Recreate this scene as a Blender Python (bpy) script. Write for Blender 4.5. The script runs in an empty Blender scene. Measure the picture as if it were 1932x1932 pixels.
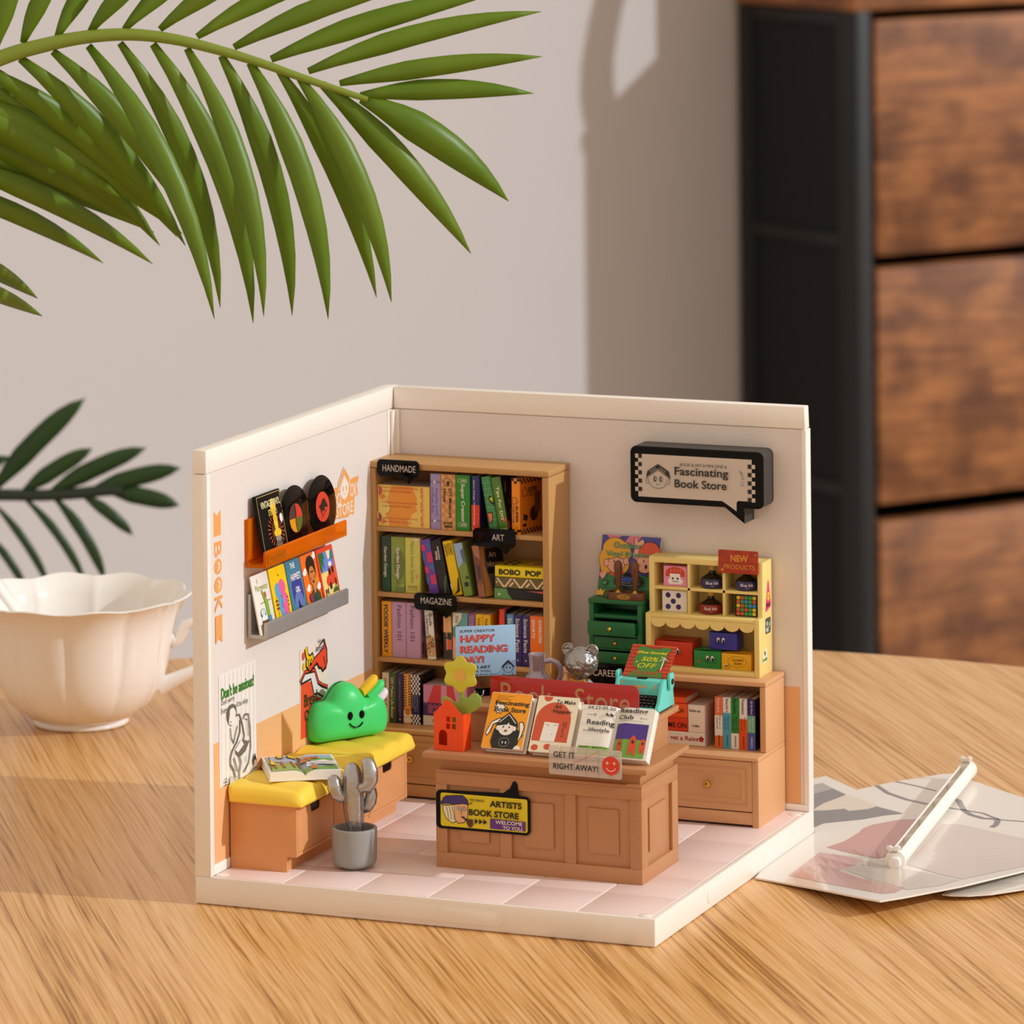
import bpy, bmesh, math, random
from math import sin, cos, pi, radians, sqrt, atan2
from mathutils import Vector, Matrix, noise
from mathutils.geometry import tessellate_polygon
random.seed(7)
SC = bpy.context.scene
COL = SC.collection
SC.unit_settings.system = 'METRIC'
SC.unit_settings.scale_length = 0.1          # one unit is ten centimetres: the model room is 12.5 cm wide

# ------------------------------------------------------------------ camera
cam_d = bpy.data.cameras.new('camera')
cam_d.sensor_width = 36
cam_d.lens = 166.58
cam_d.shift_x = 0.07628
cam_d.shift_y = -0.74628
cam_d.clip_start = 0.1
cam_d.clip_end = 300
cam_d.dof.use_dof = True
cam_d.dof.focus_distance = 12.3
cam_d.dof.aperture_fstop = 3.9
cam = bpy.data.objects.new('camera', cam_d)
COL.objects.link(cam)
CAM = Vector((5.25846, -10.9021, 3.04357))
RV = Vector((0.922378, 0.386155, -0.010123))
UV = Vector((0.006258, 0.011265, 0.999917))
BV = Vector((0.386237, -0.922365, 0.007974))
cam.matrix_world = Matrix(((RV.x, UV.x, BV.x, CAM.x), (RV.y, UV.y, BV.y, CAM.y), (RV.z, UV.z, BV.z, CAM.z), (0, 0, 0, 1)))
SC.camera = cam

# ------------------------------------------------------------------ colour management, world, sun
vs = SC.view_settings
vs.view_transform = 'Standard'
vs.look = 'None'
vs.gamma = 1
vs.exposure = 0
vs.use_curve_mapping = False
world = bpy.data.worlds.new('world')
SC.world = world
world.use_nodes = True
bg = world.node_tree.nodes['Background']
bg.inputs[0].default_value = (1.0, 0.83, 0.67, 1)
bg.inputs[1].default_value = 0.76
sun_d = bpy.data.lights.new('sun', 'SUN')
sun_d.energy = 2.3
sun_d.angle = radians(1.0)
sun_d.color = (0.86, 0.94, 1.0)
sun = bpy.data.objects.new('sun', sun_d)
COL.objects.link(sun)
SUN = Vector((-1, -0.11, -0.52)).normalized()
sun.rotation_euler = SUN.to_track_quat('-Z', 'Y').to_euler()
sun.location = (6, 2, 5)
SC.cycles.max_bounces = 8
SC.cycles.transparent_max_bounces = 16

# ------------------------------------------------------------------ helpers
def lin(h):
    h = h.lstrip('#')
    out = []
    for i in (0, 2, 4):
        c = int(h[i:i + 2], 16) / 255
        out.append(c / 12.92 if c <= 0.04045 else ((c + 0.055) / 1.055) ** 2.4)
    return (*out, 1.0)

MATS = {}
def mat(name, h, rough=0.45, metal=0.0, bump=0.0, bscale=60.0, var=0.04, coat=0.0, trans=0.0, ior=1.45, sss=0.0, alpha=1.0):
    if name in MATS:
        return MATS[name]
    m = bpy.data.materials.new(name)
    m.use_nodes = True
    nt = m.node_tree
    b = nt.nodes['Principled BSDF']
    b.inputs['Roughness'].default_value = rough
    b.inputs['Metallic'].default_value = metal
    b.inputs['IOR'].default_value = ior
    b.inputs['Coat Weight'].default_value = coat
    b.inputs['Transmission Weight'].default_value = trans
    b.inputs['Alpha'].default_value = alpha
    if sss:
        b.inputs['Subsurface Weight'].default_value = sss
        b.inputs['Subsurface Radius'].default_value = (0.02, 0.02, 0.02)
        b.inputs['Subsurface Scale'].default_value = 0.5
    tc = nt.nodes.new('ShaderNodeTexCoord')
    nz = nt.nodes.new('ShaderNodeTexNoise')
    nz.inputs['Scale'].default_value = bscale
    nz.inputs['Detail'].default_value = 4
    nt.links.new(tc.outputs['Object'], nz.inputs['Vector'])
    c = lin(h)
    mix = nt.nodes.new('ShaderNodeMix')
    mix.data_type = 'RGBA'
    mix.inputs[6].default_value = tuple(x * (1 - var) for x in c[:3]) + (1,)
    mix.inputs[7].default_value = tuple(min(1, x * (1 + var)) for x in c[:3]) + (1,)
    nt.links.new(nz.outputs['Fac'], mix.inputs[0])
    nt.links.new(mix.outputs[2], b.inputs['Base Color'])
    if bump:
        bp = nt.nodes.new('ShaderNodeBump')
        bp.inputs['Strength'].default_value = bump
        bp.inputs['Distance'].default_value = 0.01
        nt.links.new(nz.outputs['Fac'], bp.inputs['Height'])
        nt.links.new(bp.outputs['Normal'], b.inputs['Normal'])
    MATS[name] = m
    return m

def print_mat(name, rough, coat=0.0):
    m = bpy.data.materials.new(name)
    m.use_nodes = True
    nt = m.node_tree
    b = nt.nodes['Principled BSDF']
    b.inputs['Roughness'].default_value = rough
    b.inputs['Coat Weight'].default_value = coat
    a = nt.nodes.new('ShaderNodeAttribute')
    a.attribute_name = 'ink'
    nt.links.new(a.outputs['Color'], b.inputs['Base Color'])
    MATS[name] = m
    return m
print_mat('printed_paper', 0.38)
print_mat('printed_gloss', 0.18, 0.3)

WM = {}
def thing(name, label, cat, loc=(0, 0, 0), rz=0.0, group=None, rot=None):
    o = bpy.data.objects.new(name, None)
    o.empty_display_size = 0.05
    COL.objects.link(o)
    m = Matrix.Translation(loc) @ (rot.to_4x4() if rot is not None else Matrix.Rotation(rz, 4, 'Z'))
    o.matrix_world = m
    WM[o.name] = m.copy()
    o['label'] = label
    o['category'] = cat
    if group:
        o['group'] = group
    return o

class MB:
    """collects polygons; colour per face is optional"""
    def __init__(s):
        s.v = []; s.f = []; s.c = []; s.mi = []; s.m = 0; s.col = (1, 1, 1, 1)
    def add(s, vs, fs):
        n = len(s.v)
        s.v += [tuple(p) for p in vs]
        for q in fs:
            s.f.append([i + n for i in q]); s.c.append(s.col); s.mi.append(s.m)
        return s
    def box(s, x0, x1, y0, y1, z0, z1):
        vs = [(x, y, z) for x in (x0, x1) for y in (y0, y1) for z in (z0, z1)]
        return s.add(vs, [(0, 1, 3, 2), (4, 6, 7, 5), (0, 4, 5, 1), (2, 3, 7, 6), (0, 2, 6, 4), (1, 5, 7, 3)])
    def prism(s, poly, o, u, v, n, t, holes=()):
        """flat outline in the u, v plane pushed out along n by t"""
        o, u, v, n = Vector(o), Vector(u), Vector(v), Vector(n)
        loops = [list(poly)] + [list(h) for h in holes]
        flat = [p for l in loops for p in l]
        tri = tessellate_polygon([[Vector((a, b, 0)) for a, b in l] for l in loops])
        N = len(flat)
        vs = [o + u * a + v * b for a, b in flat] + [o + u * a + v * b + n * t for a, b in flat]
        fs = [tuple(q) for q in tri] + [tuple(i + N for i in reversed(q)) for q in tri]
        st = 0
        for l in loops:
            k = len(l)
            for i in range(k):
                j = (i + 1) % k
                fs.append((st + i, st + j, st + j + N, st + i + N))
            st += k
        return s.add(vs, fs)
    def lathe(s, prof, c=(0, 0, 0), n=32, sx=1.0, sy=1.0, fn=None, closed=False):
        vs = []; fs = []
        for (r, z) in prof:
            for i in range(n):
                a = 2 * pi * i / n
                k = fn(a, r, z) if fn else 1.0
                vs.append((c[0] + r * k * cos(a) * sx, c[1] + r * k * sin(a) * sy, c[2] + z))
        m = len(prof)
        for j in range(m - 1):
            for i in range(n):
                i2 = (i + 1) % n
                fs.append((j * n + i, j * n + i2, (j + 1) * n + i2, (j + 1) * n + i))
        if not closed:
            fs.append(tuple(reversed(range(n))))
            fs.append(tuple((m - 1) * n + i for i in range(n)))
        return s.add(vs, fs)
    def tube(s, pts, rad, n=12, caps=True, flat=1.0, up=None, fn=None):
        pts = [Vector(p) for p in pts]
        if not hasattr(rad, '__len__'):
            rad = [rad] * len(pts)
        vs = []; fs = []
        prev = None
        for k, p in enumerate(pts):
            d = (pts[min(k + 1, len(pts) - 1)] - pts[max(k - 1, 0)]).normalized()
            if prev is None:
                a = Vector(up) if up else (Vector((0, 0, 1)) if abs(d.z) < 0.9 else Vector((0, 1, 0)))
                e1 = (a - d * a.dot(d)).normalized()
            else:
                e1 = (prev - d * prev.dot(d)).normalized()
            prev = e1
            e2 = d.cross(e1)
            for i in range(n):
                t = 2 * pi * i / n
                kk = fn(t) if fn else 1.0
                vs.append(p + (e1 * cos(t) * flat + e2 * sin(t)) * rad[k] * kk)
        for j in range(len(pts) - 1):
            for i in range(n):
                i2 = (i + 1) % n
                fs.append((j * n + i, j * n + i2, (j + 1) * n + i2, (j + 1) * n + i))
        if caps:
            fs.append(tuple(reversed(range(n)))); fs.append(tuple((len(pts) - 1) * n + i for i in range(n)))
        return s.add(vs, fs)
    def sphere(s, c, r, n=20, m=12, sc=(1, 1, 1), dirn=None):
        vs = []; fs = []
        for j in range(m + 1):
            th = pi * j / m
            for i in range(n):
                a = 2 * pi * i / n
                vs.append((c[0] + r * sin(th) * cos(a) * sc[0], c[1] + r * sin(th) * sin(a) * sc[1], c[2] + r * cos(th) * sc[2]))
        for j in range(m):
            for i in range(n):
                i2 = (i + 1) % n
                if j == 0:
                    fs.append((i, (j + 1) * n + i, (j + 1) * n + i2))
                elif j == m - 1:
                    fs.append((j * n + i, (j + 1) * n + i, j * n + i2))
                else:
                    fs.append((j * n + i, (j + 1) * n + i, (j + 1) * n + i2, j * n + i2))
        return s.add(vs, fs)

def part(name, mb, m, parent=None, world=True, bevel=0.0, seg=2, smooth=False, ang=40, label=None, kind=None, sub=0, ink=False):
    """links the collected geometry as one mesh object; world=True: the points are world points"""
    me = bpy.data.meshes.new(name)
    vs = mb.v
    root = parent
    while root is not None and root.parent is not None:
        root = root.parent
    if root is not None and world:
        inv = WM[root.name].inverted()
        vs = [inv @ Vector(p) for p in vs]
    me.from_pydata([tuple(p) for p in vs], [], mb.f)
    ms = m if isinstance(m, (list, tuple)) else [m]
    for q in ms:
        me.materials.append(q if not isinstance(q, str) else MATS[q])
    if len(ms) > 1:
        me.polygons.foreach_set('material_index', mb.mi)
    if ink:
        at = me.attributes.new('ink', 'FLOAT_COLOR', 'CORNER')
        data = []
        for pl in me.polygons:
            data += list(mb.c[pl.index]) * pl.loop_total
        at.data.foreach_set('color', data)
    else:
        bm = bmesh.new(); bm.from_mesh(me)
        bmesh.ops.recalc_face_normals(bm, faces=bm.faces)
        if bevel:
            es = [e for e in bm.edges if len(e.link_faces) == 2 and e.calc_face_angle(0) > radians(50)]
            bmesh.ops.bevel(bm, geom=es, offset=bevel, segments=seg, affect='EDGES', profile=0.5, clamp_overlap=True)
        if smooth or bevel:
            for q in bm.faces:
                q.smooth = True
            for e in bm.edges:
                if len(e.link_faces) == 2 and e.calc_face_angle(0) > radians(ang):
                    e.smooth = False
        bm.to_mesh(me); bm.free()
    o = bpy.data.objects.new(name, me)
    COL.objects.link(o)
    if parent is not None:
        o.parent = parent
    if sub:
        md = o.modifiers.new('subdivision', 'SUBSURF'); md.levels = sub; md.render_levels = sub
    if label:
        o['label'] = label
    if kind:
        o['kind'] = kind
    return o

def solo(o, label, cat, group=None):
    """marks a one-mesh thing"""
    o['label'] = label; o['category'] = cat
    if group:
        o['group'] = group
    return o

def rrect(x0, y0, x1, y1, r, n=5):
    out = []
    for cx, cy, a0 in ((x1 - r, y0 + r, -90), (x1 - r, y1 - r, 0), (x0 + r, y1 - r, 90), (x0 + r, y0 + r, 180)):
        for i in range(n + 1):
            a = radians(a0 + 90 * i / n)
            out.append((cx + r * cos(a), cy + r * sin(a)))
    return out
def ell(cx, cy, rx, ry=None, n=24, a0=0, a1=360):
    ry = rx if ry is None else ry
    full = abs(a1 - a0) >= 360
    k = n if full else n + 1
    return [(cx + rx * cos(radians(a0 + (a1 - a0) * i / n)), cy + ry * sin(radians(a0 + (a1 - a0) * i / n))) for i in range(k)]
def star(cx, cy, R, r, n=4, a0=90):
    return [(cx + (R if i % 2 == 0 else r) * cos(radians(a0) + pi * i / n), cy + (R if i % 2 == 0 else r) * sin(radians(a0) + pi * i / n)) for i in range(2 * n)]

# ------------------------------------------------------------------ flat print: lettering and pictures laid on real faces
GLY = {}
def glyphs(txt, bold=0.0, space=1.0):
    key = (txt, bold, space)
    if key not in GLY:
        cu = bpy.data.curves.new('lettering', 'FONT')
        cu.body = txt
        cu.resolution_u = 3
        cu.offset = bold
        cu.space_character = space
        cu.space_line = 0.92
        ob = bpy.data.objects.new('lettering', cu)
        me = bpy.data.meshes.new_from_object(ob)
        V = [(v.co.x, v.co.y) for v in me.vertices]
        F = [tuple(p.vertices) for p in me.polygons]
        bpy.data.objects.remove(ob); bpy.data.curves.remove(cu); bpy.data.meshes.remove(me)
        xs = [p[0] for p in V] or [0, 1]; ys = [p[1] for p in V] or [0, 1]
        GLY[key] = (V, F, min(xs), max(xs), min(ys), max(ys))
    return GLY[key]

class Sheet:
    """prints in the (u, v) plane starting at o, u and v unit vectors, lifted off the face layer by layer"""
    def __init__(s, o, u, v, step=0.00012, lift=0.0003):
        s.o, s.u, s.v = Vector(o), Vector(u).normalized(), Vector(v).normalized()
        s.n = s.u.cross(s.v).normalized(); s.h = lift; s.step = step; s.mb = MB(); s.warp = None
    def _put(s, V, F, c):
        s.mb.col = lin(c)
        W = []
        for a, b in V:
            w = s.warp(a, b) if s.warp else 0.0
            W.append(s.o + s.u * a + s.v * b + s.n * (s.h + w))
        s.mb.add(W, F); s.h += s.step
    def poly(s, pts, c):
        tri = tessellate_polygon([[Vector((a, b, 0)) for a, b in pts]])
        F = []
        for t in tri:
            (ax, ay), (bx, by), (cx, cy) = [pts[i] for i in t]
            F.append(tuple(t) if (bx - ax) * (cy - ay) - (by - ay) * (cx - ax) > 0 else tuple(reversed(t)))
        s._put(pts, F, c)
    def rect(s, x0, y0, x1, y1, c):
        s._put([(x0, y0), (x1, y0), (x1, y1), (x0, y1)], [(0, 1, 2, 3)], c)
    def rects(s, L, c):
        V = []; F = []
        for x0, y0, x1, y1 in L:
            n = len(V); V += [(x0, y0), (x1, y0), (x1, y1), (x0, y1)]; F.append((n, n + 1, n + 2, n + 3))
        s._put(V, F, c)
    def line(s, pts, w, c, closed=False):
        pts = [Vector(p) for p in pts]
        if closed:
            pts = pts + [pts[0]]
        V = []; F = []
        for i, p in enumerate(pts):
            a = pts[i - 1] if i else (pts[-2] if closed else p)
            b = pts[i + 1] if i < len(pts) - 1 else (pts[1] if closed else p)
            d = (b - a)
            d = d.normalized() if d.length > 0 else Vector((1, 0))
            nn = Vector((-d.y, d.x)) * w / 2
            V += [tuple(p + nn), tuple(p - nn)]
            if i:
                k = 2 * i
                F.append((k - 2, k - 1, k + 1, k))
        s._put(V, F, c)
    def text(s, t, cx, cy, w, h, c, rot=0, bold=0.0, space=1.0, shear=0.0, out=None):
        """fits the words to a w by h box centred at cx, cy; rot in degrees"""
        V, F, x0, x1, y0, y1 = glyphs(t, bold, space)
        a = radians(rot); ca, sa = cos(a), sin(a)
        kx = w / max(1e-6, x1 - x0); ky = h / max(1e-6, y1 - y0)
        if w == 0: kx = ky
        if h == 0: ky = kx
        P = []
        for x, y in V:
            px = (x - (x0 + x1) / 2) * kx; py = (y - (y0 + y1) / 2) * ky
            px += shear * py
            P.append((cx + px * ca - py * sa, cy + px * sa + py * ca))
        if out:
            s._put([(p[0] + out[1], p[1] + out[2]) for p in P], F, out[0])
        s._put(P, F, c)
    def done(s, parent, name='printing', m='printed_paper', world=True):
        return part(name, s.mb, m, parent, world=world, ink=True)
# ------------------------------------------------------------------ materials
mat('cream_plastic', '#f3ebe2', 0.42, var=0.015, bump=0.03, bscale=90)
mat('cream_panel', '#e4dad4', 0.5, var=0.02)
mat('peach_band', '#e9b27c', 0.5, var=0.02)
mat('pink_tile', '#f0d8d2', 0.42, var=0.03, bump=0.04, bscale=140)
mat('brown_plastic', '#bf9058', 0.42, var=0.03, bump=0.05, bscale=160)
mat('peach_plastic', '#d9a474', 0.42, var=0.03, bump=0.05, bscale=160)
mat('bench_plastic', '#dc9a62', 0.45, var=0.03, bump=0.05, bscale=160)
mat('counter_plastic', '#bb8459', 0.42, var=0.03, bump=0.05, bscale=160)
mat('yellow_plastic', '#eed584', 0.4, var=0.02)
mat('green_plastic', '#1f6a3c', 0.4, var=0.03)
mat('cushion_yellow', '#fbd548', 0.5, var=0.03, bump=0.04, bscale=200)
mat('orange_clear', '#ff8410', 0.14, trans=0.55, ior=1.15)
mat('grey_plastic', '#8b8683', 0.4)
mat('silver_edge', '#b9b6b2', 0.35, metal=0.2)
mat('black_gloss', '#070606', 0.10, ior=1.25)
mat('black_matte', '#0b0a0a', 0.4, ior=1.25)
mat('dark_grey_plastic', '#3a3836', 0.45)
mat('brass', '#c9a24a', 0.28, metal=1.0)
mat('gold', '#e2b33c', 0.35, metal=0.8)
mat('silver', '#b5b2b0', 0.30, metal=0.9, bump=0.25, bscale=45)
mat('silver_wrinkled', '#a5a3a2', 0.26, metal=0.95, bump=1.0, bscale=55)
mat('pot_grey', '#979591', 0.6, bump=0.08, bscale=200)
mat('cloud_green', '#45d873', 0.4, sss=0.15, var=0.03)
mat('cloud_yellow', '#f5c21c', 0.4)
mat('cloud_white', '#eadbe6', 0.4)
mat('paper_white', '#efe9df', 0.6, var=0.02)
mat('paper_block', '#d9d0c2', 0.75, var=0.05, bscale=300)
mat('pearl_lilac', '#a79aa6', 0.25, metal=0.35, coat=0.4)
mat('house_orange', '#f2501c', 0.4)
mat('acrylic_yellow', '#dcd640', 0.25, trans=0.15)
mat('acrylic_green', '#9db84e', 0.25, trans=0.15)
mat('acrylic_red', '#b3201e', 0.2, coat=0.3)
mat('clear_film', '#f3ece6', 0.12, trans=0.6, ior=1.15)
mat('mint_plastic', '#63cfc2', 0.4)
mat('stamp_brown', '#6b3d24', 0.35, coat=0.2)
mat('ink_blue', '#241f52', 0.25, coat=0.3)
mat('ink_red', '#8d1418', 0.25, coat=0.3)
mat('ink_black', '#0c0b0e', 0.15, coat=0.4)
mat('cork_gold', '#c49a4c', 0.5)
mat('porcelain', '#f1ece6', 0.12, coat=0.6, var=0.01)
mat('white_plastic', '#f6f1ea', 0.4, var=0.01)
mat('steel_black', '#161413', 0.45, var=0.1)
mat('mesh_black', '#0b0908', 0.8, var=0.1)
mat('wall_paint', '#c7bfbd', 0.9, var=0.015, bscale=1.5)
mat('room_floor', '#a08a72', 0.5, var=0.1, bscale=2)
mat('card_edge', '#c9a36c', 0.7)
for n_, h_ in {'dg': '#1f4a35', 'g': '#8a9c3f', 'ng': '#cfc95e', 'pur': '#a493c4', 'diy': '#e0a868', 'sc': '#2f8a2e', 'bl': '#2d2c6b',
               'rd': '#d63a1c', 'gr': '#3f8a4e', 'tp': '#55802e', 'or': '#f08c14', 'pk': '#6a4aa8', 'dk': '#2a2323', 'yl': '#f0c60c',
               'cm': '#7f9a4a', 'art': '#7a4428', 'bb': '#f2d90c', 'cv': '#6e6438', 'bk': '#1b1820', 'fo': '#efa21c', 'fa': '#c396b6',
               'bu': '#eee6dc', 'li': '#e8b070', 'go': '#6ba7a4', 'so': '#8d5a94', 'vi': '#f0b80c', 're': '#e2401e', 'sb': '#5b93c8',
               'sf': '#33296b', 'ex': '#f0741c', 'on': '#e8d3b8', 'dm': '#3a5e2c', 'gu': '#2b2350', 'ti': '#e59a2e', 'ck': '#221f4f',
               'ag': '#d97a96', 'w': '#ece5db', 'sal': '#e8744e', 'cy': '#4ea6c4', 'gn': '#2a8a3c', 'oo': '#ea5a24', 'vb': '#35266e',
               'bw': '#ecdfd0', 'rr': '#d8401e', 'duck': '#f1c65c'}.items():
    mat('cover_' + n_, h_, 0.36, var=0.03, bscale=30)

def wood_mat(name, light, mid, dark, ang, streak=60, strip=2.6, rough=0.35):
    m = bpy.data.materials.new(name); m.use_nodes = True
    nt = m.node_tree; N = nt.nodes; L = nt.links
    b = N['Principled BSDF']; b.inputs['Roughness'].default_value = rough
    tc = N.new('ShaderNodeTexCoord')
    mp = N.new('ShaderNodeMapping'); mp.inputs['Rotation'].default_value = (0, 0, ang)
    L.new(tc.outputs['Object'], mp.inputs['Vector'])
    # slow wobble so that fibres bend slightly
    wb = N.new('ShaderNodeTexNoise'); wb.inputs['Scale'].default_value = 0.9
    L.new(mp.outputs[0], wb.inputs['Vector'])
    ad = N.new('ShaderNodeVectorMath'); ad.operation = 'MULTIPLY_ADD'
    L.new(wb.outputs['Color'], ad.inputs[0]); ad.inputs[1].default_value = (0.05, 0.035, 0); L.new(mp.outputs[0], ad.inputs[2])
    def stretched(sx, sy, sc, det=3):
        q = N.new('ShaderNodeMapping'); q.inputs['Scale'].default_value = (sx, sy, 1)
        L.new(ad.outputs[0], q.inputs['Vector'])
        t = N.new('ShaderNodeTexNoise'); t.inputs['Scale'].default_value = sc; t.inputs['Detail'].default_value = det
        L.new(q.outputs[0], t.inputs['Vector'])
        return t
    fine = stretched(2.2, streak, 1.0, 3)
    broad = stretched(0.4, 12, 1.0, 3)
    # strips: brick texture gives long laminated strips with end joints
    br = N.new('ShaderNodeTexBrick'); br.inputs['Scale'].default_value = 1.0
    br.inputs['Brick Width'].default_value = strip; br.inputs['Row Height'].default_value = 0.34
    br.inputs['Mortar Size'].default_value = 0.004; br.inputs['Color1'].default_value = (0.32, 0.32, 0.32, 1)
    br.inputs['Color2'].default_value = (0.72, 0.72, 0.72, 1); br.inputs['Mortar'].default_value = (0.25, 0.25, 0.25, 1)
    L.new(mp.outputs[0], br.inputs['Vector'])
    cr = N.new('ShaderNodeValToRGB')
    e = cr.color_ramp.elements
    e[0].position = 0.26; e[0].color = lin(dark); e[1].position = 0.45; e[1].color = lin(mid)
    e2 = cr.color_ramp.elements.new(0.66); e2.color = lin(light)
    sm = N.new('ShaderNodeMath'); sm.operation = 'MULTIPLY_ADD'
    L.new(broad.outputs['Fac'], sm.inputs[0]); sm.inputs[1].default_value = 0.5
    L.new(fine.outputs['Fac'], sm.inputs[2])
    s2 = N.new('ShaderNodeMath'); s2.operation = 'MULTIPLY_ADD'
    L.new(br.outputs['Color'], s2.inputs[0]); s2.inputs[1].default_value = 0.16; L.new(sm.outputs[0], s2.inputs[2])
    s3 = N.new('ShaderNodeMath'); s3.operation = 'ADD'; L.new(s2.outputs[0], s3.inputs[0]); s3.inputs[1].default_value = -0.33
    L.new(s3.outputs[0], cr.inputs[0])
    L.new(cr.outputs[0], b.inputs['Base Color'])
    bp = N.new('ShaderNodeBump'); bp.inputs['Strength'].default_value = 0.12; bp.inputs['Distance'].default_value = 0.01
    L.new(fine.outputs['Fac'], bp.inputs['Height']); L.new(bp.outputs[0], b.inputs['Normal'])
    MATS[name] = m
    return m
wood_mat('bamboo', '#e6b67c', '#d49d58', '#966020', radians(55), 130)
mat('dark_stem', '#1f2a1a', 0.5)

def rustic_mat():
    m = bpy.data.materials.new('rustic_wood'); m.use_nodes = True
    nt = m.node_tree; N = nt.nodes; L = nt.links
    b = N['Principled BSDF']; b.inputs['Roughness'].default_value = 0.55
    tc = N.new('ShaderNodeTexCoord')
    mp = N.new('ShaderNodeMapping'); mp.inputs['Scale'].default_value = (1.1, 1.1, 9)
    L.new(tc.outputs['Object'], mp.inputs['Vector'])
    n1 = N.new('ShaderNodeTexNoise'); n1.inputs['Scale'].default_value = 1.3; n1.inputs['Detail'].default_value = 8; n1.inputs['Distortion'].default_value = 0.5
    L.new(mp.outputs[0], n1.inputs['Vector'])
    n2 = N.new('ShaderNodeTexNoise'); n2.inputs['Scale'].default_value = 2.2; n2.inputs['Detail'].default_value = 3
    L.new(tc.outputs['Object'], n2.inputs['Vector'])
    c1 = N.new('ShaderNodeValToRGB'); e = c1.color_ramp.elements
    e[0].position = 0.3; e[0].color = lin('#7a4a2c'); e[1].position = 0.68; e[1].color = lin('#b5743f')
    L.new(n1.outputs['Fac'], c1.inputs[0])
    c2 = N.new('ShaderNodeValToRGB'); e = c2.color_ramp.elements
    e[0].position = 0.40; e[0].color = (0.34, 0.28, 0.27, 1); e[1].position = 0.60; e[1].color = (1, 1, 1, 1)
    L.new(n2.outputs['Fac'], c2.inputs[0])
    mx = N.new('ShaderNodeMix'); mx.data_type = 'RGBA'; mx.blend_type = 'MULTIPLY'; mx.inputs[0].default_value = 0.75
    L.new(c1.outputs[0], mx.inputs[6]); L.new(c2.outputs[0], mx.inputs[7]); L.new(mx.outputs[2], b.inputs['Base Color'])
    MATS['rustic_wood'] = m
rustic_mat()

def leaf_mat(name, a, b_, rough=0.4):
    m = bpy.data.materials.new(name); m.use_nodes = True
    nt = m.node_tree; N = nt.nodes; L = nt.links
    b = N['Principled BSDF']; b.inputs['Roughness'].default_value = rough
    tc = N.new('ShaderNodeTexCoord')
    nz = N.new('ShaderNodeTexNoise'); nz.inputs['Scale'].default_value = 3.0
    L.new(tc.outputs['Object'], nz.inputs['Vector'])
    mx = N.new('ShaderNodeMix'); mx.data_type = 'RGBA'
    mx.inputs[6].default_value = lin(a); mx.inputs[7].default_value = lin(b_)
    L.new(nz.outputs['Fac'], mx.inputs[0]); L.new(mx.outputs[2], b.inputs['Base Color'])
    b.inputs['Subsurface Weight'].default_value = 0.0
    tr = N.new('ShaderNodeBsdfTranslucent'); L.new(mx.outputs[2], tr.inputs['Color'])
    ms = N.new('ShaderNodeMixShader'); ms.inputs[0].default_value = 0.35
    L.new(b.outputs[0], ms.inputs[1]); L.new(tr.outputs[0], ms.inputs[2])
    L.new(ms.outputs[0], N['Material Output'].inputs['Surface'])
    MATS[name] = m
leaf_mat('palm_leaf', '#4f7a08', '#8aa226')
leaf_mat('dark_leaf', '#24401c', '#38581f')
mat('palm_stem', '#7a8a2a', 0.5)

# ------------------------------------------------------------------ the room around the table
R0 = Vector((0.9224, 0.3862, 0)).normalized()
F0 = Vector((-0.3862, 0.9224, 0)).normalized()
def view(r, f, z):
    """a point r to the right of and f in front of the camera's stand, at height z"""
    p = Vector((CAM.x, CAM.y, 0)) + R0 * r + F0 * f
    return Vector((p.x, p.y, z))
AX = (R0 * 0.85 + F0 * 0.53).normalized()        # along the room wall
NX = Vector((AX.y, -AX.x, 0))                      # out of the wall
ZV = Vector((0, 0, 1))
KC = Vector((-6.532, 23.150, 0))                          # where the chest's back left foot meets the wall
FLOOR_Z = -7.5
w_ = MB(); w_.prism([(-16, FLOOR_Z), (10, FLOOR_Z), (10, 12), (-16, 12)], KC - NX * 0.25, AX, ZV, NX, 0.2)
o_ = part('wall_back', w_, 'wall_paint'); o_['kind'] = 'structure'
w_ = MB()
fc = [KC + AX * -16, KC + AX * 10, KC + AX * 10 + NX * 40, KC + AX * -16 + NX * 40]
w_.prism([(p.x, p.y) for p in fc], (0, 0, FLOOR_Z - 0.2), (1, 0, 0), (0, 1, 0), (0, 0, 1), 0.2)
o_ = part('floor', w_, 'room_floor'); o_['kind'] = 'structure'
w_ = MB(); w_.prism([(-16, FLOOR_Z), (10, FLOOR_Z), (10, FLOOR_Z + 0.9), (-16, FLOOR_Z + 0.9)], KC - NX * 0.05, AX, ZV, NX, 0.045)
o_ = part('baseboard_back', w_, 'white_plastic'); o_['kind'] = 'structure'

# the chest of drawers: black steel frame, dark side cloth, three rustic drawer fronts in view
ch = thing('chest_of_drawers', 'tall chest with rustic brown wood drawers in a black steel frame', 'cabinet', (KC.x, KC.y, FLOOR_Z), atan2(AX.y, AX.x))
CW, CD, TOPZ = 4.3, 1.50, 0.80
def kbox(mb, a0, a1, n0, n1, z0, z1):
    P = [KC + AX * a + NX * n + ZV * z for a in (a0, a1) for n in (n0, n1) for z in (z0, z1)]
    mb.add(P, [(0, 1, 3, 2), (4, 6, 7, 5), (0, 4, 5, 1), (2, 3, 7, 6), (0, 2, 6, 4), (1, 5, 7, 3)])
for a in (0, CW - 0.14):
    for n, nw in ((0.01, 0.16), (CD - 0.25, 0.25)):
        q = MB(); kbox(q, a, a + 0.14, n, n + nw, FLOOR_Z, TOPZ); part('post', q, 'steel_black', ch, bevel=0.015)
q = MB(); kbox(q, 0.04, 0.07, 0.17, CD - 0.25, FLOOR_Z + 0.5, 0.78); part('side_cloth', q, 'mesh_black', ch)
q = MB(); kbox(q, CW - 0.07, CW - 0.04, 0.17, CD - 0.25, FLOOR_Z + 0.5, 0.78); part('side_cloth', q, 'mesh_black', ch)
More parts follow.
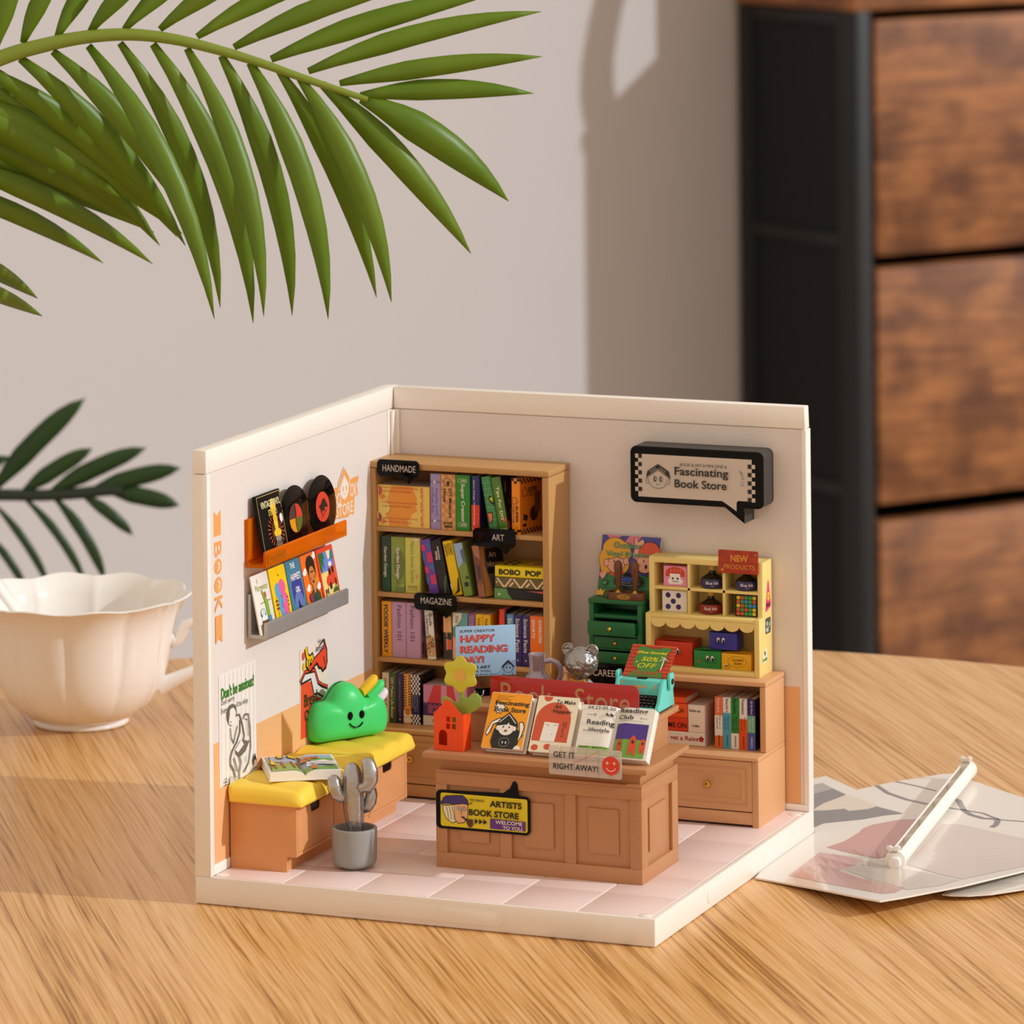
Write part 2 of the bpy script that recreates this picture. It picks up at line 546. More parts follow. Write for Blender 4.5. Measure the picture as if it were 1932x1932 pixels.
for zz in (0.74, -0.90, -2.74, -4.6, -6.4):
    for a in (0.01, CW - 0.13):
        q = MB(); kbox(q, a, a + 0.10, 0.17, CD - 0.25, zz - 0.05, zz + 0.05); part('side_rail', q, 'steel_black', ch, bevel=0.01)
for k, zt in enumerate((0.778, -1.053, -2.916, -4.77)):
    q = MB(); kbox(q, 0.19, CW - 0.19, CD - 0.20, CD - 0.02, zt - 1.79, zt - 0.05)
    d = part('drawer_front', q, 'rustic_wood', ch, bevel=0.03)
    q = MB(); kbox(q, 0.2, CW - 0.2, 0.1, CD - 0.21, zt - 1.7, zt - 0.15); part('drawer_box', q, 'mesh_black', d)
    q = MB(); q.tube([KC + AX * a + NX * n + ZV * (zt - 0.9) for a, n in ((2.9, CD - 0.03), (2.9, CD + 0.12), (3.5, CD + 0.12), (3.5, CD - 0.03))], 0.035, 8)
    part('handle', q, 'steel_black', d)
q = MB(); kbox(q, 0.15, CW - 0.15, 0.0, 0.03, FLOOR_Z + 0.3, 0.78); part('back_panel', q, 'mesh_black', ch)
q = MB(); kbox(q, -0.02, CW + 0.02, 0.0, CD + 0.01, 0.802, 0.955); part('top_board', q, 'rustic_wood', ch, bevel=0.02)
sbx = thing('box_occluder', 'tall grey unseen box added on the chest of drawers to shade the wall', 'box', tuple(KC + AX * 0.5 + NX * 0.4 + ZV * 0.956), atan2(AX.y, AX.x))  # added above the view so that its shadow falls on the room wall
q = MB(); kbox(q, 0.01, 1.1, 0.06, 0.77, 0.957, 2.75); part('carcass', q, 'grey_plastic', sbx, bevel=0.02)
q = MB(); kbox(q, 0.01, 1.12, 0.04, 0.79, 2.751, 2.95); part('lid', q, 'grey_plastic', sbx, bevel=0.02)
arch_ = thing('arched_occluder', 'dark arched lamp added unseen on the chest of drawers to shade the wall', 'occluder', tuple(KC + AX * 0.4 + NX * 1.38 + ZV * 0.956))  # unseen arch, bent to cast the curved shadow band on the wall
q = MB(); q.tube([KC + AX * 0.10 + NX * n_ + ZV * z_ for n_, z_ in ((1.39, 0.957), (1.44, 1.06), (1.47, 1.25), (1.46, 1.45), (1.39, 1.70), (1.28, 1.95), (1.15, 2.3), (1.05, 2.7), (1.02, 3.2))], 0.115, 16); part('stem', q, 'steel_black', arch_, smooth=True)
q = MB(); c_ = KC + AX * 0.10 + NX * 1.02; q.lathe([(0.5, 3.15), (0.44, 3.35), (0.2, 3.6), (0.06, 3.65)], (c_.x, c_.y, 0), 32); part('arch_cap', q, 'steel_black', arch_, smooth=True)

# ------------------------------------------------------------------ round bamboo table
tb = thing('round_table', 'round honey-coloured bamboo table under the miniature shop', 'table', (0.695, 0.548, FLOOR_Z))
q = MB(); q.lathe([(0.0001, -0.16), (3.05, -0.16), (3.12, -0.13), (3.147, -0.08), (3.147, -0.05), (3.12, -0.012), (3.09, 0.0), (0.0001, 0.0)], (0.695, 0.548, -0.0005), 160, closed=True)
part('tabletop', q, 'bamboo', tb, smooth=True, ang=25)
q = MB(); q.lathe([(0.35, -7.2), (0.22, -6.8), (0.18, -4), (0.22, -0.6), (0.6, -0.162)], (0.695, 0.548, 0), 32)
part('pedestal', q, 'steel_black', tb, smooth=True)
q = MB(); q.lathe([(1.7, -7.5), (1.7, -7.42), (0.4, -7.2), (0.2, -7.15)], (0.695, 0.548, 0), 48)
part('foot', q, 'steel_black', tb, smooth=True, ang=25)
# ------------------------------------------------------------------ miniature room
W, HB, WT, WS, WH, BY = 1.25, 0.070, 0.045, 1.098, 1.160, 1.210
rm = thing('miniature_room', 'open-fronted cream plastic model room with two walls and pink tiled floor', 'model room', (0.625, 0.625, 0))
q = MB(); q.box(0, W, 0, W, 0.0005, HB - 0.0014); part('base_tray', q, 'cream_plastic', rm, bevel=0.004)
q = MB(); q.prism(rrect(0.385, 0.014, 0.850, 0.054, 0.019, 8), (0, 0, 0), (1, 0, 0), (0, 0, 1), (0, -1, 0), 0.0016)
part('clip_cover', q, 'cream_plastic', rm, bevel=0.0007)
q = MB(); q.prism(rrect(0.385, 0.014, 0.850, 0.054, 0.019, 8), (W, 0, 0), (0, 1, 0), (0, 0, 1), (1, 0, 0), 0.0016)
part('clip_cover', q, 'cream_plastic', rm, bevel=0.0007)
# floor rim and thirty-six tiles
q = MB()
q.box(0.001, W - 0.001, 0.001, 0.012, 0.06, HB - 0.0004); q.box(1.2345, W - 0.001, 0.012, W - 0.05, 0.06, HB - 0.0004)
part('floor_rim', q, 'cream_plastic', rm, bevel=0.001)
xs = [0.045, 0.2413, 0.4413, 0.641, 0.8405, 1.0398, 1.2345]
ys = [0.0125, 0.2095, 0.4085, 0.607, 0.807, 1.006, 1.208]
for i in range(6):
    for j in range(6):
        q = MB(); q.box(xs[i] + 0.0022, xs[i + 1] - 0.0022, ys[j] + 0.0009, ys[j + 1] - 0.0009, 0.062, HB)
        part('floor_tile', q, 'pink_tile', rm, bevel=0.0007)
for cx, cy in ((0.062, 0.035), (1.215, 0.03), (1.222, 1.17)):
    q = MB(); q.lathe([(0.016, -0.001), (0.016, 0.001), (0.013, 0.0022)], (cx, cy, HB), 20); part('sprue_mark', q, 'cream_plastic', rm, smooth=True)
# left wall: frame plus recessed panel
q = MB()
q.box(0.0, WT, 0.0, 0.020, HB, WS); q.box(0.0, WT, 0.02, 1.17, HB, HB + 0.026); q.box(0, WT, 1.17, W, HB, WS)
q.box(0.0, WT - 0.004, 0.02, 1.17, HB + 0.026, WS)
part('side_wall', q, 'cream_plastic', rm, bevel=0.0015)
q = MB(); q.prism([(0.0, WS + 0.0015), (W, WS + 0.0015), (W, WH), (0.0, WH)], (0.003, 0, 0), (0, 1, 0), (0, 0, 1), (1, 0, 0), WT - 0.005)
part('wall_cap', q, 'cream_plastic', rm, bevel=0.003)
# back wall
q = MB()
q.box(WT, W, BY + 0.004, W, HB, WS); q.box(WT, W, BY, BY + 0.004, HB, HB + 0.018); q.box(1.236, W, BY, BY + 0.004, HB + 0.018, WS); q.box(WT, 0.062, BY - 0.006, BY + 0.004, HB + 0.018, WS)
part('rear_wall', q, 'cream_plastic', rm, bevel=0.0012)
q = MB(); q.prism([(WT - 0.001, WS + 0.0015), (W - 0.002, WS + 0.0015), (W - 0.004, WH), (WT - 0.001, WH)], (0, BY + 0.001, 0), (1, 0, 0), (0, 0, 1), (0, 1, 0), W - BY - 0.003)
part('wall_cap', q, 'cream_plastic', rm, bevel=0.003)
q = MB(); q.box(0.0465, 0.0535, 1.183, 1.204, HB, WS - 0.001); part('corner_post', q, 'cream_plastic', rm, bevel=0.001)
# printed wall films
X0 = WT - 0.004
q = MB(); q.box(X0, X0 + 0.0008, 0.0215, 1.168, HB + 0.0265, WS - 0.001); part('wall_film', q, 'cream_panel', rm)
q = MB(); q.box(0.064, 1.234, BY + 0.0028, BY + 0.0038, HB + 0.019, WS - 0.001); part('wall_film', q, 'cream_panel', rm)
XF = X0 + 0.0008
q = MB(); q.box(XF, XF + 0.0005, 0.030, 1.166, HB + 0.027, 0.404); part('colour_band', q, 'peach_band', rm)
q = MB(); q.box(0.066, 1.226, BY + 0.0022, BY + 0.0028, HB + 0.0195, 0.404); part('colour_band', q, 'peach_band', rm)
# lettering on the left wall
PE = '#efa75f'
sh = Sheet((XF, 0, 0), (0, 1, 0), (0, 0, 1))
sh.poly([(0.044, 0.997), (0.065, 0.984), (0.086, 0.997), (0.086, 0.932), (0.044, 0.932)], PE)
sh.text('B', 0.0665, 0.897, 0.040, 0.044, PE, -90, bold=0.02)
for cz in (0.853, 0.806):
    sh.poly(ell(0.0665, cz, 0.0225, 0.0205, 30), PE); sh.poly(ell(0.0665, cz, 0.0135, 0.0115, 24), '#e6dcd2')
    sh.poly([(0.0545, cz + 0.010), (0.0545, cz - 0.010), (0.068, cz - 0.009), (0.070, cz), (0.068, cz + 0.009)], PE)
    sh.line([(0.068, cz), (0.078, cz)], 0.0016, PE)
sh.text('K', 0.0665, 0.757, 0.040, 0.044, PE, -90, bold=0.02)
sh.poly([(0.046, 0.728), (0.086, 0.728), (0.086, 0.656), (0.066, 0.670), (0.046, 0.656)], PE)
# shop emblem: face under a book roof, two banners
sh.poly([(0.790, 0.938), (0.945, 0.950), (0.968, 0.948), (0.953, 0.925), (0.962, 0.898), (0.935, 0.896), (0.932, 0.850), (0.905, 0.856), (0.895, 0.848), (0.803, 0.856), (0.803, 0.893), (0.793, 0.893)], PE)
sh.text('OK', 0.930, 0.917, 0.046, 0.036, '#efe6dc', 0, bold=0.01)
sh.text('BO', 0.822, 0.905, 0.046, 0.036, '#efe6dc', 0, bold=0.01)
sh.text('STORE', 0.868, 0.873, 0.112, 0.032, '#efe6dc', 0, bold=0.01)
sh.poly([(0.867, 0.990), (0.905, 0.956), (0.905, 0.928), (0.868, 0.962), (0.829, 0.925), (0.828, 0.950)], '#efe6dc')
sh.poly([(0.867, 0.986), (0.902, 0.955), (0.902, 0.932), (0.868, 0.966), (0.832, 0.930), (0.832, 0.950)], PE)
sh.poly([(0.868, 0.962), (0.898, 0.934), (0.896, 0.915), (0.880, 0.900), (0.868, 0.897), (0.852, 0.902), (0.838, 0.918), (0.837, 0.932)], '#efe6dc')
sh.line(ell(0.868, 0.926, 0.028, 0.026, 20, 160, 380), 0.0016, PE)
for e in (0.858, 0.879):
    sh.poly(ell(e, 0.929, 0.0035, 0.008, 12), PE)
sh.line(ell(0.868, 0.918, 0.008, 0.005, 8, 200, 340), 0.0014, PE)
sh.done(rm, 'wall_lettering')

# posters on the left wall: each a thin sheet of film
def film(name, label, y0, y1, z0, z1, c):
    t = thing(name, label, 'poster', (XF, (y0 + y1) / 2, z0))
    q = MB(); q.box(XF + 0.0006, XF + 0.0014, y0, y1, z0, z1)
    if c not in MATS: mat('film_' + name, c, 0.4)
    part('film', q, 'film_' + name, t)
    return t, Sheet((XF + 0.0014, y0, z0), (0, 1, 0), (0, 0, 1))
t, s = film('poster_sheet', "white striped poster reading Don't be anxious! with a seated line drawing", 0.062, 0.286, 0.285, 0.573, '#efe9e4')
for k in range(9):
    s.rect(0.012 + k * 0.0245, 0.004, 0.0132 + k * 0.0245, 0.284, '#ddd6bd')
s.text("Don't be anxious!", 0.1115, 0.238, 0.197, 0.030, '#17381a', 0, bold=0.012); s.text("Don't be anxious!", 0.110, 0.2395, 0.197, 0.030, '#3a9a2c', 0, bold=0.006)
s.text("Don't worry.", 0.0525, 0.214, 0.082, 0.018, '#4a4440'); s.text('Everything will be okay.', 0.093, 0.192, 0.164, 0.018, '#4a4440')
G = '#6d6662'
s.poly(ell(0.072, 0.176, 0.030, 0.026, 18), G); s.poly(ell(0.074, 0.168, 0.023, 0.024, 16), '#efe9e4')
s.poly([(0.060, 0.178), (0.050, 0.150), (0.048, 0.176), (0.060, 0.192)], G)
s.line([(0.060, 0.158), (0.068, 0.156)], 0.003, G); s.line([(0.060, 0.150), (0.072, 0.147)], 0.002, G)
s.line([(0.094, 0.168), (0.118, 0.166), (0.134, 0.140), (0.146, 0.108), (0.140, 0.088)], 0.0055, G)
s.line([(0.122, 0.152), (0.120, 0.120), (0.100, 0.098), (0.072, 0.080)], 0.006, G)
s.line([(0.104, 0.140), (0.092, 0.118), (0.080, 0.098)], 0.004, G)
s.line([(0.062, 0.142), (0.068, 0.115), (0.080, 0.100)], 0.004, G)
s.line([(0.140, 0.150), (0.150, 0.160), (0.172, 0.156), (0.182, 0.120), (0.184, 0.068), (0.170, 0.030), (0.140, 0.012)], 0.005, G)
s.line([(0.152, 0.148), (0.168, 0.142), (0.172, 0.100)], 0.003, G)
s.line([(0.120, 0.060), (0.150, 0.068), (0.172, 0.088)], 0.007, G)
s.poly([(0.090, 0.072), (0.130, 0.098), (0.160, 0.090), (0.150, 0.068), (0.110, 0.058)], G)
s.poly([(0.088, 0.080), (0.125, 0.100), (0.140, 0.084), (0.105, 0.070)], '#efe9e4')
s.line([(0.072, 0.082), (0.060, 0.066), (0.060, 0.048), (0.080, 0.028), (0.088, 0.008)], 0.006, G)
s.line([(0.110, 0.066), (0.122, 0.040), (0.112, 0.018), (0.112, 0.000)], 0.006, G)
s.line([(0.080, 0.062), (0.092, 0.040), (0.100, 0.022)], 0.005, G)
s.line([(0.086, 0.008), (0.082, 0.000), (0.095, 0.001), (0.094, 0.012)], 0.003, G)
s.line([(0.150, 0.052), (0.149, 0.036)], 0.002, G)
s.poly([(0.052, 0.016), (0.074, 0.018), (0.074, 0.001), (0.052, 0.000)], '#cfc7c0')
s.line([(0.022, 0.010), (0.030, 0.020), (0.038, 0.008)], 0.004, '#222222', True); s.rect(0.020, 0.001, 0.040, 0.004, '#555555')
s.poly([(0.195, 0.032), (0.205, 0.050), (0.215, 0.030), (0.213, 0.020), (0.197, 0.020)], '#2a2828'); s.poly(ell(0.205, 0.024, 0.006, 0.008, 12), '#d9d2cc'); s.rect(0.188, 0.008, 0.218, 0.011, '#777777')
s.done(t)
t, s = film('poster_film', 'cream poster with red book shapes and yellow fork reading Bread Of Spirit', 0.566, 0.744, 0.306, 0.545, '#ecdccb')
RD, BK = '#e8492b', '#1a1416'
s.poly([(0, 0), (0.178, 0), (0.178, 0.084), (0.125, 0.105), (0.095, 0.105), (0.070, 0.143), (0.004, 0.149)], RD)
s.poly([(0.004, 0.150), (0.030, 0.168), (0.095, 0.158), (0.118, 0.122), (0.178, 0.090), (0.178, 0.070), (0.090, 0.100), (0.070, 0.146)], '#e4dedd')
s.line([(0.002, 0.147), (0.068, 0.149), (0.088, 0.104), (0.108, 0.104), (0.178, 0.072)], 0.006, BK)
s.line([(0.000, 0.152), (0.030, 0.174), (0.094, 0.168), (0.116, 0.131), (0.142, 0.118), (0.178, 0.106)], 0.013, BK)
s.line([(0.000, 0.155), (0.030, 0.175), (0.092, 0.169), (0.114, 0.133), (0.142, 0.121), (0.178, 0.108)], 0.005, RD)
s.poly([(0.034, 0.186), (0.062, 0.166), (0.106, 0.180), (0.120, 0.165), (0.132, 0.164), (0.144, 0.152), (0.168, 0.158), (0.178, 0.174), (0.176, 0.210), (0.158, 0.242), (0.080, 0.210), (0.046, 0.182)], BK)
s.poly([(0.042, 0.188), (0.060, 0.172), (0.108, 0.188), (0.126, 0.170), (0.136, 0.170), (0.146, 0.159), (0.170, 0.168), (0.170, 0.205), (0.155, 0.232), (0.148, 0.214), (0.080, 0.196)], RD)
s.poly([(0.078, 0.200), (0.146, 0.218), (0.152, 0.234), (0.085, 0.214)], '#e9e4e2'); s.line([(0.150, 0.196), (0.162, 0.168)], 0.004, BK)
YL = '#f1c80f'
s.line([(0.036, 0.238), (0.044, 0.214), (0.056, 0.208)], 0.020, BK); s.poly([(0.034, 0.205), (0.080, 0.220), (0.092, 0.196), (0.080, 0.196), (0.070, 0.184), (0.060, 0.190), (0.052, 0.174), (0.036, 0.186)], BK)
s.line([(0.036, 0.238), (0.045, 0.213), (0.056, 0.206)], 0.012, YL); s.poly([(0.038, 0.203), (0.076, 0.214), (0.087, 0.197), (0.079, 0.200), (0.070, 0.190), (0.060, 0.196), (0.052, 0.180), (0.040, 0.189)], YL)
for x in (0.051, 0.068):
    s.line([(x, 0.184), (x - 0.002, 0.200), (x + 0.006, 0.203)], 0.005, BK)
s.poly(ell(0.020, 0.219, 0.008, 0.011, 16), '#e35a3e'); s.poly(ell(0.022, 0.190, 0.008, 0.011, 16), '#e5c21e')
s.text('How', 0.134, 0.240, 0.034, 0.014, '#3a3432', bold=0.0); s.text('Artists', 0.126, 0.222, 0.056, 0.016, '#3a3432')
s.text('Bread', 0.064, 0.098, 0.082, 0.034, '#22301c', 0, bold=0.012); s.text('Of Spirit', 0.082, 0.054, 0.116, 0.038, '#2a2a14', 0, bold=0.012)
s.done(t)

# ------------------------------------------------------------------ wall shelves
def ushelf(name, label, m, y0, y1, z0, xd, zb, zf, th):
    t = thing(name, label, 'shelf', (WT, (y0 + y1) / 2, z0))
    prof = [(WT, zb), (WT, z0), (xd - 0.003, z0), (xd, z0 + 0.003), (xd, zf - 0.003), (xd - 0.003, zf), (xd - th + 0.003, zf), (xd - th, zf - 0.003), (xd - th, z0 + th + 0.006), (xd - th - 0.006, z0 + th), (WT + th + 0.006, z0 + th), (WT + th, z0 + th + 0.006), (WT + th, zb)]
    q = MB(); q.prism(prof, (0, y0, 0), (1, 0, 0), (0, 0, 1), (0, 1, 0), y1 - y0)
    part('tray', q, m, t, bevel=0.0015)
    return t
t = ushelf('record_ledge', 'translucent orange picture ledge holding records on the left wall', 'orange_clear', 0.228, 0.746, 0.823, 0.104, 0.948, 0.867, 0.0085)
q = MB(); q.prism(rrect(0.236, 0.832, 0.350, 0.856, 0.003), (0.104, 0, 0), (0, 1, 0), (0, 0, 1), (1, 0, 0), 0.0018); nb = part('name_plate', q, 'orange_clear', t, bevel=0.0005)
s = Sheet((0.1058, 0.236, 0.832), (0, 1, 0), (0, 0, 1)); s.text('vinyl & cassette', 0.057, 0.013, 0.085, 0.012, '#b4580c', bold=0.01); s.done(t, 'lettering')
t = ushelf('card_ledge', 'grey metal-look picture ledge holding cards on the left wall', 'grey_plastic', 0.238, 0.760, 0.638, 0.101, 0.752, 0.680, 0.0095)
q = MB()
q.prism([(WT, 0.752), (WT, 0.638), (0.101, 0.638), (0.101, 0.680), (0.0915, 0.680), (0.0915, 0.6475), (0.0545, 0.6475), (0.0545, 0.752)], (0, 0.2375, 0), (1, 0, 0), (0, 0, 1), (0, -1, 0), 0.0015)
part('end_trim', q, 'silver_edge', t, bevel=0.0005)

def leaner(name, label, cat, y0, w, h, x0, z0, x1, z1, th, base, group=None, gloss=False, rnd=0.004, shape=None):
    """a card or cover leaning on the left wall: bottom front at (x0, z0), top at (x1, z1)"""
    up = Vector((x1 - x0, 0, z1 - z0)).normalized(); nn = Vector((0, 1, 0)).cross(up)
    M3 = Matrix((Vector((0, 1, 0)), nn * -1, up)).transposed()
    t = thing(name, label, cat, (x0, y0, z0), group=group, rot=M3)
    pl = shape or rrect(0, 0, w, h, rnd)
    q = MB(); q.prism(pl, (0, 0, 0), (1, 0, 0), (0, 0, 1), (0, 1, 0), th)
    part('card' if shape is None else 'disc', q, base, t, world=False, bevel=0.0006)
    return t, Sheet((0, 0, 0), (1, 0, 0), (0, 0, 1))
GC = 'cards on the grey ledge'
CX0, CZ0, CX1, CZ1 = 0.088, 0.6485, 0.0585, 0.800
ww = [(0.226, 0.100), (0.334, 0.100), (0.440, 0.090), (0.534, 0.098), (0.637, 0.108)]
H = 0.154
t, s = leaner('picture_card', 'white card reading A Warmwinter, first on the grey ledge', 'card', ww[0][0], ww[0][1], H, CX0, CZ0, CX1, CZ1, 0.004, 'cover_w', GC)
s.text('A', 0.032, 0.137, 0.008, 0.012, '#9aa63a', bold=0.01); s.text('Warmwinter', 0.051, 0.119, 0.078, 0.017, '#a3b23c', bold=0.006)
s.line([(0.030, 0.078), (0.094, 0.080)], 0.003, '#b8885a'); s.rect(0.020, 0.004, 0.096, 0.028, '#e8bf94')
s.poly(ell(0.036, 0.052, 0.016, 0.013), '#3b3f3c'); s.poly(ell(0.036, 0.055, 0.013, 0.009), '#cfdcd6'); s.poly(ell(0.038, 0.038, 0.015, 0.010), '#eaf0e8')
s.rect(0.022, 0.018, 0.058, 0.034, '#6e4a34'); s.line([(0.048, 0.110), (0.058, 0.080)], 0.008, '#7fae3a'); s.poly(ell(0.064, 0.096, 0.007, 0.009), '#b86a3c')
s.poly([(0.054, 0.088), (0.074, 0.084), (0.076, 0.040), (0.060, 0.038)], '#7fb03c'); s.rect(0.060, 0.024, 0.080, 0.042, '#5d88a8'); s.line([(0.066, 0.010), (0.066, 0.026)], 0.003, '#2c2c2c'); s.line([(0.074, 0.010), (0.074, 0.026)], 0.003, '#2c2c2c')
s.done(t, world=False)
t, s = leaner('picture_card', 'yellow card with a blue and a pink rounded figure, second on the grey ledge', 'card', ww[1][0], ww[1][1], H, CX0, CZ0, CX1, CZ1, 0.004, 'cover_bb', GC)
s.rect(0.0015, 0.0015, 0.0985, H - 0.0015, '#f6c90d')
for x in (0.012, 0.074):
    s.rects([(x, 0.045 + k * 0.010, x + 0.016, 0.051 + k * 0.010) for k in range(3)] + [(x + 0.007, 0.024, x + 0.010, 0.08)], '#8e3f2c')
BL, PK2 = '#5aa4d6', '#e8629a'
s.poly(ell(0.038, 0.092, 0.019, 0.021), BL); s.poly(ell(0.064, 0.098, 0.019, 0.021), PK2); s.poly(ell(0.046, 0.052, 0.018, 0.030), BL); s.poly(ell(0.066, 0.056, 0.017, 0.034), PK2)
s.line([(0.040, 0.050), (0.044, 0.024)], 0.014, BL); s.line([(0.068, 0.050), (0.068, 0.026)], 0.014, PK2); s.line([(0.034, 0.070), (0.062, 0.062)], 0.010, BL); s.line([(0.049, 0.080), (0.049, 0.046)], 0.0015, '#33406a')
s.poly([(0.050, 0.128), (0.055, 0.131), (0.050, 0.134)], '#35322c')
s.done(t, world=False)
t, s = leaner('picture_card', 'teal blue card reading THE HAPPIEST GIRL, third on the grey ledge', 'card', ww[2][0], ww[2][1], H, CX0, CZ0, CX1, CZ1, 0.004, 'cover_cy', GC)
s.rect(0.001, 0.001, 0.089, H - 0.001, '#447f9a'); s.poly(ell(0.048, 0.072, 0.037, 0.053), '#5fae9a'); s.poly(ell(0.048, 0.072, 0.035, 0.051), '#3c3f96')
s.poly(ell(0.048, 0.046, 0.026, 0.024), '#6478b8')
s.text('THE', 0.040, 0.140, 0.028, 0.015, '#f4f2ee', bold=0.02); s.text('HAPPIEST', 0.049, 0.110, 0.060, 0.018, '#f4f2ee', bold=0.02); s.text('GIRL', 0.050, 0.076, 0.028, 0.015, '#f4f2ee', bold=0.02)
s.poly([(0.036, 0.024), (0.044, 0.052), (0.048, 0.036), (0.058, 0.026), (0.060, 0.034), (0.062, 0.024)], '#15152c'); s.text('children', 0.044, 0.008, 0.026, 0.006, '#d5dde2')
s.done(t, world=False)
t, s = leaner('picture_card', 'orange card with a dark-haired figure and white clouds, fourth on the grey ledge', 'card', ww[3][0], ww[3][1], H, CX0, CZ0, CX1, CZ1, 0.004, 'cover_ex', GC)
s.rect(0.001, 0.001, 0.097, H - 0.001, '#ee7420')
for x, y in ((0.014, 0.108), (0.022, 0.064), (0.085, 0.060), (0.082, 0.142), (0.036, 0.014), (0.082, 0.012)):
    s.poly(ell(x, y, 0.012, 0.007), '#f4ece8'); s.poly(ell(x + 0.004, y + 0.006, 0.008, 0.006), '#f4ece8')
s.poly(ell(0.054, 0.124, 0.026, 0.024), '#2a201c'); s.poly(ell(0.056, 0.110, 0.024, 0.030), '#2a201c'); s.poly(ell(0.054, 0.094, 0.019, 0.026), '#c98043'); s.rect(0.046, 0.050, 0.064, 0.074, '#c98043')
s.poly([(0.022, 0.004), (0.030, 0.048), (0.048, 0.060), (0.054, 0.040), (0.064, 0.060), (0.084, 0.044), (0.090, 0.004)], '#3d4a35')
s.line([(0.042, 0.104), (0.050, 0.107), (0.058, 0.104), (0.066, 0.107)], 0.003, '#1c1512'); s.poly(ell(0.054, 0.079, 0.005, 0.004), '#5a1e1c'); s.poly(ell(0.044, 0.088, 0.004), '#c2573a'); s.poly(ell(0.066, 0.090, 0.004), '#c2573a')
s.line(ell(0.076, 0.080, 0.004, 0.006, 10), 0.0015, '#e9c53a', True); s.poly(ell(0.026, 0.040, 0.010, 0.012), '#8a2c58'); s.poly(ell(0.056, 0.030, 0.012, 0.012), '#2c4a30')
s.done(t, world=False)
t, s = leaner('picture_card', 'red-bordered card with a red van and palms, last on the grey ledge', 'card', ww[4][0], ww[4][1], H, CX0, CZ0, CX1, CZ1, 0.004, 'cover_rr', GC)
s.rect(0.001, 0.001, 0.107, H - 0.001, '#e5482a'); s.rect(0.010, 0.026, 0.098, 0.142, '#f0cf7c'); s.rect(0.010, 0.090, 0.098, 0.142, '#6b87d0')
s.poly(ell(0.090, 0.128, 0.012, 0.014, 20), '#2e7f88'); s.poly([(0.060, 0.142), (0.086, 0.142), (0.078, 0.122), (0.066, 0.118)], '#f0e2b0'); s.poly(ell(0.072, 0.106, 0.010, 0.007), '#f2ead8'); s.poly(ell(0.080, 0.096, 0.006), '#efb11f')
s.poly([(0.010, 0.142), (0.040, 0.142), (0.044, 0.120), (0.036, 0.128), (0.036, 0.096), (0.026, 0.116), (0.018, 0.086), (0.010, 0.100)], '#2d6e3a')
s.poly([(0.034, 0.062), (0.040, 0.074), (0.052, 0.080), (0.060, 0.096), (0.094, 0.100), (0.096, 0.060), (0.088, 0.052), (0.040, 0.050)], '#e0442a')
s.poly(ell(0.062, 0.086, 0.007, 0.010), '#2b2320'); s.poly(ell(0.082, 0.090, 0.007, 0.010), '#2b2320'); s.poly(ell(0.056, 0.050, 0.007, 0.010), '#2b2320'); s.poly(ell(0.090, 0.056, 0.005, 0.010), '#2b2320')
s.poly([(0.018, 0.046), (0.028, 0.042), (0.038, 0.048), (0.036, 0.030), (0.033, 0.028), (0.031, 0.036), (0.022, 0.034), (0.020, 0.026), (0.017, 0.028)], '#5b5551')
s.poly([(0.064, 0.030), (0.074, 0.044), (0.078, 0.034), (0.086, 0.050), (0.088, 0.036), (0.098, 0.046), (0.098, 0.030)], '#2e6a34')
s.text('Summer', 0.034, 0.014, 0.040, 0.010, '#f2e6dc', bold=0.01); s.done(t, world=False)

# records and sleeve on the orange ledge
t, s = leaner('record_sleeve', 'black record sleeve reading VINTAGE VINYL STUDIO on the orange ledge', 'record sleeve', 0.253, 0.150, 0.152, 0.0885, 0.854, 0.062, 1.003, 0.010, 'black_matte', 'records on the orange ledge')
s.line([(0.005, 0.005), (0.145, 0.005), (0.145, 0.147), (0.005, 0.147)], 0.002, '#d8b25a', True)
cx, cy = 0.088, 0.050
for k in range(22):
    a = radians(k * 360 / 22 + 5)
    s.poly([(cx + 0.02 * cos(a), cy + 0.02 * sin(a)), (cx + 0.048 * cos(a - 0.05), cy + 0.043 * sin(a - 0.05)), (cx + 0.048 * cos(a + 0.05), cy + 0.043 * sin(a + 0.05))], '#b2542a')
s.poly(ell(cx, cy, 0.028, 0.026), '#5c2a18')
s.poly(ell(0.088, 0.112, 0.016, 0.022), '#e8c02c'); s.poly(ell(0.090, 0.080, 0.012, 0.016), '#e2b325'); s.poly([(0.078, 0.074), (0.102, 0.074), (0.098, 0.044), (0.084, 0.044)], '#edc52e')
s.poly(ell(0.092, 0.044, 0.022, 0.011), '#e8bc28'); s.rect(0.076, 0.006, 0.108, 0.030, '#6b655c'); s.poly(ell(0.092, 0.030, 0.016, 0.006), '#8f897d'); s.line([(0.077, 0.018), (0.107, 0.018)], 0.002, '#3d3a35')
s.text('VINTAGE VINYL', 0.074, 0.124, 0.118, 0.018, '#f2e6b4', bold=0.01); s.text('STUDIO', 0.080, 0.100, 0.052, 0.016, '#f2d45a', bold=0.01)
s.poly(ell(0.124, 0.078, 0.009, 0.012), '#e6e2e4')
s.done(t, world=False)
def disc(label, y, x0, lab, parts_):
    t, s = leaner('vinyl_record', label, 'record', y, 0.15, 0.15, 0.083, 0.836, 0.067, 1.000, 0.003, 'black_gloss', 'records on the orange ledge', shape=ell(0.09, 0.082, 0.090, 0.082, 48))
    s.line(ell(0.09, 0.082, 0.078, 0.071, 40), 0.0006, '#242024', True); s.line(ell(0.09, 0.082, 0.066, 0.060, 40), 0.0006, '#242024', True)
    parts_(s); s.done(t, m='printed_gloss', world=False)
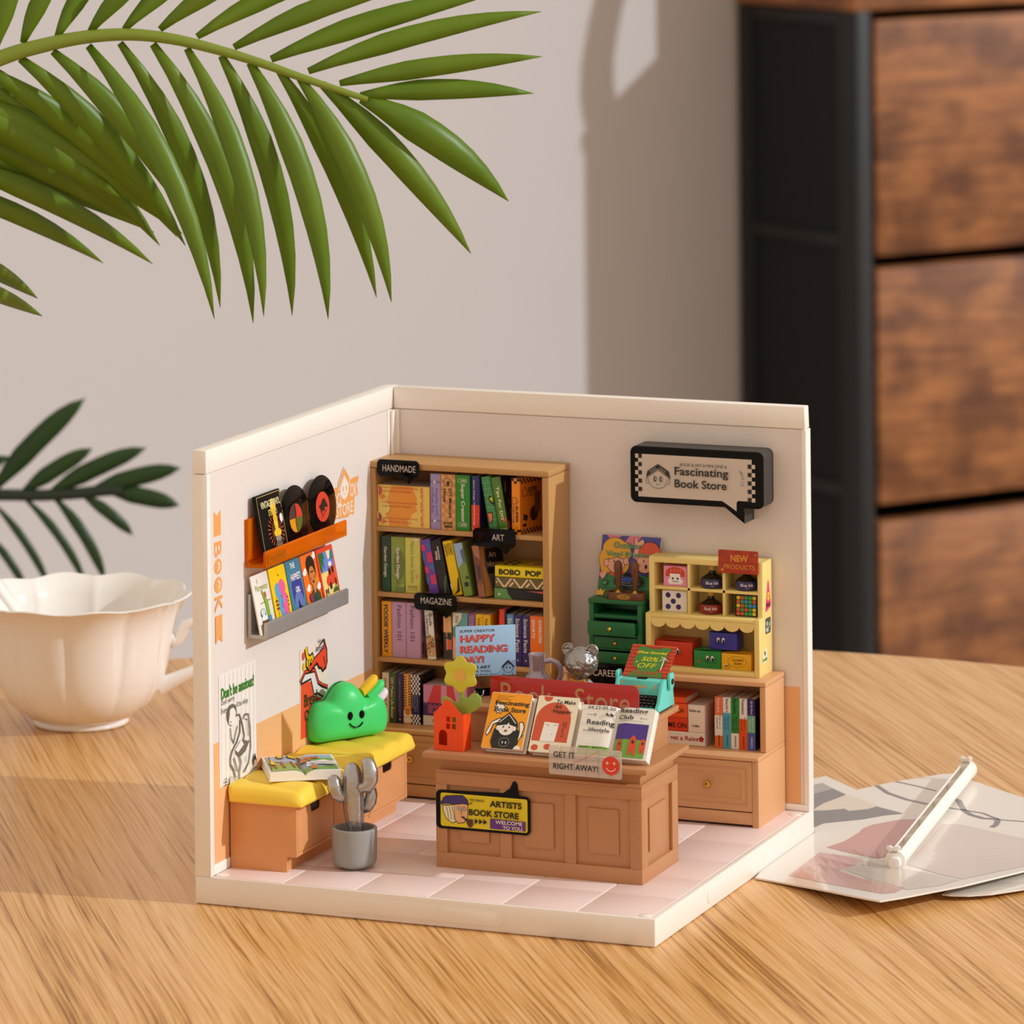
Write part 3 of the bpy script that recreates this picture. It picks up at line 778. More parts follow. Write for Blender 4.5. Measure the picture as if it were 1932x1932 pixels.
def dA(s):
    s.poly(ell(0.09, 0.078, 0.042, 0.039), '#5b3a38'); s.poly(ell(0.09, 0.078, 0.040, 0.037, 16, 0, 90) + [(0.09, 0.078)], '#d8402e'); s.poly(ell(0.09, 0.078, 0.040, 0.037, 16, 180, 270) + [(0.09, 0.078)], '#e59a1e'); s.poly(ell(0.09, 0.078, 0.040, 0.037, 16, 270, 360) + [(0.09, 0.078)], '#5c6a2a')
    s.line([(0.088, 0.116), (0.092, 0.09), (0.086, 0.07), (0.092, 0.044)], 0.004, '#1a1414')
def dB(s):
    s.poly(ell(0.09, 0.080, 0.044, 0.040), '#d8402e'); s.poly([(0.062, 0.084), (0.078, 0.088), (0.092, 0.100), (0.104, 0.102), (0.118, 0.084), (0.122, 0.074), (0.104, 0.078), (0.096, 0.066), (0.084, 0.072), (0.080, 0.056), (0.072, 0.078)], '#1b161c'); s.line([(0.078, 0.052), (0.112, 0.070)], 0.003, '#2a1b1c')
disc('black vinyl record with red, orange and green label, middle of the orange ledge', 0.388, 0, '', dA)
disc('black vinyl record with red label showing a dark leaping dog', 0.562, 0, '', dB)

# ------------------------------------------------------------------ bench
bn = thing('storage_bench', 'peach plastic storage bench with four cut-out drawer fronts by the left wall', 'bench', (0.14, 0.47, HB))
q = MB()
q.prism([(0.047, HB), (0.206, HB), (0.206, 0.110), (0.234, 0.110), (0.234, 0.243), (0.047, 0.243)], (0, 0.114, 0), (1, 0, 0), (0, 0, 1), (0, 1, 0), 0.012)
q.prism([(0.047, HB), (0.202, HB), (0.202, 0.110), (0.2275, 0.110), (0.2275, 0.243), (0.047, 0.243)], (0, 0.126, 0), (1, 0, 0), (0, 0, 1), (0, 1, 0), 0.698)
q.prism([(0.047, HB), (0.202, HB), (0.202, 0.110), (0.234, 0.110), (0.234, 0.243), (0.047, 0.243)], (0, 0.824, 0), (1, 0, 0), (0, 0, 1), (0, 1, 0), 0.012)
q.box(0.22, 0.2325, 0.124, 0.826, 0.229, 0.243); q.box(0.22, 0.2325, 0.124, 0.826, 0.110, 0.118)
q.box(0.22, 0.2325, 0.347, 0.353, 0.110, 0.240); q.box(0.22, 0.2325, 0.578, 0.584, 0.110, 0.240)
part('body', q, 'bench_plastic', bn, bevel=0.0012)
for a, b in ((0.1275, 0.346), (0.3545, 0.577), (0.5855, 0.823)):
    m_ = (a + b) / 2
    pl = [(a, 0.1195), (b, 0.1195), (b, 0.2275), (m_ + 0.032, 0.2275), (m_ + 0.030, 0.212), (m_ + 0.025, 0.207), (m_ - 0.025, 0.207), (m_ - 0.030, 0.212), (m_ - 0.032, 0.2275), (a, 0.2275)]
    q = MB(); q.prism(pl, (0.2285, 0, 0), (0, 1, 0), (0, 0, 1), (1, 0, 0), 0.005)
    d = part('drawer_front', q, 'bench_plastic', bn, bevel=0.0008)
    q = MB(); q.box(0.2277, 0.2287, m_ - 0.034, m_ + 0.034, 0.204, 0.229); part('finger_slot', q, 'black_matte', d)
# quilted seat pad: one thing lying on the bench
pad = thing('seat_pad', 'yellow quilted seat pad lying on the storage bench', 'cushion', (0.15, 0.46, 0.243))
q = MB(); NU, NV = 22, 96
x0, x1, y0, y1 = 0.047, 0.262, 0.092, 0.846
def padz(u, v):
    # rounded edges and a soft swell between slanting seams
    ex = min(1, min(u + 0.15, 1 - u) / 0.13); ey = min(1, min(v, 1 - v) / 0.038)
    e = (1 - (1 - ex) ** 2.6) ** 0.5 * (1 - (1 - ey) ** 2.6) ** 0.5
    k = (v * 7.0 + u * 0.9)
    sw = abs(sin(pi * k)) ** 0.45
    return 0.252 + 0.035 * e * (0.70 + 0.30 * sw)
def padx(u, v):
    e = min(v, 1 - v) * (y1 - y0)
    ins = 0.020 * (1 - sqrt(max(0, 1 - (1 - min(1, e / 0.020)) ** 2)))
    return x0 + ins * 0.5 + (x1 - x0 - ins * 1.5) * u
V = []; F = []
for j in range(NV + 1):
    for i in range(NU + 1):
        u, v = i / NU, j / NV
        V.append((padx(u, v), y0 + (y1 - y0) * v, padz(u, v)))
n1 = len(V)
for j in range(NV + 1):
    for i in range(NU + 1):
        u, v = i / NU, j / NV
        V.append((padx(0.01 + 0.975 * u, 0.004 + 0.992 * v), y0 + 0.003 + (y1 - y0 - 0.006) * v, 0.2438))
for j in range(NV):
    for i in range(NU):
        a = j * (NU + 1) + i
        F.append((a, a + 1, a + NU + 2, a + NU + 1)); F.append((n1 + a, n1 + a + NU + 1, n1 + a + NU + 2, n1 + a + 1))
for i in range(NU):
    F.append((i, n1 + i, n1 + i + 1, i + 1)); a = NV * (NU + 1) + i; F.append((a, a + 1, n1 + a + 1, n1 + a))
for j in range(NV):
    a = j * (NU + 1); F.append((a, a + NU + 1, n1 + a + NU + 1, n1 + a)); a += NU; F.append((a, n1 + a, n1 + a + NU + 1, a + NU + 1))
q.add(V, F); part('cover', q, 'cushion_yellow', pad, smooth=True, ang=70)
q = MB()
for k in range(1, 8):
    for i in range(26):
        u = 0.08 + 0.8 * i / 25; v = (k - u * 0.9) / 7.0
        if 0.03 < v < 0.97:
            q.sphere((x0 + (x1 - x0) * u, y0 + (y1 - y0) * v, padz(u, v) + 0.0005), 0.0011, 5, 4)
part('stitching', q, 'cushion_yellow', pad, kind='stuff')

# open picture book on the pad
def openbook(t, Wd, Dp, th, sheet_fn, base_m='paper_white', cover=None):
    """an opened book in its own frame: x across both pages, y away from the reader, z up"""
    N = 24
    prof = []
    for i in range(N + 1):
        a = i / N * 2 - 1
        z = th * (0.38 + 0.62 * min(1, (abs(a) / 0.28)) ** 0.5) - th * 0.12 * max(0, abs(a) - 0.28)
        prof.append((a * Wd / 2, z))
    body = [(-Wd / 2, 0), (Wd / 2, 0)] + [(x, z) for x, z in reversed(prof)]
    q = MB(); q.prism(body, (0, Dp, 0), (1, 0, 0), (0, 0, 1), (0, -1, 0), Dp)
    part('pages', q, base_m, t, world=False, smooth=True, ang=30)
    q = MB(); q.box(-Wd / 2 - 0.002, Wd / 2 + 0.002, -0.001, Dp + 0.001, -0.0025, 0.0); part('cover_boards', q, cover or 'cover_w', t, world=False)
    s = Sheet((0, 0, 0), (1, 0, 0), (0, 1, 0))
    def wz(a, b):
        k = abs(a) / (Wd / 2)
        return th * (0.38 + 0.62 * min(1, (k / 0.28)) ** 0.5) - th * 0.12 * max(0, k - 0.28) + 0.0004
    s.warp = wz; sheet_fn(s, Wd, Dp); s.done(t, 'page_print', world=False)
def strip_rect(s, x0, y0, x1, y1, c, n=10):
    V = []; F = []
    for i in range(n + 1):
        x = x0 + (x1 - x0) * i / n; V += [(x, y0), (x, y1)]
        if i: F.append((2 * i - 2, 2 * i, 2 * i + 1, 2 * i - 1))
    s._put(V, F, c)
def park(s, Wd, Dp):
    a, b = -Wd / 2 + 0.006, Wd / 2 - 0.006
    strip_rect(s, a, 0.012, 0.0, Dp - 0.01, '#a9b6c8'); strip_rect(s, 0.0, 0.012, b, Dp - 0.01, '#9db7cf')
    strip_rect(s, a, 0.012, 0.0, 0.095, '#8fae52'); strip_rect(s, 0.0, 0.012, b, 0.05, '#7fb04a'); strip_rect(s, 0.0, 0.115, b, 0.14, '#7fa84a')
    s.h += 0.0012
    for x in (-0.070, -0.048, -0.022, -0.006):
        s.line([(x, 0.04), (x - 0.004, 0.11)], 0.006, '#b0552c')
    s.line([(-0.075, 0.108), (-0.006, 0.118)], 0.008, '#b8602f')
    for x, w in ((-0.058, 0.018), (-0.030, 0.022), (-0.006, 0.01)):
        s.rect(x, 0.145, x + w, 0.176, '#2c2a52'); s.rect(x + 0.003, 0.150, x + w - 0.003, 0.176, '#e0c62a')
    s.poly([(-0.085, 0.10), (-0.078, 0.075), (-0.066, 0.08), (-0.078, 0.15)], '#e2cf2e'); s.line([(-0.086, 0.02), (-0.076, 0.17)], 0.003, '#4c3350')
    s.poly(ell(0.014, 0.125, 0.014, 0.022), '#d07a3a'); s.rect(0.016, 0.13, 0.05, 0.15, '#c8672f')
    s.poly([(0.010, 0.055), (0.014, 0.10), (0.060, 0.108), (0.084, 0.085), (0.084, 0.052), (0.045, 0.060)], '#f1ede8')
    s.text('The Park Friends', 0.048, 0.082, 0.058, 0.016, '#6b5f58'); s.rect(0.02, 0.014, 0.034, 0.05, '#d8752e')
    s.h += 0.0004
ob = thing('picture_book', 'open picture book with green park scene lying on the yellow seat pad', 'book', (0.2195, 0.207, 0.2905), radians(31.5))
openbook(ob, 0.185, 0.190, 0.022, park)

# ------------------------------------------------------------------ cloud cushion
cl = thing('cloud_cushion', 'green smiling cloud-shaped cushion with small rainbow tuft on the seat pad', 'cushion', (0.110, 0.70, 0.283))
# outline in (y, z) seen from +x ; smooth union of round lobes
lobes = [(0.568, 0.333, 0.060), (0.690, 0.345, 0.094), (0.832, 0.333, 0.062), (0.63, 0.325, 0.05), (0.76, 0.325, 0.055)]
def cloud_outline(grow=0.0, n=120, cy=0.695, cz=0.338):
    out = []
    for i in range(n):
        a = 2 * pi * i / n
        d = Vector((cos(a), sin(a)))
        lo, hi = 0.0, 0.4
        for _ in range(28):
            m_ = (lo + hi) / 2
            p = (cy + d.x * m_, cz + d.y * m_)
            v = sum(math.exp(-100 * (sqrt((p[0] - q[0]) ** 2 + (p[1] - q[1]) ** 2) - q[2])) for q in lobes)
            flr = math.exp(-90 * (0.287 - p[1]))
            inside = -math.log(max(v, 1e-9)) / 100 < grow
            if p[1] < 0.2865 - grow: inside = False
            if inside: lo = m_
            else: hi = m_
        out.append((cy + d.x * lo, cz + d.y * lo))
    # ease the flat underside
    for _ in range(2):
        out = [((out[i - 1][0] + 2 * out[i][0] + out[(i + 1) % n][0]) / 4, (out[i - 1][1] + 2 * out[i][1] + out[(i + 1) % n][1]) / 4) for i in range(n)]
    return out
def pillow(mb, outline, xc, half, c, rings=10):
    n = len(outline); V = []; F = []
    for k in range(rings + 1):
        t = k / rings * pi / 2
        sc = cos(t) ** 0.62; xo = half * sin(t) ** 0.85
        sc = max(sc, 0.0)
        for (y, z) in outline:
            V.append((xc + xo, c[0] + (y - c[0]) * (1 - (1 - sc) * 0.92), c[1] + (z - c[1]) * (1 - (1 - sc) * 0.92)))
    for k in range(rings):
        for i in range(n):
            j = (i + 1) % n
            F.append((k * n + i, k * n + j, (k + 1) * n + j, (k + 1) * n + i) if half > 0 else (k * n + j, k * n + i, (k + 1) * n + i, (k + 1) * n + j))
    F.append(tuple(rings * n + i for i in range(n)))
    mb.add(V, F)
CO = cloud_outline()
# the cushion is tilted so that its face looks a little to the right of the viewer
CT = Matrix.Translation((0.125, 0.70, 0.0)) @ Matrix.Rotation(radians(-34), 4, 'Z') @ Matrix.Translation((-0.125, -0.70, 0.0))
def cworld(mb):
    mb.v = [tuple(CT @ Vector((0.125 + (p[0] - 0.125), 0.70 + (p[1] - 0.70) * CK, p[2]))) for p in mb.v]
    return mb
CK = 0.66
q = MB(); pillow(q, CO, 0.104, 0.052, (0.695, 0.345)); q2 = q
part('front_half', cworld(q), 'cloud_green', cl, smooth=True, ang=80)
q = MB(); pillow(q, CO, 0.098, -0.034, (0.695, 0.345)); part('rear_half', cworld(q), 'cloud_green', cl, smooth=True, ang=80)
co2 = [(0.695 + (y - 0.695) * 0.97, 0.345 + (z - 0.345) * 0.97) for y, z in CO]
q = MB(); q.prism(co2, (0.097, 0, 0), (0, 1, 0), (0, 0, 1), (1, 0, 0), 0.008); part('seam', cworld(q), 'cloud_green', cl, smooth=True)
for (y0_, z0_, y1_, z1_, mm) in ((0.776, 0.402, 0.852, 0.440, 'cloud_yellow'), (0.804, 0.386, 0.884, 0.424, 'cloud_green'), (0.828, 0.366, 0.900, 0.400, 'cloud_white')):
    q = MB(); q.tube([(0.108, y0_ + (y1_ - y0_) * t, z0_ + (z1_ - z0_) * t) for t in (0, 0.25, 0.5, 0.75, 0.86, 0.94, 0.985, 1.0)], [0.0145, 0.0155, 0.0155, 0.015, 0.0135, 0.010, 0.006, 0.002], 14)
    part('rainbow_stripe', cworld(q), mm, cl, smooth=True, ang=60)
q = MB()
for y in (0.676, 0.732):
    q = MB(); q.sphere((0.1568, y, 0.3560), 0.0098, 14, 10, (0.28, 1.25, 1.15)); part('eye', cworld(q), 'black_gloss', cl, smooth=True)
q = MB(); q.tube([(0.1585, 0.704 + 0.036 * sin(radians(a)), 0.348 - 0.024 * cos(radians(a))) for a in range(-62, 63, 8)], 0.0019, 8)
part('smile', cworld(q), 'black_gloss', cl, smooth=True)

# ------------------------------------------------------------------ silver cactus in a grey pot
ct = thing('cactus_pot', 'silver studded cactus ornament in a matte grey pot beside the bench', 'ornament', (0.347, 0.225, HB))
PC = (0.347, 0.225)
q = MB(); q.lathe([(0.001, 0.0), (0.034, 0.0), (0.038, 0.004), (0.0395, 0.006), (0.052, 0.010), (0.056, 0.018), (0.0575, 0.030), (0.0585, 0.098), (0.0583, 0.1025), (0.0572, 0.104), (0.0505, 0.104), (0.0495, 0.1025), (0.049, 0.080), (0.001, 0.080)], (PC[0], PC[1], HB), 48, closed=True)
part('pot', q, 'pot_grey', ct, smooth=True, ang=50)
rib = lambda t: 1.0 + 0.055 * cos(6 * t)
cz = 0.145
def P3(dx, z, dy=0.0):
    # dx is across the view, dy towards the back wall side
    return (PC[0] + dx * 0.93 - dy * 0.37, PC[1] + dx * 0.37 + dy * 0.93, z)
q = MB()
trunk = [P3(0.004, 0.148), P3(0.003, 0.165), P3(0.001, 0.19), P3(-0.001, 0.22), P3(-0.002, 0.255), P3(-0.003, 0.285), P3(-0.004, 0.310), P3(-0.004, 0.325), P3(-0.004, 0.334), P3(-0.004, 0.339), P3(-0.004, 0.341)]
q.tube(trunk, [0.016, 0.019, 0.023, 0.026, 0.0265, 0.026, 0.0235, 0.019, 0.013, 0.006, 0.001], 36, fn=rib)
part('trunk', q, 'silver', ct, smooth=True, ang=80)
def arm(pts, rad):
    q = MB(); q.tube(pts, rad, 24, fn=lambda t: 1 + 0.03 * cos(5 * t)); part('arm', q, 'silver', ct, smooth=True, ang=80)
A1 = [P3(-0.016, 0.252), P3(-0.032, 0.252, -0.004), P3(-0.044, 0.262, -0.006), P3(-0.050, 0.278, -0.006), P3(-0.051, 0.295, -0.005), P3(-0.050, 0.303, -0.005), P3(-0.0495, 0.308, -0.005), P3(-0.049, 0.310, -0.005)]
arm(A1, [0.012, 0.0155, 0.0185, 0.0195, 0.0175, 0.0135, 0.008, 0.001])
A2 = [P3(0.010, 0.284, -0.012), P3(0.022, 0.279, -0.018), P3(0.036, 0.284, -0.020), P3(0.043, 0.300, -0.020), P3(0.043, 0.320, -0.018), P3(0.039, 0.338, -0.017), P3(0.035, 0.348, -0.016), P3(0.032, 0.354, -0.016), P3(0.031, 0.357, -0.016)]
arm(A2, [0.011, 0.0145, 0.018, 0.021, 0.0205, 0.018, 0.014, 0.008, 0.001])
A3 = [P3(0.018, 0.214, 0.010), P3(0.034, 0.222, 0.012), P3(0.042, 0.238, 0.012), P3(0.045, 0.256, 0.012), P3(0.044, 0.268, 0.012), P3(0.042, 0.274, 0.012), P3(0.041, 0.278, 0.012)]
arm(A3, [0.010, 0.014, 0.0165, 0.0155, 0.0125, 0.008, 0.001])
q = MB()
for k in range(6):
    a = k * pi / 3
    for j in range(13):
        z = 0.155 + j * 0.0135
        r = 0.0175 + min(0.0095, (z - 0.155) * 0.15) if z < 0.31 else 0.022
        e = Vector((cos(a) * 0.93, cos(a) * 0.37, 0)) * r + Vector((0.37, -0.93, 0)) * sin(a) * r
        q.sphere((PC[0] + e.x, PC[1] + e.y, z), 0.0015, 6, 4)
for A, rr in ((A1, 0.0165), (A2, 0.0195), (A3, 0.0135)):
    for i in range(1, len(A) - 2):
        for f_ in (0, 0.5):
            p = Vector(A[i]).lerp(Vector(A[i + 1]), f_)
            for e in ((-0.2, -0.98, 0), (0.45, -0.88, 0.1), (-0.75, -0.65, 0), (0.9, 0.3, 0)):
                v = p + Vector(e).normalized() * (rr if i > 1 else rr * 0.8)
                q.sphere(v, 0.0013, 6, 4)
part('studs', q, 'silver', ct, smooth=True, kind='stuff')

# ------------------------------------------------------------------ tall bookcase
bc = thing('bookcase', 'tall tan brown bookcase full of books in the corner', 'bookcase', (0.302, 1.13, HB))
B0, B1, BF, BB, BT = 0.034, 0.569, 1.050, 1.2085, 0.976
for a, b in ((B0, B0 + 0.0235), (B1 - 0.0195, B1)):
    q = MB(); q.box(a, b, BF, BB, 0.256, 0.9575); part('side_panel', q, 'brown_plastic', bc, bevel=0.0015)
q = MB(); q.box(B0 - 0.002, B1 + 0.001, BF - 0.002, BB, 0.9585, BT); part('top_panel', q, 'brown_plastic', bc, bevel=0.0035)
q = MB(); q.box(B0 + 0.02, B1 - 0.015, BB - 0.008, BB - 0.001, 0.25, 0.958); part('back_panel', q, 'brown_plastic', bc)
for z in (0.797, 0.6165, 0.437):
    q = MB(); q.box(B0 + 0.0237, B1 - 0.0197, BF + 0.001, BB - 0.008, z - 0.0125, z); part('shelf', q, 'brown_plastic', bc, bevel=0.001)
def lower(t, x0, x1, yf, m, knob_at, ledge_z=0.256):
    q = MB(); q.box(x0, x1, yf - 0.002, BB, ledge_z - 0.0105, ledge_z); part('ledge', q, m, t, bevel=0.0022)
    q = MB(); q.box(x0, x0 + 0.018, yf, BB, HB, ledge_z - 0.0108); q.box(x1 - 0.018, x1, yf, BB, HB, ledge_z - 0.0108)
    q.box(x0 + 0.018, x1 - 0.018, yf + 0.0015, yf + 0.012, 0.0762, 0.1085); q.box(x0 + 0.018, x1 - 0.018, BB - 0.01, BB, HB, 0.245)
    part('base_cabinet', q, m, t, bevel=0.0012)
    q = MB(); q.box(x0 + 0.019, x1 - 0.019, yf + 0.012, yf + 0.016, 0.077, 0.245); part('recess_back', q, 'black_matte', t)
def drawer(t, x0, x1, z0, z1, yf, m, kx):
    q = MB()
    def fr(a0, a1, c0, c1, y): return [(a0, y, c0), (a1, y, c0), (a1, y, c1), (a0, y, c1)]
    steps = [(0, yf + 0.010), (0, yf), (0.014, yf), (0.0165, yf + 0.0035), (0.020, yf + 0.0035), (0.023, yf + 0.001), (0.030, yf + 0.001), (0.034, yf + 0.005), (0.038, yf + 0.0052)]
    V = []; F = []
    for ins, y in steps:
        V += fr(x0 + ins, x1 - ins, z0 + ins, z1 - ins, y)
    for k in range(len(steps) - 1):
        for i in range(4):
            j = (i + 1) % 4; F.append((4 * k + i, 4 * k + j, 4 * k + 4 + j, 4 * k + 4 + i))
    k = 4 * (len(steps) - 1); F.append((k, k + 1, k + 2, k + 3)); F.append((3, 2, 1, 0))
    q.add(V, F); d = part('drawer', q, m, t, bevel=0.0006)
    if kx is not None:
        q = MB()
        for r, y in ((0.0045, 0.006), (0.0045, -0.004), (0.008, -0.007), (0.0105, -0.010), (0.0108, -0.013), (0.0095, -0.0165), (0.006, -0.019), (0.0005, -0.020)):
            pass
        prof = [(0.0045, -0.004), (0.0045, 0.004), (0.008, 0.007), (0.0105, 0.010), (0.0108, 0.013), (0.0095, 0.0165), (0.006, 0.019), (0.0005, 0.020)]
        q.lathe(prof, (0, 0, 0), 24, closed=True)
        q.v = [(kx + a, yf + 0.004 - c, (z0 + z1) / 2 + b) for a, b, c in q.v]
        part('knob', q, 'brass', d, smooth=True, ang=60)
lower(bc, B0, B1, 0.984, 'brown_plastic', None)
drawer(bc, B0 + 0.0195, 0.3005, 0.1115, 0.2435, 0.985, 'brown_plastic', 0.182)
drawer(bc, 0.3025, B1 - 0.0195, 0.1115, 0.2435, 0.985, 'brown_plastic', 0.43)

# ------------------------------------------------------------------ low cabinet on the right
rc = thing('low_cabinet', 'low peach brown cabinet with open shelf and drawer at the right end', 'cabinet', (0.89, 1.1, HB))
R0x, R1x = 0.600, 1.1835
for a, b in ((R0x, R0x + 0.0165), (R1x - 0.0165, R1x)):
    q = MB(); q.box(a, b, BF, BB, 0.2565, 0.4305); part('side_panel', q, 'peach_plastic', rc, bevel=0.0015)
q = MB(); q.box(R0x - 0.001, R1x + 0.001, BF - 0.002, BB, 0.4315, 0.4445); part('top_panel', q, 'peach_plastic', rc, bevel=0.0022)
q = MB(); q.box(R0x + 0.01, R1x - 0.01, BB - 0.008, BB - 0.001, 0.25, 0.432); part('back_panel', q, 'peach_plastic', rc)
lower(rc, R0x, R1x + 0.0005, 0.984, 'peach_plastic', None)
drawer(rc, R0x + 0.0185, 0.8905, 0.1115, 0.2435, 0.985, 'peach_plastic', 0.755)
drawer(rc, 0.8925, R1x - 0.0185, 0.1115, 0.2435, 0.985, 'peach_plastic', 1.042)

# ------------------------------------------------------------------ shelf labels
def plaque(word, label, x0, x1, z0, z1, px, pz, tw, th_, y=1.040, flip=False, tz=0.0, tx=0.0):
    t = thing('shelf_label', label, 'label', ((x0 + x1) / 2, y, z0), group=None)
    r = 0.013
    pl = rrect(x0, z0, x1, z1, r, 6)
    # the tail of the speech bubble goes in between the bottom corners
    bi = 6 * 4
    left_part = [p for p in pl]
    tail = [(px - 0.020, z0), (px - 0.002, pz), (px + 0.002, pz)]
    i0 = len(left_part)
    out = left_part + tail
    q = MB(); q.prism(out, (0, y, 0), (1, 0, 0), (0, 0, 1), (0, 1, 0), 0.003)
    part('plate', q, 'black_gloss', t, bevel=0.0006)
    q = MB(); q.box(px - 0.005, px + 0.005, y + 0.003, y + 0.010, z0 + 0.006, z1 - 0.012); part('peg', q, 'black_gloss', t)
    s = Sheet((0, y, 0), (1, 0, 0), (0, 0, 1)); s.text(word, (x0 + x1) / 2 + tx, (z0 + z1) / 2 + tz, tw, th_, '#c9bdb4', bold=0.0, space=1.02); s.done(t, 'lettering')
plaque('HANDMADE', 'black bubble-shaped label reading HANDMADE on the bookcase top edge', 0.066, 0.192, 0.938, 0.985, 0.161, 0.921, 0.098, 0.018, tx=0.003)
plaque('ART', 'black bubble-shaped label reading ART on the second bookcase shelf', 0.349, 0.474, 0.762, 0.812, 0.446, 0.745, 0.036, 0.0165, tx=0.012, tz=0.002)
plaque('MAGAZINE', 'black bubble-shaped label reading MAGAZINE on the third bookcase shelf', 0.173, 0.299, 0.577, 0.624, 0.268, 0.559, 0.092, 0.0175, tx=0.003, tz=0.003)
plaque('CAREER', 'black bubble-shaped label reading CAREER on the low cabinet edge', 0.682, 0.800, 0.405, 0.4665, 0.775, 0.388, 0.076, 0.018, tx=-0.007, tz=0.005)

# ------------------------------------------------------------------ books
BN = [0]
def book(label, x, z, w, h, cv, group, y=1.060, dp=0.105, lean=0.0, sp=None, flat=False, cat='book', name='book', side=None):
    """upright book: x, z is the bottom left of its spine; lean turns the top to the left (degrees)"""
    BN[0] += 1
    if flat:
        rot = Matrix.Identity(3)
    rot = Matrix.Rotation(-radians(lean), 3, 'Y')
    t = thing(name, label, cat, (x, y, z + 0.0004), group=group, rot=rot)
    e = 0.0012
    q = MB()
    # spine, two boards
    if not flat:
        q.prism([(0, 0.002), (0.002, 0), (w - 0.002, 0), (w, 0.002), (w, dp), (w - e, dp), (w - e, 0.004), (e, 0.004), (e, dp), (0, dp)], (0, 0, 0), (1, 0, 0), (0, 1, 0), (0, 0, 1), h)
        part('cover', q, cv, t, world=False, bevel=0.0004)
        q = MB(); q.box(e, w - e, 0.004, dp - 0.004, 0.0012, h - 0.0022); part('pages', q, 'paper_block', t, world=False)
    else:
        q.prism([(0.002, 0), (0, 0.002), (0, h - 0.002), (0.002, h), (dp, h), (dp, h - e), (0.004, h - e), (0.004, e), (dp, e), (dp, 0)], (0, 0, 0), (0, 1, 0), (0, 0, 1), (1, 0, 0), w)
        part('cover', q, cv, t, world=False, bevel=0.0004)
        q = MB(); q.box(0.0015, w - 0.0015, 0.004, dp - 0.004, e, h - e); part('pages', q, 'paper_block', t, world=False)
    if sp:
        s = Sheet((0, 0, 0), (1, 0, 0), (0, 0, 1)); sp(s, w, h); s.done(t, 'spine_print', world=False)
    if side:
        s = Sheet((w, 0, 0), (0, 1, 0), (0, 0, 1)); side(s, dp, h); s.done(t, 'cover_print', world=False)
    return t
def tx(word, c='#f2ece2', w=None, fr=0.8, at=0.5, cxf=0.5, bold=0.0, extra=None, rot=-90):
    def f(s, W_, H_):
        if extra: extra(s, W_, H_)
        s.text(word, W_ * cxf, H_ * at, H_ * fr, (w or W_ * 0.42), c, rot, bold=bold)
    return f
def bg(c, x0=0, y0=0, x1=1, y1=1):
    return lambda s, W_, H_: s.rect(x0 * W_, y0 * H_, x1 * W_, y1 * H_, c)
HS = 0.152
# --- top shelf
Z1 = 0.797
def duckart(s, w, h):
    s.rect(0.001, 0.001, w - 0.001, h - 0.001, '#edc765')
    s.poly([(0.035, 0.0015), (0.035, 0.010), (0.025, 0.030), (0.034, 0.050), (0.028, 0.070), (0.037, 0.098), (0.042, h - 0.0015), (0.104, h - 0.0015), (0.112, 0.095), (0.118, 0.080), (0.115, 0.060), (0.118, 0.045), (0.104, 0.038), (0.098, 0.026), (0.088, 0.016), (0.094, 0.0015)], '#ea9632')
    s.poly(ell(0.020, 0.052, 0.018, 0.018), '#eed06e'); s.poly(ell(0.010, 0.030, 0.014, 0.014), '#eed06e'); s.line(ell(0.020, 0.052, 0.018, 0.018, 20, -90, 90), 0.0010, '#8a5f42')
    s.poly(ell(0.004, 0.098, 0.010, 0.013, 16, -90, 90), '#c84c4a'); s.poly(ell(0.003, 0.024, 0.009, 0.013, 16, -90, 90), '#9a3f56')
    s.poly([(0.006, 0.083), (0.018, 0.090), (0.026, 0.080), (0.014, 0.074)], '#e2872c'); s.poly([(0.006, 0.014), (0.018, 0.022), (0.026, 0.012), (0.014, 0.006)], '#e2872c')
    for z in (0.103, 0.062, 0.019):
        s.text('Cuteness creates everything', 0.066, z + 0.004, 0.108, 0.007, '#cf6a3c'); s.text('and rises from Oriental', 0.058, z - 0.005, 0.084, 0.007, '#cf6a3c')
    s.text('ture for * ture for * ture for', 0.134, h / 2, h * 0.94, 0.010, '#d2683e', -90, bold=0.02)
book('low wide orange and yellow slipcase on the top bookcase shelf', 0.0585, Z1, 0.155, 0.114, 'cover_duck', 'books on the top bookcase shelf', sp=duckart, name='slipcase', cat='book')
GT = 'books on the top bookcase shelf'
def purp(s, w, h):
    for z in (0.127, 0.020): s.rect(0.0005, z, w - 0.0005, z + 0.006, '#7f6fa8'); s.poly(star(w * 0.42, z + 0.003, 0.006, 0.002), '#f4eedc')
    s.text('Amazing world', w * 0.60, h * 0.50, 0.078, 0.0085, '#6f5ca6', -90); s.text('In Music Box', w * 0.24, h * 0.52, 0.070, 0.0085, '#6f5ca6', -90)
book('lilac book reading Amazing world In Music Box', 0.216, Z1, 0.031, HS, 'cover_pur', GT, sp=purp)
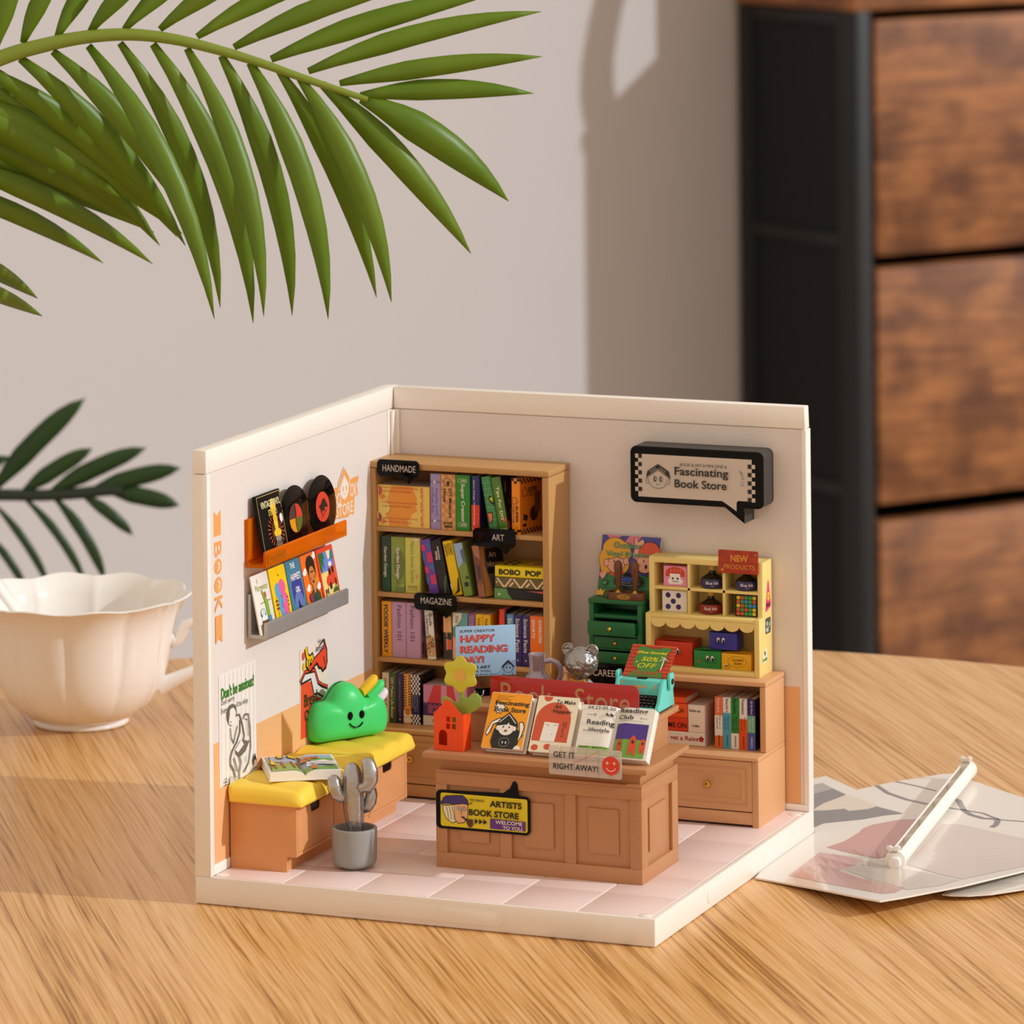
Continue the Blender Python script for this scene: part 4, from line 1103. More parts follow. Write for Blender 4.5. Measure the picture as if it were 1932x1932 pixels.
def diy(s, w, h):
    s.rects([(w * 0.25 * i, h * j / 13, w * 0.25 * (i + 1), h * (j + 1) / 13) for i in range(4) for j in range(13) if (i + j) % 2], '#c98b54')
    s.line([(w * 0.18, h * 0.87), (w * 0.5, h * 0.95), (w * 0.82, h * 0.87), (w * 0.80, h * 0.80), (w * 0.2, h * 0.80)], 0.0016, '#3c2a20', True)
    s.rect(w * 0.42, h * 0.80, w * 0.60, h * 0.88, '#4a3226'); s.line([(w * 0.24, h * 0.85), (w * 0.78, h * 0.85)], 0.001, '#3c2a20')
    s.text('DIY Miniature', w * 0.66, h * 0.48, 0.080, 0.0095, '#1e1714', -90, bold=0.02); s.text('House', w * 0.28, h * 0.62, 0.036, 0.0095, '#1e1714', -90, bold=0.02)
    s.text('ROLIFE', w * 0.5, h * 0.125, 0.027, 0.0065, '#1e1714', 0, bold=0.03); s.rects([(w * 0.22 + k * 0.0013, 0.006, w * 0.22 + k * 0.0013 + 0.0008, 0.013) for k in range(19)], '#1e1714')
book('tan chequered book reading DIY Miniature House', 0.2475, Z1, 0.043, HS, 'cover_diy', GT, sp=diy)
def supc(s, w, h):
    for z in (0.132, 0.012): s.line(rrect(0.008, z, w - 0.008, z + 0.010, 0.0048), 0.0008, '#e9e0c8', True); s.text('SUPER', w * 0.55, z + 0.005, 0.016, 0.0045, '#e9e0c8', 0, bold=0.03)
    s.text('Super Creator', w * 0.5, h * 0.5, 0.105, 0.014, '#f2ead6', -90, bold=0.012)
book('green book reading Super Creator', 0.291, Z1, 0.042, HS, 'cover_sc', GT, sp=supc)
def spc(s, w, h):
    s.rect(0, 0, w, h * 0.48, '#d93b1d'); s.text('Space Design. Visual Strategy', w * 0.34, h * 0.52, 0.124, 0.0052, '#ece4da', -90, bold=0.01); s.text('ROLIFE', w * 0.45, 0.007, 0.015, 0.006, '#e8a21e', 0, bold=0.02)
book('blue and red book reading Space Design, Visual Strategy', 0.338, Z1, 0.0235, HS, 'cover_bl', GT, sp=spc)
def geo(s, w, h):
    s.rects([(x * w / 3, 0, x * w / 3 + 0.0008, h) for x in range(1, 3)] + [(0, z * h / 9, w, z * h / 9 + 0.0008) for z in range(1, 9)], '#8fc08a')
    s.poly([(w * 0.4, h * 0.60), (w * 0.7, h * 0.66), (w, h * 0.62), (w, h * 0.46), (w * 0.75, h * 0.50)], '#16121c'); s.poly([(w * 0.52, h * 0.60), (w * 0.92, h * 0.63), (w * 0.92, h * 0.53)], '#c9cc28')
    s.poly([(w * 0.05, h * 0.36), (w * 0.7, h * 0.36), (w * 0.6, h * 0.20), (w * 0.2, h * 0.14)], '#16121c'); s.poly([(w * 0.12, h * 0.34), (w * 0.6, h * 0.34), (w * 0.52, h * 0.22), (w * 0.25, h * 0.17)], '#ea7a4a')
t_ = book('leaning green grid-patterned book with orange and yellow shapes', 0.391, Z1, 0.027, HS, 'cover_gr', GT, lean=9.5, sp=geo)
def dkside(s, d, h):
    s.rect(0.001, 0.001, d, h - 0.001, '#1d1714'); s.line([(0.02, h * 0.7), (0.03, h * 0.88)], 0.006, '#a88a66'); s.text('Tips', 0.045, h * 0.5, 0.04, 0.016, '#a8845a'); s.rect(0.03, 0.03, 0.06, 0.06, '#8a6a4a'); s.rect(0.0, 0.01, 0.02, 0.03, '#b0452a')
book('leaning olive green book reading Tips For DIY', 0.420, Z1, 0.028, HS, 'cover_tp', GT, lean=9.5, side=dkside, sp=lambda s, w, h: (s.text('Tips For DIY', w * 0.5, h * 0.52, 0.094, 0.011, '#f3ecc0', -90, bold=0.015), s.poly([(w * 0.55, h * 0.2), (w, h * 0.28), (w, h * 0.20)], '#d2472a'), s.text('ROLIFE', w * 0.5, 0.009, 0.020, 0.006, '#dfe3a4', 0, bold=0.02)))
def supo(s, w, h):
    s.rects([(w * i / 3, h * (j / 22), w * (i + 1) / 3, h * (j + 1) / 22) for i in range(3) for j in (0, 1, 20, 21) if (i + j) % 2], '#18120c')
    s.line([(w * 0.15, h * 0.66), (w * 0.6, h * 0.66), (w * 0.85, h * 0.60), (w * 0.6, h * 0.545), (w * 0.15, h * 0.545)], 0.0017, '#18120c', True); s.rect(w * 0.5, h * 0.61, w * 0.62, h * 0.625, '#18120c'); s.rect(w * 0.5, h * 0.575, w * 0.62, h * 0.59, '#18120c')
    s.text('SUPER', w * 0.66, h * 0.36, 0.046, 0.0085, '#18120c', -90, bold=0.03); s.text('CREATOR', w * 0.24, h * 0.36, 0.050, 0.0060, '#18120c', -90)
def supo_side(s, d, h):
    s.rect(0.001, 0.001, d, h - 0.001, '#c56c12'); s.rects([(d * i / 14, h * (j / 22), d * (i + 1) / 14, h * (j + 1) / 22) for i in range(14) for j in (0, 1, 20, 21) if (i + j) % 2], '#18120c')
    s.text('SUPER', 0.058, h * 0.78, 0.042, 0.013, '#1c130b', 0, bold=0.03); s.text('CREATOR', 0.058, h * 0.69, 0.042, 0.010, '#1c130b'); s.line([(0.012, h * 0.78), (0.022, h * 0.84), (0.032, h * 0.78), (0.032, h * 0.68), (0.012, h * 0.68)], 0.002, '#1c130b', True)
    s.poly([(0.016, h * 0.36), (0.036, h * 0.32), (0.030, h * 0.22), (0.014, h * 0.26)], '#1c2416'); s.rect(0.012, 0.02, 0.028, 0.028, '#1c130b')
    s.poly(ell(0.062, h * 0.34, 0.018, 0.020), '#3c1c10'); s.rect(0.065, h * 0.36, 0.09, h * 0.72, '#6a3c18')
t_ = book('bright orange chequered book reading Super Creator at the right end', 0.0, Z1, 0.029, HS, 'cover_or', GT, sp=supo, side=supo_side, dp=0.10)
t_.matrix_world = Matrix.Translation((0.4555, 1.060, Z1 + 0.0004)) @ Matrix.Rotation(radians(-16), 4, 'Z')
# --- second shelf
Z2 = 0.6168; G2 = 'books on the second bookcase shelf'
book('dark green book reading Garden Design at the left end', 0.068, Z2, 0.0275, HS, 'cover_dg', G2, sp=lambda s, w, h: (s.poly([(w * 0.5, h), (w, h), (w, h * 0.5), (w * 0.6, h * 0.48)], '#33362c'), s.text('Garden Design', w * 0.42, h * 0.54, 0.084, 0.0105, '#e9e4d2', -90, bold=0.015)))
book('olive green book reading Garden Design in large letters', 0.0962, Z2, 0.0415, HS, 'cover_g', G2, sp=lambda s, w, h: (s.poly(ell(w * 0.6, h * 0.5, w * 0.38, h * 0.28), '#6d7733'), s.poly([(0, h * 0.33), (w * 0.4, h * 0.2), (w * 0.3, 0.002), (w, 0.002), (w, h * 0.1)], '#6f7c36'), s.poly([(w * 0.4, h * 0.12), (w, h * 0.16), (w * 0.9, h * 0.10)], '#9db34a'), s.text('Garden Design', w * 0.5, h * 0.53, 0.086, 0.012, '#f0ebdc', -90, bold=0.015)))
book("pale yellow-green book reading Nanci's Secret Garden", 0.1385, Z2, 0.0455, HS, 'cover_ng', G2, sp=lambda s, w, h: (s.text("Nanci's Secret Garden", w * 0.5, h * 0.56, 0.112, 0.0115, '#6c7a34', -90), s.poly([(w * 0.6, h), (w * 0.95, h), (w * 0.75, h * 0.93)], '#ecc8c0'), s.poly(star(w * 0.78, h * 0.31, 0.006, 0.003, 5), '#e08a72'), s.text('ROLIFE', w * 0.5, 0.017, 0.028, 0.007, '#7c8436', 0, bold=0.02), s.rect(0.008, 0.009, w - 0.008, 0.010, '#7c8436')))
def pinkp(s, w, h):
    for k in range(4):
        z = h - (k + 1) * 0.0305
        s.rect(0, z, w * 0.42, z + 0.017, '#d4356c') if k % 2 == 0 else s.rect(w * 0.42, z - 0.002, w, z + 0.024, '#d4356c')
        s.poly([(w * 0.42, z + 0.014), (w, z + 0.030), (w, z + 0.002)], '#4c66a8') if k % 2 == 0 else s.poly([(0, z + 0.026), (w * 0.4, z + 0.012), (0, z)], '#4c66a8')
book('leaning pink, blue and purple triangle-patterned book', 0.211, Z2, 0.0285, 0.150, 'cover_pk', G2, lean=10.5, sp=pinkp)
book('leaning near-black book reading Music Montage', 0.2415, Z2, 0.0300, 0.150, 'cover_dk', G2, lean=11, sp=lambda s, w, h: (s.text('Music', w * 0.38, h * 0.72, 0.024, 0.007, '#ece6de', 90, bold=0.02), s.text('Montage', w * 0.66, h * 0.76, 0.036, 0.007, '#ece6de', 90, bold=0.02), s.line([(w * 0.6, 0.003), (w * 0.72, 0.03), (w * 0.95, 0.05)], 0.005, '#3f6a48')))
book('leaning yellow book reading STREET PHOTOGRAPHY', 0.280, Z2, 0.0280, 0.150, 'cover_yl', G2, lean=11.5, sp=lambda s, w, h: (s.text('STREET', w * 0.76, h * 0.84, 0.034, 0.0065, '#2a2410', -90, bold=0.02), s.text('PHOTO', w * 0.50, h * 0.85, 0.030, 0.0065, '#2a2410', -90, bold=0.02), s.text('GRAPHY', w * 0.24, h * 0.83, 0.034, 0.0065, '#2a2410', -90, bold=0.02), s.poly([(w * 0.2, 0.002), (w * 0.9, 0.010), (w, 0.05), (w * 0.85, 0.045), (w * 0.6, 0.014)], '#17120c'), s.rect(0, 0.018, w * 0.15, 0.034, '#d9d0b8')))
def camo(s, w, h):
    s.poly([(0, h), (w, h), (w, h * 0.72), (w * 0.6, h * 0.62), (w * 0.2, h * 0.56), (0, h * 0.52)], '#9db8d6')
    s.poly([(w * 0.6, h * 0.85), (w, h * 0.9), (w, h * 0.6), (w * 0.7, h * 0.66)], '#5a6c84'); s.poly(star(w * 0.6, h * 0.22, 0.010, 0.005, 6), '#12140e'); s.poly(star(w * 0.8, h * 0.34, 0.007, 0.003, 5), '#22300f')
book('leaning book with pale blue sky above leafy green spine', 0.313, Z2, 0.0260, 0.146, 'cover_cm', G2, lean=12, sp=camo)
def artsp(s, w, h):
    s.poly([(0.001, h * 0.98), (w, h), (w * 0.9, h * 0.72), (w * 0.3, h * 0.8)], '#b07050'); s.poly([(w * 0.3, h * 0.60), (w * 0.8, h * 0.62), (w * 0.7, h * 0.36), (w * 0.4, h * 0.35)], '#4a2a1c'); s.rect(w * 0.1, 0.002, w * 0.9, h * 0.30, '#9a5c38')
    s.line([(0.002, h * 0.3), (w * 0.5, h * 0.24), (w, h * 0.32)], 0.002, '#23140e')
def artside(s, d, h):
    s.rect(0.001, 0.001, d, h - 0.001, '#564a52'); s.poly([(0.001, h), (0.02, h), (0.012, h * 0.6), (0.022, h * 0.3), (0.03, 0.001), (0.001, 0.001)], '#a8702a')
    s.rect(0.02, h * 0.42, 0.085, h * 0.90, '#0f0c0d'); s.text('Art', 0.046, h * 0.78, 0.028, 0.016, '#cfa98a'); s.text('History', 0.050, h * 0.58, 0.054, 0.020, '#cfa98a')
t_ = book('brown leaning book reading Art History behind the ART label', 0.352, Z2, 0.030, 0.142, 'cover_art', G2, lean=11, sp=artsp, side=artside, dp=0.09)
t_.matrix_world = Matrix.Translation((0.356, 1.060, Z2 + 0.0004)) @ Matrix.Rotation(radians(-22), 4, 'Z') @ Matrix.Rotation(-radians(11), 4, 'Y')
def cl_(s, a, b, w):
    # a pale stroke cut off at the ends of the spine
    lo, hi = 0.003, w - 0.003
    if b[0] < lo or a[0] > hi: return
    f = lambda x: a[1] + (b[1] - a[1]) * (x - a[0]) / (b[0] - a[0])
    xa, xb = max(a[0], lo), min(b[0], hi)
    s.line([(xa, f(xa)), (xb, f(xb))], 0.0048, '#eccfa4')
for nm, z, h, cv, fn in (('black book with green spine end, lowest of the flat stack', 0.0, 0.0295, 'cover_bk', lambda s, w, h: (s.poly([(0.0, 0.0005), (0.052, 0.0005), (0.040, h * 0.5), (0.036, h - 0.0005), (0, h - 0.0005)], '#5f9a54'), s.poly(star(0.014, h * 0.42, 0.0055, 0.0025, 5), '#e8d0c4'), s.poly([(0.095, h * 0.86), (0.145, h * 0.92), (0.145, h * 0.70)], '#c25a62'))),
                          ('chevron-patterned book, middle of the flat stack', 0.0300, 0.0300, 'cover_cv', None), ('yellow book reading BOBO POP, topmost of the flat stack', 0.0604, 0.0300, 'cover_bb', None)):
    if 'chevron' in nm:
        def fn(s, w, h):
            for k in range(4):
                x = 0.048 * k - 0.02
                for o in (0, 0.012):
                    cl_(s, (x, 0.003), (x + 0.020, h - 0.003), w) if o == 0 else cl_(s, (x + 0.015, 0.006), (x + 0.026, h * 0.56), w)
                cl_(s, (x + 0.026, h - 0.003), (x + 0.046, 0.003), w)
    if 'BOBO' in nm:
        fn = lambda s, w, h: (s.text('BOBO', 0.043, h * 0.46, 0.064, 0.016, '#1a160c', 0, bold=0.05), s.text('POP', 0.112, h * 0.46, 0.046, 0.016, '#1a160c', 0, bold=0.05))
    t_ = book(nm, 0.403 - (0.002 if z == 0 else 0), Z2 + z, 0.1445, h, cv, G2, flat=True, sp=fn, dp=0.12, y=1.066)
    if 'BOBO' in nm:
        s = Sheet((0, 0, h), (1, 0, 0), (0, 1, 0))
        for x, y in ((0.02, 0.03), (0.022, 0.055), (0.028, 0.08), (0.045, 0.03), (0.05, 0.055)):
            s.poly(ell(x, y, 0.008, 0.010), '#2a2410')
        s.line(ell(0.10, 0.06, 0.032, 0.035, 24), 0.0015, '#4a3a14', True); s.poly(ell(0.11, 0.055, 0.018, 0.018), '#b89068'); s.done(t_, 'cover_print', world=False)
# --- third shelf
Z3 = 0.4373; G3 = 'books on the third bookcase shelf'
book('orange magazine reading FOODIE WEEKLY', 0.0665, Z3, 0.0300, HS, 'cover_fo', G3, sp=tx('FOODIE WEEKLY', '#15110c', 0.0125, 0.88, at=0.50, cxf=0.45, bold=0.035))
book('lilac pink magazine reading Fashion 101, beside FOODIE WEEKLY', 0.0970, Z3, 0.0425, HS, 'cover_fa', G3, sp=tx('Fashion 101', '#221a26', 0.0135, 0.63, at=0.63, cxf=0.55))
book('lilac pink magazine reading Fashion 101, right of its twin', 0.1400, Z3, 0.0425, HS, 'cover_fa', G3, sp=tx('Fashion 101', '#221a26', 0.0135, 0.63, at=0.63, cxf=0.45), side=lambda s, d, h: (s.rects([(0.010, 0.06 + k * 0.003, 0.024, 0.0615 + k * 0.003) for k in range(14)], '#4a3448'), s.rect(0.012, 0.01, 0.020, 0.045, '#3a2a24')))
def buds(s, w, h):
    s.text('Buds', w * 0.70, h * 0.80, 0.034, 0.0095, '#1d1a18', -90, bold=0.015); s.text('Literature', w * 0.30, h * 0.66, 0.062, 0.0080, '#1d1a18', -90, bold=0.015)
    s.rect(0.0, 0.008, w, h * 0.46, '#c9a27a')
    for k in range(26):
        s.poly(ell(0.002 + random.random() * (w - 0.004), 0.012 + random.random() * (h * 0.42), 0.0022, 0.0034, 6), random.choice(['#b8452a', '#d8a03c', '#4f6a3a', '#8a3a26', '#e8d8b8']))
book('white book reading Buds Literature with a flowery lower half', 0.2035, Z3, 0.0255, 0.136, 'cover_bu', G3, lean=4.2, sp=buds, side=lambda s, d, h: ([s.rect(0.001, 0.001, d, h - 0.001, '#5a4430')] + [s.poly(ell(0.01 + random.random() * (d - 0.02), 0.01 + random.random() * (h - 0.02), 0.006, 0.007, 7), random.choice(['#8a3a22', '#6e5a30', '#a8763a', '#463c28'])) for _ in range(24)]))
book('peach and black book reading Create your lifestyle', 0.2520, Z3, 0.0240, 0.122, 'cover_li', G3, lean=1.0, sp=lambda s, w, h: (s.rect(0, 0.003, w, h * 0.64, '#332a24'), s.rect(w * 0.35, h * 0.26, w, h * 0.48, '#d8603c'), s.text('Create your lifestyle', w * 0.42, h * 0.60, h * 0.72, 0.0085, '#e8a084', -90, bold=0.015)))
def gotr(s, w, h):
    s.poly([(0, h), (w * 0.62, h), (w * 0.58, h * 0.88), (w * 0.3, h * 0.76), (0, h * 0.70)], '#e9e0d4'); s.poly([(0, h * 0.52), (w * 0.3, h * 0.44), (w * 0.3, h * 0.1), (0, h * 0.05)], '#e8a892')
    s.text('Go Travel', w * 0.30, h * 0.70, 0.062, 0.0095, '#3a5450', -90, bold=0.01)
book('teal and cream book reading Go Travel beside the blue card', 0.2790, Z3, 0.0440, 0.134, 'cover_go', G3, sp=gotr)
book('narrow purple book behind the blue card', 0.3240, Z3, 0.0210, 0.134, 'cover_so', G3, sp=lambda s, w, h: (s.text('Social', w * 0.66, h * 0.86, 0.028, 0.0062, '#c9a8d2', -90), s.text('Entrepreneur', w * 0.3, h * 0.72, 0.058, 0.0062, '#c9a8d2', -90)))
book('amber yellow book reading Video, left of its twin', 0.3460, Z3, 0.0215, 0.134, 'cover_vi', G3, sp=tx('Video', '#2a1e0c', 0.009, 0.26, at=0.80, bold=0.01))
book('amber yellow book reading Video, right of its twin', 0.3680, Z3, 0.0215, 0.134, 'cover_vi', G3, sp=tx('Video', '#2a1e0c', 0.009, 0.26, at=0.80, bold=0.01))
book('red book taller than its neighbours behind the blue card', 0.4110, Z3, 0.0180, HS, 'cover_re', G3, lean=-2)
book('black book leaning between the red and blue books', 0.4300, Z3, 0.0070, 0.150, 'cover_bk', G3)
book('sky blue book left of the navy Science Facts pair', 0.4380, Z3, 0.0200, 0.1395, 'cover_sb', G3, sp=tx('Science', '#f0ece6', 0.011, 0.42, at=0.72, bold=0.01))
for k, x in ((0, 0.4588), (1, 0.4820)):
    book('navy book reading Science Facts, ' + ('left' if k == 0 else 'right') + ' one of the pair', x, Z3, 0.0228, 0.1395, 'cover_sf', G3, sp=lambda s, w, h: (s.text('Science Facts', w * 0.5, h * 0.60, 0.092, 0.0105, '#ece6e2', -90, bold=0.008), s.poly(star(w * 0.5, 0.016, 0.0036, 0.0010), '#ece6e2')))
book('orange book reading EXERCISE SPORTS at the right end', 0.5055, Z3, 0.0415, 0.1395, 'cover_ex', G3, sp=lambda s, w, h: (s.text('EXERCISE', w * 0.74, h * 0.70, 0.062, 0.0085, '#f4ece2', -90, bold=0.02), s.text('SPORTS', w * 0.26, h * 0.75, 0.050, 0.0085, '#f4ece2', -90, bold=0.02)))
# --- bottom shelf
Z4 = 0.2562; G4 = 'books on the lowest bookcase shelf'; HL = 0.1365
YB = 1.058
book('cream book reading One Trick at the left end', 0.0665, Z4, 0.0205, HL, 'cover_on', G4, y=YB, sp=tx('One Trick A Day', '#1a1614', 0.0085, 0.8, bold=0.015))
book('dark green book reading DIY Makes Life Better', 0.0875, Z4, 0.0210, HL, 'cover_dm', G4, y=YB, sp=lambda s, w, h: ([s.text('DIY Makes Life Better', w * 0.45, h * 0.50, 0.112, 0.0085, '#dcd6c4', -90, bold=0.01)] + [s.poly(ell(w * c, h * z, 0.0028), '#a83a24') for c, z in ((0.85, 0.92), (0.2, 0.77), (0.85, 0.6), (0.85, 0.28))]))
book('deep navy book reading Guide To Surfing On The Internet', 0.1090, Z4, 0.0215, HL, 'cover_gu', G4, y=YB, sp=lambda s, w, h: (s.text('Guide To Surfing On The Internet', w * 0.5, h * 0.52, 0.104, 0.0055, '#8f84b8', -90, bold=0.01), s.poly(star(w * 0.5, 0.011, 0.004, 0.0018), '#c8a83c')))
def tiger(s, w, h):
    s.rects([(0, h * 0.36 + k * 0.0072, w * 0.44, h * 0.36 + k * 0.0072 + 0.0022) for k in range(12)] + [(w * 0.62, h * 0.38 + k * 0.0072, w, h * 0.38 + k * 0.0072 + 0.0022) for k in range(12)], '#1d1420')
    s.rect(0, 0.003, w, h * 0.27, '#e8d4ba'); s.rect(0, h * 0.135, w, h * 0.142, '#33283a'); s.poly(ell(w * 0.55, h * 0.235, 0.0075, 0.008), '#c97a22'); s.rect(0, h * 0.285, w, h * 0.30, '#b8452a'); s.text('The Kingdom Of Parking', w * 0.50, h * 0.66, 0.086, 0.0058, '#efe4c8', -90, bold=0.02)
book('orange tiger-striped book reading The Kingdom Of Parking', 0.1312, Z4, 0.0220, HL, 'cover_ti', G4, y=YB, sp=tiger)
def chk(s, w, h):
    s.rects([(w * i / 6, h * j / 20, w * (i + 1) / 6, h * (j + 1) / 20) for i in range(6) for j in list(range(4)) + list(range(12, 20)) if (i + j) % 2], '#ece4dc')
    s.text('Contemporary', w * 0.68, h * 0.42, 0.046, 0.0055, '#8f98c8', -90, bold=0.01); s.text('Internet Users', w * 0.44, h * 0.42, 0.046, 0.0055, '#8f98c8', -90); s.text('Illustrated', w * 0.2, h * 0.46, 0.034, 0.0055, '#8f98c8', -90)
book('navy and white chequered book behind the orange paper house', 0.1537, Z4, 0.0270, HL, 'cover_ck', G4, y=YB, sp=chk, side=lambda s, d, h: s.rect(0.0, 0.0005, d, h - 0.001, '#171526'))
def aga(s, w, h):
    s.poly([(0.001, h * 0.98), (0.030, h), (0.012, h * 0.56), (0.001, h * 0.56)], '#cf8fb0'); s.poly([(0.032, h), (0.054, h), (0.053, h * 0.56), (0.014, h * 0.56)], '#d8404e'); s.poly([(0.054, h), (0.070, h), (0.072, h * 0.56), (0.053, h * 0.56)], '#d79ab8'); s.poly([(0.070, h), (0.090, h), (0.10, h * 0.56), (0.072, h * 0.56)], '#d8404e'); s.poly([(0.09, h), (0.128, h * 0.98), (0.129, h * 0.56), (0.10, h * 0.56)], '#d79ab8')
    s.rect(0.0005, h * 0.255, w - 0.0005, h * 0.565, '#3b2a6a'); s.rect(0.014, h * 0.31, w - 0.014, h * 0.51, '#a04a6e'); s.text('AGAIN', w * 0.40, h * 0.40, 0.050, 0.012, '#3b2a6a', 0, bold=0.02)
    s.rects([(0.006 + k * 0.013, h * 0.525, 0.012 + k * 0.013, h * 0.54) for k in range(9)], '#d8607a'); s.rect(0.0005, 0.001, w - 0.0005, h * 0.25, '#d8cdc0'); s.text('Happy House', w * 0.45, h * 0.12, 0.060, 0.010, '#1b1816', 0, bold=0.015)
    for x in (0.062, 0.071): s.line(ell(x, h * 0.64, 0.0045, 0.0045, 12), 0.0018, '#3b2a6a', True)
book('pink and red circus-tent patterned box behind the orange paper house', 0.1895, Z4, 0.130, 0.112, 'cover_ag', G4, y=YB, sp=aga, name='story_box')
book('lilac book lying at the back right of the lowest shelf', 0.335, Z4, 0.19, 0.030, 'cover_pur', G4, flat=True, y=1.07, dp=0.1)
# --- books in the low cabinet
G5 = 'books in the low cabinet'; ZR = 0.2564
SP5 = [('cover_sal', [(0.0, 0.24, '#e06a24'), (0.24, 0.64, '#ece5db')], 'Paint tool', 'salmon, white and orange book reading Paint tool', '#f2d8c8', '#2a2522'),
       ('cover_w', [(0.0, 0.70, '#4ea6c4')], 'Beautify it', 'white and sky blue book reading Beautify it', '#1c1a1a', '#28586a'),
       ('cover_gn', [(0.0, 0.31, '#ece5db')], 'Data collection', 'green and white book reading Data collection', '#10200f', '#14300f'),
       ('cover_w', [(0.0, 0.60, '#e4521f')], 'Presentation', 'white and orange red book reading Presentation', '#1c1a1a', '#6a1f0c'),
       ('cover_vb', [(0.0, 0.34, '#4a5cae'), (0.34, 0.68, '#6fb494')], 'Oh My Word', 'navy, mint and blue book reading Oh My Word', '#d8d4e8', '#e0e4d8')]
for k, (cv, bands, word, lab, c1, c2) in enumerate(SP5):
    def f5(s, w, h, bands=bands, word=word, c1=c1, c2=c2):
        for a, b, c in bands: s.rect(0.0003, h * a + 0.0003, w - 0.0003, h * b, c)
        s.text(word, w * 0.5, h * 0.84, 0.036 if len(word) < 12 else 0.040, 0.0085, c1, -90, bold=0.012)
        s.text('Beginner to', w * 0.66, h * 0.50, 0.036, 0.0055, c2, -90); s.text('master ish', w * 0.34, h * 0.49, 0.032, 0.0055, c2, -90); s.text('SUPERCREATOR', w * 0.55, h * 0.15, 0.030, 0.0042, c2, -90, bold=0.02)
    book(lab, 1.0335 + k * 0.0231, ZR, 0.0226, 0.1365, cv, G5, y=1.066, sp=f5, side=(lambda s, d, h: s.rect(0.0, 0.0005, d, h - 0.001, '#16131e')) if k == 4 else None)
book('white case reading Bubble tea and Coffee in the low cabinet', 0.9575, ZR + 0.0365, 0.0475, 0.0735, 'cover_bw', G5, y=1.066, dp=0.11, sp=lambda s, w, h: (s.text('Bubble tea', w * 0.42, h * 0.79, 0.031, 0.007, '#1c1815', 0, bold=0.02), s.text('Coffee', w * 0.46, h * 0.24, 0.021, 0.0062, '#1c1815', 0, bold=0.02)))
book('orange book reading HOW TO BE RICH, upper of two flat ones', 0.800, ZR + 0.0730, 0.156, 0.037, 'cover_oo', G5, y=1.066, flat=True, dp=0.11, sp=lambda s, w, h: s.text('HOW TO BE RICH', w * 0.58, h * 0.52, 0.110, 0.012, '#2a120a', 0, bold=0.02))
book('red book reading COME ON, lower of two flat ones', 0.800, ZR + 0.0360, 0.156, 0.0365, 'cover_rr', G5, y=1.066, flat=True, dp=0.11, sp=lambda s, w, h: s.text('COME ON', w * 0.73, h * 0.46, 0.078, 0.014, '#2a0c08', 0, bold=0.02))
book('wide white book reading step to get a Raise', 0.800, ZR, 0.206, 0.0355, 'cover_bw', G5, y=1.064, flat=True, dp=0.112, sp=lambda s, w, h: (s.text('A step to get a Raise', w * 0.53, h * 0.5, 0.158, 0.016, '#a8241c', 0, bold=0.02), s.poly(star(w - 0.010, h * 0.55, 0.009, 0.006, 5), '#a8241c')))
book('red orange flat book with a white doodle on top of the pile', 0.800, ZR + 0.1104, 0.150, 0.016, 'cover_oo', G5, y=1.07, flat=True, dp=0.11)
# ------------------------------------------------------------------ counter
co = thing('sales_counter', 'tan brown sales counter with raised-panel front in the middle of the shop', 'counter', (0.822, 0.44, HB))
CX0_, CX1_, CY0, CY1 = 0.541, 1.105, 0.305, 0.575
q = MB(); q.box(CX0_ + 0.009, CX1_ - 0.009, CY0 + 0.009, CY1, HB, 0.320); q.box(0.549, 1.096, 0.320, 0.566, 0.32, 0.358)
part('carcass', q, 'counter_plastic', co, bevel=0.001)
q = MB(); q.box(CX0_, CX1_, CY0, CY1, 0.314, 0.3215); q.box(CX0_, CX1_, CY0, CY1 + 0.001, HB, 0.109)
for a, b in ((CX0_, 0.572), (0.719, 0.750), (0.896, 0.926), (1.073, CX1_)):
    q.box(a, b, CY0, CY0 + 0.0095, 0.109, 0.284)
q.box(CX0_, CX1_, CY0, CY0 + 0.0095, 0.284, 0.314)
q.box(CX1_ - 0.0095, CX1_, CY0 + 0.0095, 0.350, 0.109, 0.284); q.box(CX1_ - 0.0095, CX1_, 0.531, CY1, 0.109, 0.284); q.box(CX1_ - 0.0095, CX1_, CY0 + 0.0095, CY1, 0.284, 0.314)
part('frame', q, 'counter_plastic', co, bevel=0.0012)
for a, b in ((0.607, 0.687), (0.783, 0.864), (0.959, 1.041)):
    q = MB(); q.box(a, b, CY0 + 0.003, CY0 + 0.010, 0.140, 0.255); part('raised_panel', q, 'counter_plastic', co, bevel=0.0012)
q = MB(); q.box(CX1_ - 0.010, CX1_ - 0.003, 0.371, 0.496, 0.140, 0.250); part('raised_panel', q, 'counter_plastic', co, bevel=0.0012)
q = MB(); q.box(0.5215, 1.134, 0.264, 0.583, 0.3575, 0.3725); part('worktop', q, 'counter_plastic', co, bevel=0.0022)
q = MB(); q.box(0.562, 1.083, 0.428, 0.566, 0.3727, 0.4515); part('riser', q, 'counter_plastic', co, bevel=0.0015)
q = MB(); q.box(0.552, 1.099, 0.415, 0.606, 0.4517, 0.4672); part('riser_top', q, 'counter_plastic', co, bevel=0.0022)
ZC, ZR2 = 0.3727, 0.4674

